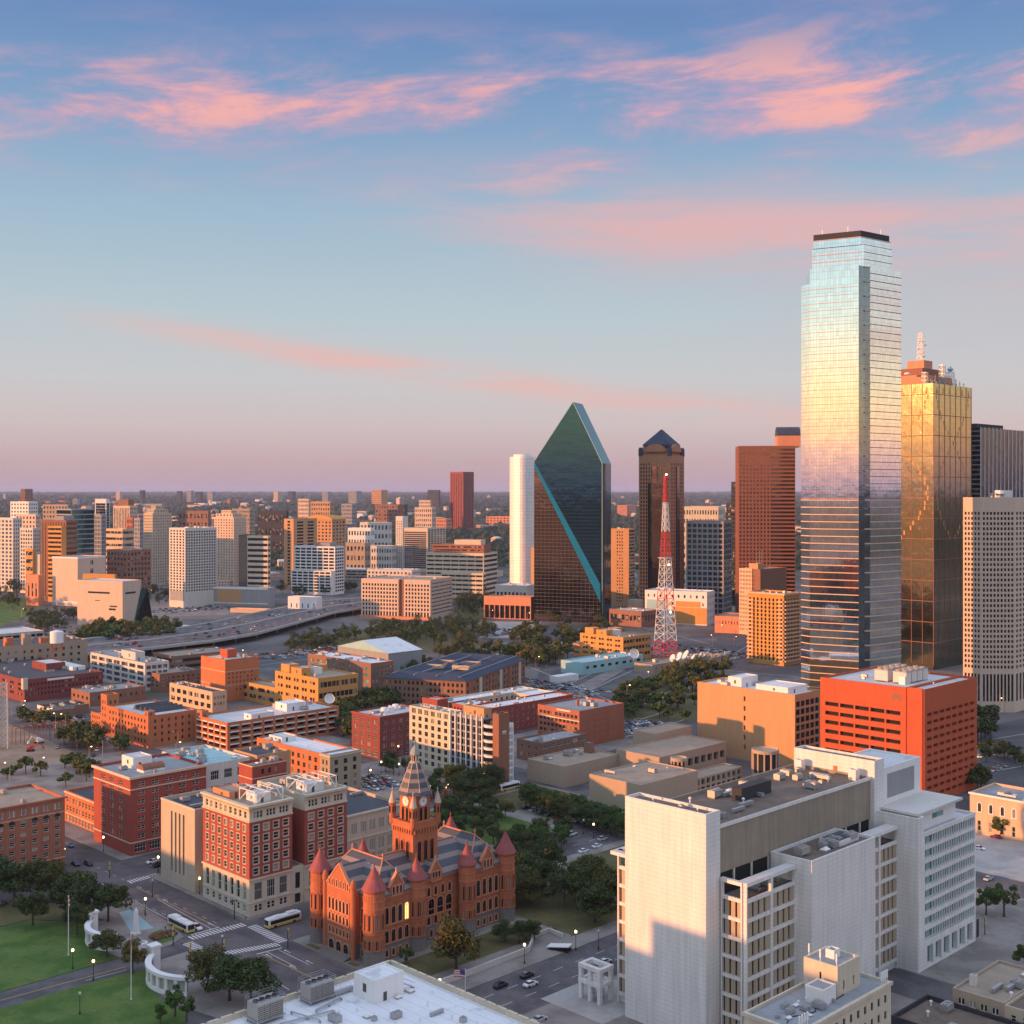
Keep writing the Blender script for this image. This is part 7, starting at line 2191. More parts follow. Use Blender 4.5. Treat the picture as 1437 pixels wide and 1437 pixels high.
r, W_, D_, H_, C = mid('curved_tower', 'tall apartment tower with orange lit west slab and black strip windows', 412, 0, 398.5, 445, 728, 'paint_tan', lambda W_, D_, H_: [spec(1, 20, 4, H_ - 2, .3, .6, D_ * .05)], lambda W_, D_, H_: [spec(2, 20, 4, H_ - 3, .6, .55, 3)], a=60, d=1700, roof='roof_tan', glass='pane_dark')
r, W_, D_, H_, C = mid('arched_tower', 'golden lit tower with a shallow arched roof edge behind the dark gridded office', 466, 0, 430, 485, 729, 'paint_tan', gr(7, 18, .5, .5), gr(4, 18, .5, .5), a=64, d=1780, roof='roof_tan')
mb = MB(); n = 12
mb.loft([[(x, D_ / 2 + (D_ / 2 + 1) * math.cos(math.pi * k / n), H_ - .5 + 6 * math.sin(math.pi * k / n)) for k in range(n + 1)] for x in (-1.5, W_ + 1.0)], 0); mb.build('arched_roof', ['paint_yellow'], r)
r, W_, D_, H_, C = mid('banded_tower', 'golden tower banded in white and dark stripes on a long low podium', 376, 0, 347, 379.5, 752, 'stone_cream', rib(12, .48, 3, 1), rib(12, .48, 3, 1), a=72, d=1450, roof='roof_white', glass='pane_dark')
y1 = yl(C, 333.5, 72); block(r, 20, y1 - D_ - .02, H_ + 1, 'mirror_dark', [], [], x0=2, y0=D_ + .01, name='glass_wall', roof='roof_grey')
r, W_, D_, H_, C = mid('podium_building', 'long low grey and tan podium with a thin slot window under the banded tower', 378, 853, 261, 384, 825, 'grey_panel', lambda W_, D_, H_: [spec(1, 1, H_ * .4, H_ * .5, .3, .9, 12)], (), a=74, d=1432, Wm=14, roof='roof_pale')
mb = MB(); mb.box(-.4, -.003, 2, D_ - 2, H_ - 2.4, H_); mb.box(-.4, -.003, 2, D_ - 2, 3, 4.2); mb.build('white_frame', ['white_paint'], r); mb = MB(); mb.box(-.3, -.003, D_ * .33, D_ * .62, 4.4, H_ - 2.6); mb.build('tan_panel', ['paint_tan'], r)
r, W_, D_, H_, C = mid('white_condo', 'white condominium tower with deep balconies along its darker side', 260, 0, 237.5, 304, 741, 'concrete_pale', gr(5, 22, .55, .6, 18, 2), lambda W_, D_, H_: [dict(spec(12, 22, 18, H_ - 3, .72, .62, .5), depth=1.4)], a=52, d=1420, roof='roof_white', glass='pane_dark', units=5)
mb = MB(); mb.box(-.3, -.003, 2, D_ - 2, 8, 19); mb.build('grey_base', ['grey_panel'], r)
def stepped(name, label, xc, xl, xr, yt, d, wall, a=58, tops=2, nx=8, nz=24, **kw):
    r, W_, D_, H_, C = mid(name, label, xc, 0, xl, xr, yt + 10, wall, gr(nx, nz, .45, .5), gr(nx, nz, .4, .5), a=a, d=d, roof='roof_tan', **kw)
    for k in range(tops):
        f = .12 + .16 * k
        block(r, W_ * (1 - 2 * f), D_ * (1 - 2 * f), H_ + 5 * (k + 1), wall, [spec(5, 1, H_ + 5 * k + .8, H_ + 5 * k + 4.6, .4, .6)], [spec(5, 1, H_ + 5 * k + .8, H_ + 5 * k + 4.6, .4, .6)], x0=W_ * f, y0=D_ * f, z0=H_ + 5 * k - .9, name='setback_wall', roof='roof_tan')
    return r
stepped('stepped_tower', 'beige stepped stone tower left of the white condominium', 214, 201.5, 241, 710, 1750, 'stone_beige')
stepped('stepped_tower', 'pink beige stepped tower right of the white condominium', 328, 297, 346, 716, 1760, 'limestone')
# the hotel cluster on the left
r, W_, D_, H_, C = mid('slab_hotel', 'brown ribbed slab tower joined to a golden banded slab, left of the museum cube', 93, 0, 57.6, 108, 730, 'brown_granite', lambda W_, D_, H_: [spec(9, 1, 5, H_ - 2, .45, .98, 1)], rib(16), a=66, d=1500, roof='roof_dark', glass='mirror_bronze')
y1 = yl(C, 74, 66); block(r, 8, y1, H_ - 7, 'paint_yellow', [spec(1, 16, 5, H_ - 8, .98, .5, .2)], [], x0=-8.02, y0=0, name='banded_wall', glass='pane_dark'); roof_box(r, 'roof_house', 2, 18, 6, 20, H_ - .9, 6, 'grey_panel', door=False)
r, W_, D_, H_, C = mid('green_topped_tower', 'glass tower with greenish upper floors and dark lower floors behind the slab hotel', 100, 0, 79, 132.5, 714, 'grey_panel', rib(17, .74), rib(17, .78), a=50, d=1600, roof='roof_white', glass='mirror_green')
r, W_, D_, H_, C = mid('podium_building', 'pale podium block with a white band and slit windows below the slab hotel', 109, 822, 73.5, 148, 782, 'limestone', (), lambda W_, D_, H_: [spec(1, 5, 6, H_ - 2, .25, .5, W_ * .28)], a=62, d=1440, roof='roof_grey')
cornice(r, W_, D_, H_ - 2, 2, .3, 'white_paint'); cornice(r, W_, D_, 3, 2.5, .4, 'white_paint')
mid('brick_midrise', 'red brown brick midrise with golden lit end wall behind the museum cube', 178, 0, 150, 212, 772, 'brick_brown', gr(6, 9, .5, .5), gr(7, 9, .6, .6), a=56, d=1520, roof='roof_tan', units=5)
mid('yellow_hall', 'low bright yellow hall peeping over the museum cube', 161, 0, 116, 164, 806, 'paint_yellow', (), (), a=76, d=1370, roof='roof_dark')
r, W_, D_, H_, C = mid('museum_cube', 'pale concrete museum cube with thin slots and a slanted glass corner', 172, 882, 108.5, 198, 816, 'limestone', (), (), a=66, d=1215, roof='roof_pale')
mb = MB(); mb.box(-.06, -.003, D_ * .28, D_ * .76, H_ * .72, H_ * .76); mb.box(-.06, -.003, D_ * .12, D_ * .28, H_ * .44, H_ * .47); mb.box(-.06, -.003, D_ * .15, D_ * .30, H_ * .37, H_ * .41); mb.box(-.06, -.003, D_ * .5, D_ * .6, H_ * .56, H_ * .575); mb.box(W_ * .15, W_ * .7, -.06, -.003, H_ * .72, H_ * .76); mb.build('slot_window', ['dark_void'], r)
mb = MB(); mb.loft([[(W_ * .55, -.05, 0), (W_ + 9, -8, 0), (W_ + 9, -2, 0), (W_ * .55, -.01, 0)], [(W_ * .98, -.05, H_ * .8), (W_ + 6, -3, H_ * .8), (W_ + 6, -1, H_ * .8), (W_ * .98, -.01, H_ * .8)]], 0); mb.build('slanted_glass', ['mirror_green'], r)
r, W_, D_, H_, C = mid('museum_plinth', 'low sloping concrete plinth right of the museum cube', 262, 890, 190, 275, 880, 'concrete', (), (), a=74, d=1170, roof='roof_pale', par=.1)
mid('garden_restaurant', 'low peach restaurant with arched windows by the raised freeway', 374, 872, 323, 380, 855, 'peach_paint', gr(6, 1, .4, .6), (), a=74, roof='roof_pale', d=1360)
mid('ramp_house', 'white low hall beside the raised freeway ramp', 445, 0, 404, 452, 838, 'white_paint', gr(5, 1, .2, .3), (), a=70, d=1330, roof='roof_pale')
mid('parking_deck', 'long banded parking deck behind the dark gridded office', 545, 0, 440, 560, 800, 'concrete', rib(3), rib(3), a=72, d=1850, roof='roof_pale', units=6)
mid('pale_midrise', 'low grey midrise with balconies left of the golden banded office', 578, 0, 515, 590, 800, 'concrete_pale', gr(12, 4), gr(4, 4), a=70, d=1700, roof='roof_pale', units=6)
mid('white_residence', 'white residential tower with curved bays at the left edge', 18, 0, -20, 31, 727, 'concrete_pale', gr(7, 18, .6, .6), gr(4, 18), a=60, d=1650, roof='roof_white', glass='pane_blue')
mid('white_residence', 'pale residential tower second from the left edge', 46, 0, 28, 57, 741, 'concrete_pale', gr(5, 16, .6, .6), gr(4, 16), a=60, d=1620, roof='roof_white')
mid('cream_apartments', 'cream lit apartment block behind the residential towers at the left edge', 50, 0, 22, 57, 722, 'limestone', gr(6, 12), gr(4, 12), a=58, d=2100, roof='roof_tan')
mid('white_crown_tower', 'white tower with rounded crown pieces near the left skyline', 40, 0, 14.5, 53, 704, 'white_paint', gr(6, 14, .5, .5), gr(4, 14), a=58, d=2500, roof='roof_white', units=4)
mid('orange_midrise', 'small golden lit midrise at the foot of the white residence', 46, 0, 36, 50, 770, 'paint_yellow', rib(6), (), a=62, d=1560, roof='roof_tan')
mid('cream_midrise', 'small cream lit block beside the brown ribbed slab', 56, 0, 47, 60, 778, 'stone_cream', (), (), a=62, d=1560, roof='roof_tan')
mid('red_sheds', 'orange red low sheds at the left below the brown ribbed slab', 54, 0, 37, 62, 807, 'salmon_paint', gr(3, 1, .4, .5), (), a=62, d=1450, roof='roof_tan')
mid('purple_tower', 'purple grey tower with white uprights behind the green topped glass tower', 142, 0, 132, 149, 722, 'grey_panel', gr(4, 16, .6, .7), gr(3, 16, .6, .7), a=60, d=1800, roof='roof_tan', glass='mirror_steelblue')
mid('dark_blue_tower', 'dark blue tower with a pale cap on the left skyline', 149, 0, 133.5, 154, 700, 'white_paint', gr(1, 18, .94, .9, 4, 9), gr(1, 18, .9, .9, 4, 9), a=72, d=2600, roof='roof_dark', glass='pane_dark')
mid('pink_tower', 'pink ribbed tower with red roof house left of the beige stepped tower', 182, 0, 159, 193, 710, 'limestone', lambda W_, D_, H_: [spec(10, 1, 4, H_ - 3, .5, .98, 1)], gr(6, 14), a=66, d=2300, roof='roof_tan')
mid('red_roof_house_tower', 'dull red block showing above the pink ribbed tower', 180, 0, 165, 188, 701, 'brick_brown', (), (), a=66, d=2380, roof='roof_tan')
mid('brick_midrise', 'small red brick midrise in front of the pink ribbed tower', 186, 0, 177, 192, 726, 'brick_rust', gr(4, 9), gr(3, 9), a=60, d=2000, roof='roof_tan')
mid('blue_grey_tower', 'blue grey tower beside the beige stepped tower', 196, 0, 188, 202, 727, 'grey_panel', gr(3, 14), gr(3, 14), a=60, d=1900, roof='roof_grey')
mid('banded_midrise', 'white and pink banded midrise with stepped floors', 172, 0, 148.5, 188, 742, 'peach_paint', rib(7, .4), rib(7, .45), a=60, d=1980, roof='roof_pale')
# skyline far away
FARB = [
 (35, 29, 46, 686, 5200, 'brown_granite', 'dull brown high-rise alone on the far left skyline'), (95, 60, 97, 708, 3000, 'stone_tan', 'long tan far block above the green topped tower'), (227, 203, 232, 707, 3200, 'grey_panel', 'grey far block above the beige stepped tower'),
 (292, 250, 296, 717, 3200, 'brick_brown', 'flat brown far block with lit end in the left distance'), (350, 326, 358, 714, 3000, 'stone_tan', 'tan far block beside the dark flat block'), (402, 361, 405, 717, 2600, 'charcoal', 'wide dark glass block with a white roof edge'),
 (433, 418, 436, 700, 3600, 'limestone', 'pale pink far high-rise left of the orange one'), (463, 436, 469, 704, 3200, 'paint_tan', 'broad orange lit far high-rise'), (494, 479, 501, 707, 3400, 'grey_panel', 'slate grey far high-rise'),
 (558, 526.5, 563, 708, 3300, 'brick_brown', 'broad dull brown far block'), (568, 560, 572, 708, 3600, 'charcoal', 'dark slim far block beside the broad brown one'), (606, 582, 612, 712, 2800, 'limestone', 'gridded far block with pale frame'),
 (604, 588, 607, 702, 3800, 'limestone', 'pale far block above the gridded one'), (616, 600, 618, 687.5, 7000, 'charcoal', 'dark blue far high-rise left of the red granite tower'), (535, 521.5, 544, 687.5, 8000, 'paint_yellow', 'small far block blazing gold on the horizon'),
 (500, 489, 508, 689, 8500, 'grey_panel', 'small blue grey twin block on the horizon'), (460, 452, 466, 690, 9000, 'grey_panel', 'tiny grey block on the horizon left of the twin block'), (390, 384, 396, 690, 9000, 'limestone', 'tiny pale block on the horizon above the curved tower'),
 (410, 404, 415, 689.5, 9500, 'charcoal', 'tiny dark block on the horizon above the curved tower'), (254, 248, 256, 689, 9000, 'charcoal', 'first of the tiny dark horizon blocks left of centre'), (268, 262, 272, 688.5, 9000, 'grey_panel', 'larger tiny grey horizon block'),
 (281, 274, 285, 690, 9500, 'charcoal', 'low dark horizon block beside the larger grey one'), (200, 196, 204, 688, 9000, 'charcoal', 'slim dark horizon block above the stepped tower'), (298, 291, 303, 690, 10000, 'grey_panel', 'faint wide horizon block'), (168, 163, 172, 690, 9500, 'limestone', 'small pale horizon block'),
 (660, 652, 668, 716, 5000, 'limestone', 'low pale block beside the red granite tower'), (720, 682, 726, 725, 4200, 'salmon_paint', 'low salmon far block right of the red granite tower'), (880, 866, 893, 709, 5200, 'salmon_paint', 'low salmon far block seen between the prism and the pyramid tower'),
 (626, 600, 634, 728, 3700, 'salmon_paint', 'low salmon far block left of the red granite tower'), (480, 452, 486, 738, 2300, 'peach_paint', 'peach low far block right of the arched tower'), (520, 488, 526, 741, 2500, 'white_paint', 'white low far block'),
 (545, 505, 550, 733, 2700, 'concrete_pale', 'pale stepped far block'), (440, 420, 447, 752, 2200, 'peach_paint', 'golden low far block behind the curved tower'), (512, 470, 520, 762, 2000, 'stone_tan', 'low tan houses row behind the dark gridded office'),
 (550, 520, 557, 766, 2050, 'concrete_pale', 'low pale houses row left of the blue glass office'), (1010, 985, 1018, 713, 2600, 'limestone', 'pale block far right of the pyramid tower'),
]
for i, (xc, xl, xr, yt, d, wall, lab) in enumerate(FARB):
    tall = (yt < 715)
    mid('far_highrise' if tall else 'far_block', lab, xc, 0, xl, xr, yt, wall, gr(8, 8 if tall else 3, .55, .5), gr(4, 8 if tall else 3, .5, .5), a=70, d=d, roof='roof_tan')
C = PX(652, 3800); 
r, W_, D_, H_, C = mid('red_granite_tower', 'lone dark red fluted tower standing above the treed distance', 650, 0, 631.5, 665, 662, 'red_granite', lambda W_, D_, H_: [spec(7, 1, 6, H_ - 3, .42, .98, 2)], lambda W_, D_, H_: [spec(6, 1, 6, H_ - 3, .42, .98, 2)], a=52, d=3800, roof='roof_dark', glass='pane_dark')
r_ = random.Random(44)
for k in range(46):                                  # tiny blocks on the horizon
    d = r_.uniform(8000, 15000); x = (r_.uniform(0, 1437) - 718.5) * d / F_PX
    mb = MB(); h_ = r_.choice((22, 26, 30, 38, 48)); w_ = r_.uniform(25, 70); mb.box(-w_ / 2, w_ / 2, -14, 14, -5, h_, 0, 1); mb.box(-w_ * .2, w_ * .2, -8, 8, h_, h_ + 5, 0, 1)
    for f in range(int(h_ / 5)): mb.box(-w_ / 2 + 2, w_ / 2 - 2, -14.3, -14.003, 2 + f * 5, 4.2 + f * 5, 2)
    o = mb.build('horizon_block', [r_.choice(('limestone', 'grey_panel', 'brick_brown', 'peach_paint')), 'roof_tan', 'pane_dark'], None, (x, d, terr(x, d)), R_(r_.choice((-20, 20, 60))))
    tag(o, 'tiny block on the hazy horizon', 'building', 'tiny blocks on the horizon')
# many low pale houses and sheds among the far trees
r_ = random.Random(91)
HM = []
for k in range(6):
    mb = MB(); w_, d_, h_ = ((22, 14, 8), (34, 16, 7), (16, 12, 11), (46, 20, 9), (26, 20, 13), (60, 24, 8))[k]
    mb.box(-w_ / 2, w_ / 2, -d_ / 2, d_ / 2, -4, h_, 0, 1)
    if k % 2 == 0:
        mb.loft([[(-w_ / 2 - .5, -d_ / 2 - .5, h_), (w_ / 2 + .5, -d_ / 2 - .5, h_), (w_ / 2 + .5, d_ / 2 + .5, h_), (-w_ / 2 - .5, d_ / 2 + .5, h_)], [(-w_ / 2, -.1, h_ + 3.5), (w_ / 2, -.1, h_ + 3.5), (w_ / 2, .1, h_ + 3.5), (-w_ / 2, .1, h_ + 3.5)]], 1)
    n = int(w_ / 4)
    for j in range(n):
        for f in range(max(1, int(h_ / 3.6))):
            x = -w_ / 2 + w_ * (j + .5) / n
            mb.box(x - .8, x + .8, -d_ / 2 - .05, -d_ / 2 - .003, 1 + f * 3.4, 2.6 + f * 3.4, 2)
    HM.append([mb.mesh('wall', [c, rm, 'pane_dark']) for c, rm in (('peach_paint', 'roof_pale'), ('white_paint', 'roof_grey'), ('limestone', 'roof_tan'), ('brick_rust', 'roof_tan'))])
for k in range(280):
    u = r_.random()
    d = 1750 * math.exp(u * 1.75)
    x = (r_.uniform(-20, 1457) - 718.5) * d / F_PX
    m = r_.choice(r_.choice(HM))
    o = link('far_house', m, None, (x, d, terr(x, d)), R_(r_.choice((-20, -25, 20, 65, 70))))
    o.scale = (1 + .8 * u,) * 3
    col = {'peach_paint': 'peach', 'white_paint': 'white', 'limestone': 'beige', 'brick_rust': 'brick'}[m.materials[0].name]
    tag(o, f'small {col} house or shed among the distant trees', 'house', f'{col} houses among the distant trees')
# far woods: one mass of crowns out to the horizon
ico = MB()
g = np.random.default_rng(5)
def dome(n1=7, n2=3):
    V = [(0, 0, 1.0)]
    for j in range(1, n2 + 1):
        ph = math.pi * .56 * j / n2
        for i in range(n1):
            t = 2 * math.pi * (i + .5 * j) / n1
            V.append((math.sin(ph) * math.cos(t), math.sin(ph) * math.sin(t), math.cos(ph)))
    Fc = []
    for i in range(n1): Fc.append((0, 1 + i, 1 + (i + 1) % n1))
    for j in range(n2 - 1):
        for i in range(n1):
            a, b = 1 + j * n1 + i, 1 + j * n1 + (i + 1) % n1
            c, e = a + n1, b + n1
            Fc += [(a, c, e), (a, e, b)]
    return np.array(V), np.array(Fc)
DV, DF = dome()
def woods(name, N, d0, d1, rad0, rad1, seed, mat='leaf_far'):
    g = np.random.default_rng(seed)
    u = g.random(N)
    d = d0 * np.exp(u * np.log(d1 / d0))
    x = g.uniform(-760, 760, N) * d / F_PX
    # open patches: keep where a smooth field is high
    fld = np.sin(x / 310 + 1.7 * np.sin(d / 420)) + np.sin(d / 260 + 1.3 * np.sin(x / 510)) + g.normal(size=N) * .8
    keep = fld > -.9
    x, d = x[keep], d[keep]
    N = len(x)
    z = np.array([terr(a, b) for a, b in zip(x, d)])
    r = rad0 * np.exp(np.log(d / d0) / np.log(d1 / d0) * np.log(rad1 / rad0)) * g.uniform(.6, 1.3, N)
    h = np.minimum(r * 1.1, 11 + d / 2200) * g.uniform(.6, 1.25, N)
    V = DV[None] * (1 + g.normal(size=(N, len(DV), 3)) * .16)
    V = V * np.stack([r, r, h], 1)[:, None, :] + np.stack([x, d, z], 1)[:, None, :]
    Fq = DF[None] + (np.arange(N) * len(DV))[:, None, None]
    me = npmesh(name, V.reshape(-1, 3), Fq.reshape(-1, 3), [mat], np.zeros(N * len(DF)))
    o = link(name, me)
    return struct(o, 'stuff')
woods('far_woods', 22000, 2100, 30000, 6.5, 60, 11)

# ================================================================ TREES, STREET THINGS, VEHICLES, PEOPLE
def T(x, y, h, key, label, group=None, z=.14):
    p = P(x, y, z); tree(key, (p.x, p.y, z), h, label, group, int(x * 3 + y))
# the plaza oaks
for x, y, h in ((-12, 1262, 15), (20, 1266, 14), (54, 1262, 13), (82, 1262, 12)):
    T(x, y, h, 'oak', 'dark oak in the clump in front of the orange brown corner warehouse', 'oaks in front of the corner warehouse')
for x, y, h in ((46, 1298, 11), (92, 1293, 13.5), (122, 1290, 14.5), (152, 1293, 13), (108, 1312, 10)):
    T(x, y, h, 'oak', 'dark oak in the group left of the reflecting pool', 'oaks left of the reflecting pool')
T(150, 1343, 8.5, 'oak', 'broad low oak right behind the first curved white wall')
T(186, 1366, 9.5, 'gold', 'rusty green tree between the curved white wall and the second flagpole')
T(216, 1344, 4.5, 'street', 'small round green tree at the end of the second curved white wall')
for x, y, h in ((292, 1392, 11.5), (322, 1404, 13), (352, 1408, 12.5)):
    T(x, y, h, 'oak', 'large dark oak in the clump right of the second curved white wall', 'oaks right of the second curved wall')
for x, y, h in ((246, 1426, 8), (262, 1434, 7), (225, 1436, 5)):
    T(x, y, h, 'street', 'bushy green tree below the second curved white wall', 'bushy trees below the second curved wall')
# round the courthouse
T(640, 1360, 15.5, 'bushy', 'tall olive tree in front of the courthouse south side')
T(570, 1354, 5.5, 'street', 'small bright green tree under the courthouse corner turret')
for x, y, h in ((708, 1322, 6), (728, 1324, 6.5), (750, 1318, 6)):
    T(x, y, h, 'oak', 'low dark shrub tree at the east end of the courthouse', 'low shrub trees east of the courthouse')
r_ = random.Random(3)
for k in range(26):
    p = G(r_.uniform(60, 98), r_.uniform(-22, 28), .14)
    tree('oak', p, r_.uniform(9.5, 13), 'dark oak in the dense grove right of the courthouse', 'oaks in the grove right of the courthouse', k)
for k in range(15):
    p = G(106 + k * 5.6, 53.5 + r_.uniform(-.8, .8) + 5, .14)
    p2 = PX(738 + k * 9.6, 234900 / (1128 + k * 2.9 - 688))
    tree('street', (p2.x, p2.y, .14), r_.uniform(9, 11.5), 'street tree in the row along the tan museum hall', 'trees in the row along the museum hall', k)
    p3 = PX(744 + k * 9.4, 234900 / (1136 + k * 3.0 - 688))
    tree('oak', (p3.x, p3.y, .14), r_.uniform(7.5, 10), 'darker street tree in the second row along the tan museum hall', 'trees in the second row along the museum hall', k + 40)
grove(((615, 1172), (612, 1138), (660, 1128), (700, 1140), (735, 1150), (720, 1176), (680, 1190)), 22, 6.5, 9.5, ('street', 'oak'), 'tree in the small square right behind the clock tower', 'trees in the square behind the clock tower', 50, .14)
grove(((690, 1200), (735, 1172), (795, 1170), (790, 1192), (725, 1208)), 18, 6.0, 8.5, ('street', 'oak'), 'tree in the garden left of the busy street behind the courthouse', 'trees in the garden behind the courthouse', 60, .14)
grove(((600, 1120), (612, 1098), (690, 1100), (694, 1118), (650, 1126)), 13, 8, 11.5, ('oak',), 'dark tree in the belt below the white and cream slab office', 'trees below the slab office', 70, .14)
grove(((530, 1088), (538, 1074), (575, 1072), (575, 1086)), 4, 7, 9, ('oak', 'street'), 'dark tree beside the dark red brick block', 'trees beside the dark red brick block', 76, .14)
# left streets
grove(((28, 1014), (40, 1004), (70, 1020), (52, 1026)), 6, 8, 10.5, ('midgold', 'midgreen'), 'yellow green street tree in front of the lettered restaurant', 'street trees in front of the lettered restaurant', 80)
grove(((74, 1024), (92, 1014), (100, 1022), (84, 1028)), 3, 7, 8, ('midgreen', 'mid'), 'street tree at the restaurant car park', 'street trees at the restaurant car park', 85)
grove(((84, 1046), (110, 1034), (150, 1048), (136, 1058)), 12, 9, 12, ('midgold', 'mid', 'midgold'), 'gold green tree in the row beside the orange brick mill', 'trees in the row beside the brick mill', 90)
grove(((160, 1052), (176, 1044), (186, 1054), (170, 1060)), 4, 7, 10, ('mid', 'midgreen'), 'dark tree at the foot of the orange brick mill', 'trees at the foot of the brick mill', 96)
grove(((100, 1096), (112, 1080), (134, 1086), (124, 1100)), 6, 7.5, 9.5, ('midgreen', 'mid'), 'green tree left of the dark red office block', 'trees left of the dark red office block', 100)
for x, y, h in ((91, 1078, 8), (104, 1078, 8.5), (57, 1090, 8), (36, 1086, 9), (19, 1088, 6), (92, 1104, 7), (10, 1094, 6)):
    T(x, y, h, 'midgreen', 'young green tree at the edge of the bare building ground', 'young trees at the bare building ground', 0)
# behind the garages
grove(((480, 1050), (478, 1008), (505, 990), (540, 985), (560, 998), (500, 1010), (496, 1050)), 24, 9.8, 14.6, ('mid', 'mid', 'midgreen'), 'dark tree in the belt right of the brick parking garage', 'trees right of the parking garage', 110)
grove(((552, 960), (570, 938), (612, 936), (604, 955)), 13, 8.5, 12.2, ('mid', 'midgold'), 'tree beside the blue roofed apartments', 'trees beside the blue roofed apartments', 120)
grove(((860, 1008), (880, 968), (940, 950), (978, 972), (978, 1012), (940, 1015)), 34, 8, 11.5, ('mid', 'midgreen', 'midgreen'), 'dark tree in the park behind the tan museum hall', 'trees in the park behind the museum hall', 130)
grove(((905, 962), (960, 945), (1020, 950), (1010, 975), (960, 975)), 21, 9.8, 14.6, ('mid', 'midgold'), 'tree in front of the low brown dish station', 'trees in front of the dish station', 140)
grove(((700, 930), (700, 905), (740, 890), (810, 896), (804, 925), (760, 940)), 45, 11.0, 15.9, ('midgold', 'mid', 'midgold'), 'golden green tree in the grove below the green prism', 'trees in the grove below the green prism', 150)
grove(((500, 905), (520, 885), (640, 878), (690, 890), (660, 915), (590, 905)), 62, 9.8, 14.6, ('mid', 'midgreen', 'mid'), None, None, 160)
grove(((610, 925), (640, 905), (700, 915), (680, 935)), 16, 9.8, 13.4, ('midgold', 'mid'), 'golden tree above the blue roofed apartments', 'trees above the blue roofed apartments', 170)
grove(((400, 920), (410, 900), (500, 892), (500, 906), (440, 916)), 29, 8.5, 13.4, ('mid', 'midgreen'), None, None, 180)
grove(((112, 908), (122, 890), (200, 882), (262, 886), (240, 900), (170, 906)), 45, 11.0, 15.9, ('midgreen', 'midgold'), 'tree in the belt in front of the museum cube', 'trees in front of the museum cube', 190)
grove(((-10, 850), (-10, 800), (30, 805), (38, 840), (30, 860)), 40, 13.4, 19.5, ('mid',), None, None, 200)
grove(((20, 880), (50, 866), (105, 866), (100, 884), (50, 890)), 21, 9.8, 13.4, ('mid',), None, None, 210)
grove(((180, 850), (200, 828), (240, 838), (236, 856)), 16, 9.8, 14.6, ('mid',), None, None, 220)
grove(((385, 845), (395, 822), (480, 828), (500, 832), (430, 838)), 29, 11.0, 15.9, ('mid',), None, None, 230)
grove(((630, 870), (640, 835), (680, 830), (690, 850), (670, 872)), 27, 11.0, 15.9, ('mid',), None, None, 240)
grove(((480, 812), (500, 770), (560, 765), (700, 775), (700, 800), (560, 800)), 81, 12.2, 17.1, ('mid',), None, None, 250)
grove(((1372, 1080), (1376, 1050), (1440, 1060), (1440, 1085)), 10, 6.1, 8.5, ('midgold', 'mid'), 'small tree in the car park right of the red garage', 'small trees in the car park right of the red garage', 260)
grove(((1372, 1050), (1374, 1010), (1395, 1012), (1392, 1040)), 8, 9.8, 13.4, ('mid',), 'dark tree at the foot of the pale gridded tower', 'trees at the foot of the gridded tower', 265)
grove(((1372, 1150), (1360, 1098), (1385, 1100), (1380, 1130)), 4, 8.5, 11.0, ('mid',), 'tree between the red garage and the white arched house', 'trees behind the arched house', 268)
T(1404, 1176, 9, 'street', 'rounded street tree in front of the white arched house')
T(1384, 1284, 9, 'street', 'green street tree beside the pavement right of the white office, left one'); T(1409, 1286, 11, 'street', 'taller green street tree beside the pavement right of the white office')
T(1440, 1366, 9, 'street', 'street tree cut by the right edge above the tan brick shops')
grove(((820, 940), (830, 895), (905, 900), (900, 935)), 8, 9, 12, ('mid',), 'dark tree around the yellow office by the mast', 'trees around the yellow office by the mast', 280)
grove(((730, 905), (740, 872), (880, 872), (860, 892)), 16, 9, 13, ('mid', 'midgold'), 'tree on the verge at the foot of the green prism', 'trees at the foot of the green prism', 285)
grove(((860, 1012), (868, 985), (905, 985), (900, 1005)), 10, 9, 12, ('mid',), 'tree at the park corner above the museum car park', 'trees at the park corner', 290)
grove(((0, 780), (200, 760), (420, 765), (420, 790), (100, 800)), 50, 12, 17, ('mid',), None, None, 295)
# the uptown trees beyond the freeway, too many and too far to tell apart
g_ = np.random.default_rng(12)
vv, nl = [], 420
for x, y, h, q in FARTREES:
    d_ = g_.normal(size=(nl, 3)); d_ /= np.linalg.norm(d_, axis=1)[:, None]
    lob = g_.integers(0, 8, nl); lc = g_.normal(size=(8, 3)) * np.array([.26, .26, .16])
    c_ = np.array([x, y, h * .58]) + h * (lc[lob] + d_ * .20 * (g_.random(nl) ** .4)[:, None])
    a_ = g_.normal(size=(nl, 3)); b_ = np.cross(d_ + g_.normal(size=(nl, 3)) * .5, a_); s_ = h * .042
    a_ *= s_ / np.linalg.norm(a_, axis=1)[:, None]; b_ *= s_ / np.linalg.norm(b_, axis=1)[:, None]
    vv.append(np.stack([c_ - a_, c_ - b_, c_ + a_, c_ + b_], 1).reshape(-1, 3))
    t_ = h * .02
    for dx, dy in ((t_, 0), (0, t_)):
        vv.append(np.array([(x - dx, y - dy, 0), (x + dx, y + dy, 0), (x + dx, y + dy, h * .5), (x - dx, y - dy, h * .5)]))
vv = np.concatenate(vv)
struct(link('uptown_woods', npmesh('uptown_woods', vv, np.arange(len(vv)).reshape(-1, 4), ['leaf_dark'], np.zeros(len(vv) // 4))), 'stuff')
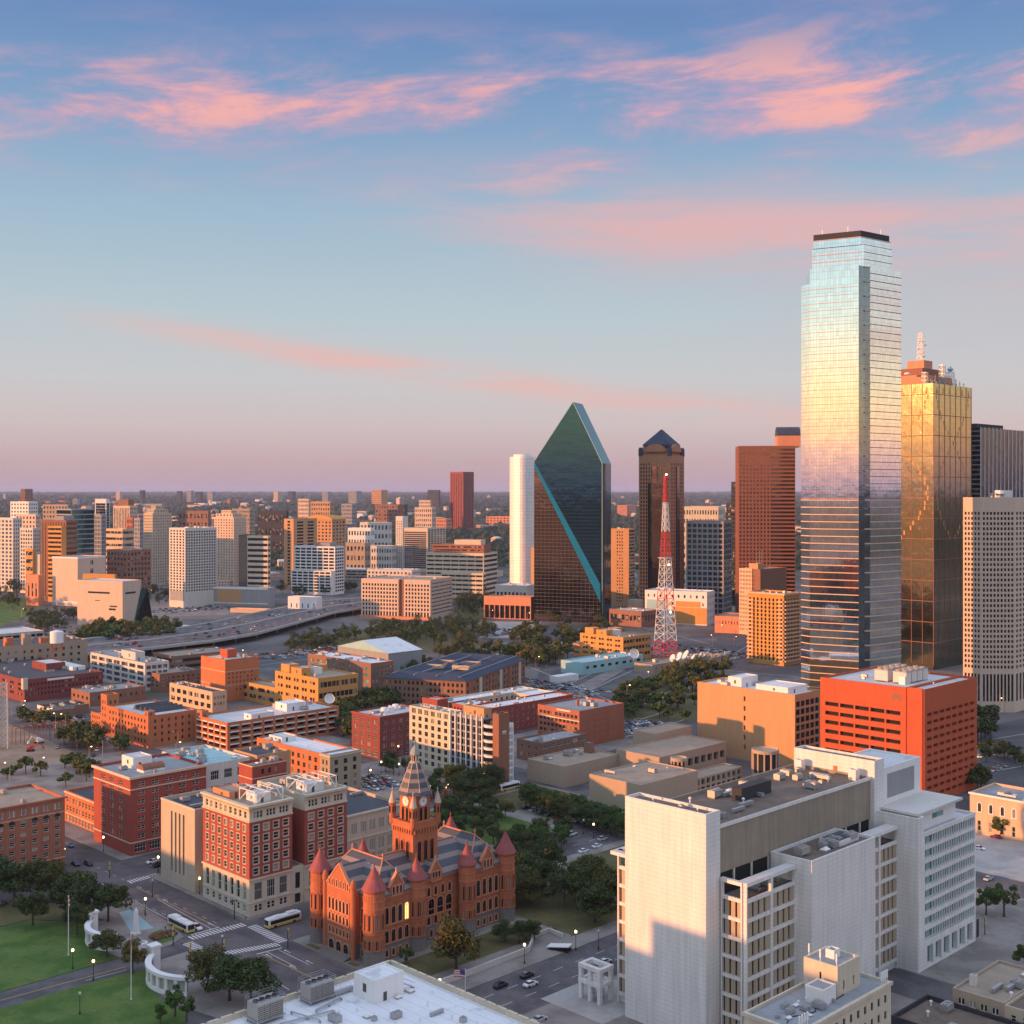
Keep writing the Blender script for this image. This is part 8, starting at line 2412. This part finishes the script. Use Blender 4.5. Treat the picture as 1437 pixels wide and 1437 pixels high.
# ---------------------------------------------------------------- flagpoles, obelisk, curved walls
def pole_flag(x, y, h, lab, mats):
    p = P(x, y, .15); t = thing('flagpole', lab, 'flagpole', p)
    mb = MB(); mb.lathe(0, 0, [(.3, 0), (.16, .3), (.08, h), (.16, h + .1), (.02, h + .3)], 8); mb.build('pole', ['white_steel'], t)
    mb = MB()
    for k in range(5):
        mb.box(.08, .38 - .03 * k, -.12 - .05 * (k % 2), .12, h - 3.4 + k * .65, h - 2.78 + k * .65, k % 2)
    mb.build('flag', mats, t)
pole_flag(96, 1340, 17, 'tall white flagpole with a hanging striped flag on the upper lawn', ['flag_red', 'sign_white'])
pole_flag(184, 1402, 17.5, 'tall white flagpole with a hanging red and white flag on the lower lawn', ['flag_red', 'flag_blue'])
p = P(191, 1311, .16); ob = thing('obelisk', 'slim white stone obelisk at the near end of the reflecting pool', 'monument', p, R_(GA))
mb = MB(); mb.box(-1.1, 1.1, -1.1, 1.1, 0, .6); mb.build('base', ['stone_white'], ob)
mb = MB(); mb.loft([[(-.75, -.75, .6), (.75, -.75, .6), (.75, .75, .6), (-.75, .75, .6)], [(-.45, -.45, 7.2), (.45, -.45, 7.2), (.45, .45, 7.2), (-.45, .45, 7.2)], [(-.02, -.02, 8.2), (.02, -.02, 8.2), (.02, .02, 8.2), (-.02, .02, 8.2)]], 0); mb.build('shaft', ['white_paint'], ob)
def curved_wall(a, b, bulge, h, n, lab):
    """a white peristyle along an arc from a to b"""
    a, b = P(*a, .15), P(*b, .15)
    m = (a + b) / 2; d = (b - a); L = d.length; d.normalize(); nr = Vector((d.y, -d.x, 0))
    R0 = (L * L / 4 + bulge * bulge) / (2 * bulge)
    c = m - nr * (R0 - bulge)
    t = thing('curved_wall', lab, 'wall', (c.x, c.y, .15))
    a0, a1 = math.atan2(a.y - c.y, a.x - c.x), math.atan2(b.y - c.y, b.x - c.x)
    if a1 < a0: a1 += 2 * math.pi
    if a1 - a0 > math.pi: a0, a1 = a1, a0 + 2 * math.pi
    def seg(mb, t0, t1, r0, r1, z0, z1, mi=0, k=4):
        for j in range(k):
            u0, u1 = t0 + (t1 - t0) * j / k, t0 + (t1 - t0) * (j + 1) / k
            mb.prism([(r0 * math.cos(u0), r0 * math.sin(u0)), (r1 * math.cos(u0), r1 * math.sin(u0)), (r1 * math.cos(u1), r1 * math.sin(u1)), (r0 * math.cos(u1), r0 * math.sin(u1))], z0, z1, mi)
    mb = MB(); seg(mb, a0, a1, R0 - 1.3, R0, 0, 1.0, 0, 14); mb.build('base', ['white_paint'], t)
    mb = MB(); seg(mb, a0, a1, R0 - 1.5, R0 + .2, h - .9, h, 0, 14); mb.build('entablature', ['white_paint'], t)
    st = (a1 - a0) / n
    for k in range(n + 1):
        mb = MB(); u = a0 + st * k; w_ = st * .16
        seg(mb, max(a0, u - w_), min(a1, u + w_), R0 - 1.2, R0 - .05, 1.0, h - .9, 0, 2); mb.build('pillar', ['white_paint'], t)
    mb = MB(); seg(mb, a0, a1, R0 - .75, R0 - .6, 1.0, h - .9, 0, 14); mb.build('panel', ['louvre'], t)
curved_wall((126, 1312), (164, 1335), 4.5, 4.8, 7, 'curved white colonnaded wall above the upper lawn near the pool')
curved_wall((211, 1364), (262, 1399), 5.0, 5.2, 8, 'curved white colonnaded wall above the lower lawn')
for (x, y, lab) in ((129, 1311, 'white stone pier at the left end of the upper curved wall'), (216, 1361, 'white stone pier at the left end of the lower curved wall')):
    p = P(x, y, .15); t = thing('stone_pier', lab, 'pier', p, R_(GA)); mb = MB(); mb.box(-1.3, 1.3, -1.3, 1.3, 0, 6.6); mb.build('shaft', ['white_paint'], t); mb = MB(); mb.box(-1.6, 1.6, -1.6, 1.6, 6.6, 7.2); mb.build('cap', ['white_paint'], t)
p = P(199, 1330, .16); t = thing('stone_bench', 'round white stone seat on the plaza paving', 'bench', p); mb = MB(); mb.lathe(0, 0, [(1.6, 0), (1.7, 1.6), (1.2, 1.7), (1.1, .5)], 14, cap=False); mb.build('seat', ['white_paint'], t)
p = P(229, 1313, .3); t = thing('planting_bed', 'dark red flower bed in the small green triangle by the street', 'flower bed', p)
g_ = np.random.default_rng(8); n_ = 700
c_ = np.stack([g_.uniform(-4, 4, n_), g_.uniform(-2, 2, n_), g_.uniform(0, .6, n_)], 1); a_ = g_.normal(size=(n_, 3)) * .2; b_ = g_.normal(size=(n_, 3)) * .2
link('flowers', npmesh('flowers', np.stack([c_ - a_, c_ - b_, c_ + a_, c_ + b_], 1).reshape(-1, 3), np.arange(4 * n_).reshape(-1, 4), ['brick_brown'], np.zeros(n_)), t, None, R_(GA))
# retaining walls and ramp in front of the courthouse
def low_wall(pts, h, lab, mat='concrete_pale', w_=.4):
    t = None
    mb = MB()
    for a, b in zip(pts, pts[1:]):
        a, b = P(*a, .14), P(*b, .14); d = (b - a).normalized(); n = Vector((-d.y, d.x, 0)) * w_ / 2
        mb.prism([(q.x, q.y) for q in (a - n, b - n, b + n, a + n)], .1, h)
    return tag(mb.build('retaining_wall', [mat]), lab, 'wall')
low_wall(((612, 1385), (660, 1368), (742, 1336), (748, 1322)), 1.8, 'long pale retaining wall in front of the courthouse lawn')
low_wall(((745, 1318), (770, 1308), (790, 1316)), 1.4, 'short pale wall beside the underground entrance')
p = P(772, 1330, .14); t = thing('underground_entrance', 'pale roof slab over a dark stair opening beside the courthouse', 'entrance', p, R_(GA - 70))
mb = MB(); mb.loft([[(-.5, -1.6, .55), (6.5, -1.6, 1.5), (6.5, 1.6, 1.5), (-.5, 1.6, .55)], [(-.5, -1.6, .8), (6.5, -1.6, 1.75), (6.5, 1.6, 1.75), (-.5, 1.6, .8)]], 0); mb.build('canopy', ['white_paint'], t); mb = MB(); mb.box(0, 6.3, -1.4, 1.4, 0, .54); mb.build('opening', ['dark_void'], t)
# two brick gate arches with strings of light
for x, y, lab in ((636, 1118, 'lit steel arch over the brick paved street, left one'), (676, 1106, 'lit steel arch over the brick paved street, right one')):
    p = P(x, y, .14); t = thing('light_arch', lab, 'arch', p, R_(20))
    for s in (-3.4, 3.4): mb = MB(); mb.box(s - .6, s + .6, -.6, .6, 0, 3.6); mb.build('post', ['brick_orange'], t)
    mb = MB()
    arc = [(-3.4 * math.cos(math.pi * k / 12), 0, 3.6 + 3.0 * math.sin(math.pi * k / 12)) for k in range(13)]
    for a, b in zip(arc, arc[1:]): mb.tube(a, b, .16, 5)
    mb.build('arch_tube', ['gold_trim'], t)
    for k in range(1, 12, 2): mb = MB(); mb.lathe(arc[k][0], 0, [(.05, arc[k][2] - .15), (.17, arc[k][2]), (.05, arc[k][2] + .17)], 6); mb.build('bulb', ['lamp_glow'], t, (0, -.3, 0))
pxflat('brick_paving', ((610, 1128), (600, 1114), (640, 1108), (700, 1102), (712, 1112), (650, 1124)), .146, 'brick_paving')
# ---------------------------------------------------------------- street lamps
def globe(x, y, h, lab, group, glow=True):
    p = P(x, y, .14); t = thing('street_lamp', lab, 'street lamp', p, 0, group)
    mb = MB(); mb.lathe(0, 0, [(.22, 0), (.22, .6), (.09, .8), (.07, h)], 8); mb.build('pole', ['black_paint'], t)
    mb = MB(); mb.lathe(0, 0, [(.1, h - .05), (.34, h + .15), (.38, h + .42), (.22, h + .7), (.05, h + .78)], 10); mb.build('lamp_globe', ['lamp_glow' if glow else 'lamp_off'], t)
for i, (x, y) in enumerate(((204, 1285), (312, 1340), (102, 1360), (131, 1376), (112, 1423), (90, 1212), (222, 1224), (214, 1258), (280, 1255), (520, 1097), (517, 1090), (559, 1062), (604, 1120), (660, 1110), (684, 1105), (808, 1333), (840, 1332), (736, 1352), (833, 1176), (819, 1170), (617, 1404), (145, 1195), (150, 1180), (430, 1080), (535, 1085), (545, 1052), (560, 1088))):
    globe(x, y, 5.0, 'globe lamp on a black post along the downtown pavements', 'globe lamps along the downtown pavements', i % 3 != 1)
def arm_lamp(x, y, h, group, lab, ang=0, glow=True):
    p = P(x, y, 0); t = thing('street_light', lab, 'street light', p, ang, group)
    mb = MB(); mb.lathe(0, 0, [(.16, 0), (.08, h)], 6); mb.tube((0, 0, h - .1), (2.2, 0, h + .4), .06, 5); mb.build('pole', ['steel'], t)
    mb = MB(); mb.lathe(2.4, 0, [(.1, h + .25), (.42, h + .35), (.3, h + .55)], 8); mb.build('lamp_head', ['lamp_glow' if glow else 'steel'], t)
r_ = random.Random(17)
for i, (x, y) in enumerate(((16, 1006), (30, 1004), (10, 1012), (38, 1010), (66, 1016), (78, 1022), (92, 1024), (128, 1045), (108, 1030), (144, 1062), (125, 1072), (66, 1088), (247, 1066), (250, 1050), (14, 1096), (190, 1090),
      (800, 950), (784, 930), (766, 950), (752, 938), (700, 935), (668, 918), (730, 908), (880, 980), (895, 990), (934, 992), (968, 986), (930, 1000), (1410, 1000), (1380, 1008), (1425, 985), (600, 940), (345, 928), (420, 925), (490, 930), (885, 955), (910, 960),
      (22, 838), (60, 848), (88, 850), (110, 832), (30, 866), (70, 872), (140, 880), (210, 838), (250, 850), (640, 872), (690, 868), (740, 872), (720, 880), (1000, 905), (1030, 908), (1015, 890))):
    arm_lamp(x, y, 8.5, 'street lights in the middle distance', 'street light on a slim steel pole in the middle distance', r_.uniform(0, 6.28), r_.random() < .6)
def signal(x, y, lab, ang=0):
    p = P(x, y, .14); t = thing('traffic_signal', lab, 'traffic signal', p, ang, None)
    mb = MB(); mb.lathe(0, 0, [(.16, 0), (.1, 5.2)], 8); mb.build('pole', ['black_paint'], t)
    for z in (3.0, 4.6): mb = MB(); mb.box(-.25, .25, -.35, -.1, z, z + 1.1); mb.build('signal_head', ['gold_trim'], t)
for x, y, lab, a_ in ((243, 1327, 'traffic signal at the plaza corner by the green triangle', 0), (314, 1346, 'traffic signal beside the crosswalk under the oaks', 1), (329, 1290, 'traffic signal with a blue street sign at the courts corner', 2), (404, 1330, 'traffic signal with yellow heads at the courthouse corner', 2.4), (267, 1350, 'short traffic signal at the lower plaza corner', .5), (154, 1232, 'traffic signal at the far plaza crossing', .2), (1382, 1312, 'black signal post at the street corner right of the white office', 1)):
    signal(x, y, lab, a_)
p = P(329, 1290, 0); sgn = thing('street_sign', 'small blue street sign beside the signal at the courts corner', 'sign', p, R_(30)); mb = MB(); mb.box(-1.4, .9, -.05, .05, 5.4, 6.0); mb.build('plate', ['flag_blue'], sgn); mb = MB(); mb.lathe(.2, .3, [(.06, 0), (.06, 6)], 6); mb.build('post', ['black_paint'], sgn)
for x, y, lab in ((1372, 1316, 'black totem sign at the right street corner'), (1216, 1437, 'steel kerb bollard by the cream office')):
    p = P(x, y, .14); t = thing('totem_sign', lab, 'sign', p, R_(GA)); mb = MB(); mb.box(-.5, .5, -.15, .15, .3, 5.6); mb.build('panel', ['charcoal'], t); mb = MB(); mb.box(-.7, .7, -.3, .3, 0, .3); mb.build('base', ['concrete'], t)
# ---------------------------------------------------------------- buses and cars
def bus(pos, ang, lab):
    t = thing('city_bus', lab, 'bus', pos, ang)
    L, w_ = 12.0, 1.27
    mb = MB()
    def rg(x, s, z0, z1): return [(x, -w_ * s, z0), (x, w_ * s, z0), (x, w_ * s, z1 - .25), (x, w_ * s * .86, z1), (x, -w_ * s * .86, z1), (x, -w_ * s, z1 - .25)]
    mb.loft([rg(-6, .95, .45, 2.9), rg(-5.85, 1, .35, 3.05), rg(5.75, 1, .35, 3.05), rg(6.0, .94, .45, 2.85)], 0)
    mb.box(-5.95, 5.95, -w_ - .012, w_ + .012, .36, 1.05, 1)
    mb.build('body', ['white_paint', 'paint_yellow_bus'], t)
    for s in (-1, 1):
        mb = MB(); mb.box(-5.4, 5.3, s * (w_ + .004) - .012, s * (w_ + .004) + .012, 1.25, 2.45); mb.build('windows', ['car_glass'], t)
    mb = MB(); mb.box(5.93, 6.03, -1.1, 1.1, 1.1, 2.6); mb.build('windscreen', ['car_glass'], t)
    mb = MB(); mb.box(5.94, 6.05, -1.15, 1.15, .45, 1.05); mb.build('bumper', ['paint_yellow_bus'], t)
    mb = MB(); mb.box(-4.5, -1.5, -.9, .9, 3.05, 3.4); mb.box(1, 3.4, -.8, .8, 3.05, 3.3); mb.build('roof_unit', ['white_paint'], t)
    for x in (-3.4, 3.6):
        for s in (-1, 1):
            mb = MB(); mb.loft([[(x + .5 * math.cos(k * math.pi / 7), s * (w_ - .15) - .17, .5 + .5 * math.sin(k * math.pi / 7)) for k in range(14)], [(x + .5 * math.cos(k * math.pi / 7), s * (w_ - .15) + .17, .5 + .5 * math.sin(k * math.pi / 7)) for k in range(14)]], 0)
            mb.build('wheel', ['tyre'], t)
    for s in (-.85, .85): mb = MB(); mb.lathe(0, 0, [(.02, 0), (.16, .03), (.02, .06)], 8); o = mb.build('headlight', ['headlight'], t, (6.05, s, .8)); o.rotation_euler = (0, R_(90), 0)
plainmat('paint_yellow_bus', (.62, .40, .03), .4)
aV = math.atan2(GV.y, GV.x); aU = math.atan2(GU.y, GU.x)
p = P(254, 1303, .03); bus(p, aV + math.pi, 'white and yellow city bus waiting at the crosswalk beside the plaza')
p = P(397, 1297, .03); bus(p, aU + math.pi, 'white and yellow city bus in the street between the ornate courts block and the courthouse')
p = P(714, 1108, .03); bus(p, aU + math.pi, 'small yellow bus turning near the slab office and the lit arches')
def C_(x, y, col, ang, lab, suv=False):
    p = P(x, y, .025); car(col, p, ang, lab, None, True, suv)
C_(276, 1304, 'white', aV + math.pi, 'white van with dark windscreen beside the waiting bus', True)
C_(214, 1211, 'white', aU + math.pi, 'white car waiting at the corner by the pale records office'); C_(222, 1216, 'black', aU + math.pi, 'black car behind the white one by the records office')
C_(106, 1214, 'black', aV + math.pi, 'black car in the shade beside the corner warehouse'); C_(124, 1214, 'black', aV + math.pi, 'black suv in the shade beside the dark red office block', True)
C_(98, 1188, 'blue', aV + math.pi, 'dark blue car parked in front of the low brick shop row'); C_(2, 1270, 'grey', aU + .6, 'grey car at the left edge under the oaks')
for i, (x, y, c, lab) in enumerate(((779, 1207, 'silver', 'silver car driving on the street right behind the courthouse'), (819, 1196, 'white', 'white car driving in the middle of the street behind the courthouse'), (838, 1189, 'white', 'white car just left of the white office on the street'))):
    C_(x, y, c, aU, lab)
for k in range(8):
    c = ('black', 'silver', 'blue', 'grey', 'red', 'black', 'white', 'blue')[k]
    p = PX(738 + k * 11, 234900 / (1131 + k * 3.1 - 688) - 5)
    car(c, (p.x, p.y, .03), aU, f'{c} car parked along the kerb before the museum hall trees' + (', nearer the far end' if k in (5, 7) else ''), None, True, k % 3 == 0)
C_(757, 1433, 'silver', aU, 'silver car at the bottom edge between the foreground roof and the white office')
C_(798, 1326, 'white', aU, 'small white car at the kerb before the open stone portico') if False else None
C_(849, 1352, 'white', aU, 'white car in the lane behind the open stone portico')
C_(1374, 1192, 'white', aV + math.pi, 'white car at the junction before the arched house'); C_(1387, 1235, 'silver', aU, 'silver car alone on the pale car park right of the white office')
C_(1386, 1172, 'black', aV, 'black car at the kerb of the arched house'); C_(1398, 1176, 'red', aV, 'red car at the kerb of the arched house')
r_ = random.Random(31)
for k in range(30):
    v = r_.choice((-36, -41, -46, 38, 44.5, 51, 125, 131, 138)); u = r_.uniform(-2, 200)
    c = r_.choice(('white', 'silver', 'black', 'grey', 'black', 'blue', 'white'))
    p = G(u, v, .03); car(c, p, aU, f'{c} car driving along the streets round the courthouse blocks', f'{c} cars driving round the courthouse blocks', True, k % 3 == 0)
# car parks
lot(P(884, 1030), GU * 2.9, GV * 7, 14, 4, .8, 'in the lot behind the tan museum hall', 1)
lot(P(512, 1112), GU * 2.9, GV * 6.5, 9, 4, .85, 'in the lot beside the clock tower', 2, z=.14)
lot(P(1380, 1086), GU * 3.0, GV * 9, 12, 6, .45, 'in the car park right of the red garage', 3)
lot(P(690, 893), GU * 3.2, GV * 11, 16, 5, .55, 'in the pale lot below the green prism', 4, far=True)
lot(P(985, 932), GU * 3.2, GV * 12, 26, 9, .55, 'in the lot below the salmon hall', 5, far=True)
lot(P(375, 926), GU * 3.2, GV * 10, 34, 4, .5, 'in the long lot behind the near yellow office', 6, far=True)
lot(P(215, 862), GU * 3.4, GV * 10, 30, 5, .5, 'in the lot right of the museum cube', 7, far=True)
lot(P(12, 898), GU * 3.4, GV * 14, 26, 7, .55, 'in the big lot left of the museum cube', 8, far=True)
lot(P(780, 985), GU * 3.0, GV * 10, 20, 9, .5, 'around the bus bays in the middle', 9, far=True)
lot(P(118, 1010), GU * 3.0, GV * 8, 5, 2, .7, 'beside the lettered restaurant', 10)
lot(P(20, 1070), Vector((5, 2, 0)), Vector((-3, 14, 0)), 8, 3, .3, 'on the bare building ground', 11)
struct(FARCARS.build('distant_parked_cars', ['car_' + k for k in CARK] + ['car_glass', 'tyre', 'headlight', 'tail_light']), 'stuff')
# traffic on the freeway
ea, eb, zf = FWY
r_ = random.Random(23)
for k in range(75):
    i = r_.randrange(1, len(ea) - 2); t = r_.random(); s = r_.choice((.10, .2, .3, .4, .6, .7, .8, .9))
    q = ea[i].lerp(ea[i + 1], t).lerp(eb[i].lerp(eb[i + 1], t), s); d = ea[i + 1] - ea[i]
    c = r_.choice(('white', 'white', 'silver', 'black', 'red', 'grey', 'blue'))
    car(c, (q.x, q.y, zf + .02), math.atan2(d.y, d.x) + (math.pi if s > .5 else 0), f'{c} car driving on the raised freeway', f'{c} cars on the raised freeway', False, r_.random() < .4)
for nm, x, y, c, lab in (('trailer_truck', 440, 855, 'white_paint', 'white box truck on the raised freeway'),):
    q = P(x, y, zf + .02); t = thing(nm, lab, 'truck', q, math.atan2((ea[6] - ea[5]).y, (ea[6] - ea[5]).x))
    mb = MB(); mb.box(-8, 4, -1.25, 1.25, 1.1, 4.0); mb.build('box', [c], t); mb = MB(); mb.loft([[(4.3, -1.2, .6), (6.4, -1.2, .6), (6.4, 1.2, .6), (4.3, 1.2, .6)], [(4.3, -1.1, 3.2), (5.8, -1.1, 3.2), (5.8, 1.1, 3.2), (4.3, 1.1, 3.2)]], 0); mb.build('cab', [c], t)
    for x_ in (-6.5, -5.2, 3, 5.4):
        for s in (-1, 1): mb = MB(); mb.loft([[(x_ + .5 * math.cos(k * math.pi / 6), s - .15, .5 + .5 * math.sin(k * math.pi / 6)) for k in range(12)], [(x_ + .5 * math.cos(k * math.pi / 6), s + .15, .5 + .5 * math.sin(k * math.pi / 6)) for k in range(12)]], 0); mb.build('wheel', ['tyre'], t)
# ---------------------------------------------------------------- people
plainmat('skin', (.42, .25, .17), .6); plainmat('cloth_dark', (.03, .035, .05), .8); plainmat('cloth_pale', (.45, .43, .42), .8); plainmat('cloth_red', (.30, .06, .05), .8); plainmat('cloth_blue', (.08, .13, .26), .8); plainmat('hair', (.03, .02, .015), .7)
def person_mesh(step, shirt, trousers):
    J = [(0, 0, .95), (0, 0, 1.15), (0, 0, 1.40), (0, .01, 1.52), (0, .02, 1.62), (0, .02, 1.74)]
    Rr = [(.145, .11), (.13, .10), (.16, .11), (.055, .055), (.085, .095), (.07, .08)]
    E = [(0, 1), (1, 2), (2, 3), (3, 4), (4, 5)]
    for s in (-1, 1):
        b = len(J); f = step * s
        J += [(s * .09, .02 * f, .88), (s * .10, .18 * f, .49), (s * .10, .30 * f - .06, .09), (s * .11, .30 * f + .14, .05)]
        Rr += [(.085, .085), (.06, .06), (.042, .045), (.045, .03)]
        E += [(0, b), (b, b + 1), (b + 1, b + 2), (b + 2, b + 3)]
        b = len(J)
        J += [(s * .19, 0, 1.38), (s * .24, -.10 * f, 1.12), (s * .23, -.20 * f + .05, .88), (s * .225, -.22 * f + .08, .80)]
        Rr += [(.055, .055), (.042, .042), (.032, .032), (.03, .018)]
        E += [(2, b), (b, b + 1), (b + 1, b + 2), (b + 2, b + 3)]
    me = bpy.data.meshes.new('person_rig'); me.from_pydata(J, E, [])
    o = bpy.data.objects.new('person_rig', me); COL.objects.link(o)
    m = o.modifiers.new('skin', 'SKIN')
    for v, r in zip(me.skin_vertices[0].data, Rr): v.radius = r
    me.skin_vertices[0].data[0].use_root = True
    o.modifiers.new('sub', 'SUBSURF').levels = 1
    dg = bpy.context.evaluated_depsgraph_get()
    out = bpy.data.meshes.new_from_object(o.evaluated_get(dg)); out.name = 'person'
    bpy.data.objects.remove(o)
    out.materials.clear()
    for n in (trousers, shirt, 'skin', 'hair'): out.materials.append(M(n))
    for p in out.polygons:
        c = p.center
        arm = abs(c.x) > .165 and c.z < 1.35
        p.material_index = 2 if (arm and c.z < .92) or 1.47 < c.z else (1 if c.z > .93 else 0)
        if c.z > 1.70 or (c.z > 1.60 and c.y < -.03): p.material_index = 3
        p.use_smooth = True
    return out
PM = [person_mesh(.9, a, b) for a, b in (('cloth_pale', 'cloth_dark'), ('cloth_red', 'cloth_dark'), ('cloth_blue', 'cloth_pale'), ('cloth_dark', 'cloth_blue'))]
PL = ('pale top and dark trousers', 'red top and dark trousers', 'blue top and pale trousers', 'dark top and blue trousers')
for i, (x, y, k, where) in enumerate(((183, 1277, 0, 'beside the far end of the pool'), (185, 1279, 3, 'beside the far end of the pool'), (203, 1283, 1, 'on the kerb by the pool'), (232, 1307, 3, 'by the green triangle'), (380, 1288, 2, 'on the pavement before the courts'), (810, 1218, 1, 'on the pavement left of the white office'), (815, 1218, 3, 'on the pavement left of the white office'), (773, 1307, 0, 'in the court right of the courthouse'), (779, 1308, 3, 'in the court right of the courthouse'), (802, 1318, 2, 'on the pavement right of the courthouse'), (255, 1326, 0, 'waiting at the plaza crosswalk'), (345, 1293, 3, 'at the courts corner'))):
    p = P(x, y, .15); o = link('person', PM[k], None, p, (i * 2.1) % 6.28); tag(o, f'walker in a {PL[k]} {where}', 'person')
# ---------------------------------------------------------------- building ground: crane mast, steel frame, piles
p = P(5, 1050); cr = thing('steel_tower', 'pale lattice steel tower at the left edge over the building ground', 'tower', p, .3)
lattice(cr, 0, 0, 0, 2.2, 1.8, 34, 12, ['concrete_pale'], 'lattice_section', r=.22)
p = P(22, 1046); ft = thing('steel_skeleton', 'rusty row of steel posts and beams on the bare building ground', 'steel frame', p, R_(40))
mb = MB()
for k in range(8):
    for j in (0, 6): mb.tube((k * 4.5, j, 0), (k * 4.5, j, 9), .25, 5)
    mb.tube((k * 4.5, 0, 9), (k * 4.5, 6, 9), .2, 4)
for j in (0, 6): mb.tube((0, j, 9), (31.5, j, 9), .22, 4)
mb.build('posts', ['brown_granite'], ft)
def excavator(x, y, lab, col):
    p = P(x, y, .02); t = thing('excavator', lab, 'excavator', p, x * .3)
    mb = MB(); mb.box(-2, 2, -1.5, -.8, 0, .8); mb.box(-2, 2, .8, 1.5, 0, .8); mb.build('tracks', ['tyre'], t)
    mb = MB(); mb.box(-1.8, 1.2, -1.2, 1.2, .9, 2.2); mb.box(-.4, 1.2, -1.2, .1, 2.2, 3.1); mb.build('cab', [col], t)
    mb = MB(); mb.tube((1, .5, 1.8), (4.2, .5, 4.4), .3, 5); mb.tube((4.2, .5, 4.4), (6.0, .5, 1.8), .22, 5); mb.box(5.6, 6.6, 0, 1, .8, 1.8); mb.build('arm', [col], t)
excavator(43, 1054, 'red excavator on the bare building ground', 'red_steel'); excavator(55, 1043, 'white digger on the bare building ground, right of the red one', 'white_paint')

# ---------------------------------------------------------------- air
m_ = bpy.data.materials.new('haze'); m_.use_nodes = True; m_.node_tree.nodes.clear(); MATS['haze'] = m_
t_ = NT(m_.node_tree)
v_ = t_.n('ShaderNodeVolumePrincipled', {'Color': (.58, .68, 1.0, 1), 'Density': 2.7e-5, 'Anisotropy': 0.0})
t_.n('ShaderNodeOutputMaterial', {'Volume': v_.outputs[0]})
mb = MB(); mb.box(-49500, 49500, -49500, 49500, -30, 300)
struct(mb.build('haze', ['haze']), 'stuff')

for (x, y, k, sc) in ((480, 1395, 3, 1), (612, 1424, 3, .7), (575, 1392, 4, 1), (540, 1362, 1, .8), (515, 1428, 4, .8), (650, 1434, 1, .9), (470, 1433, 0, .9), (560, 1372, 2, .8), (498, 1408, 2, .6)):
    q = loc_of(x, y, zr, fr_.location); o = link(UNITN[k], UNITM[k], fr_, (q.x, q.y, zr), (x % 3) * .8); o.scale = (sc,) * 3
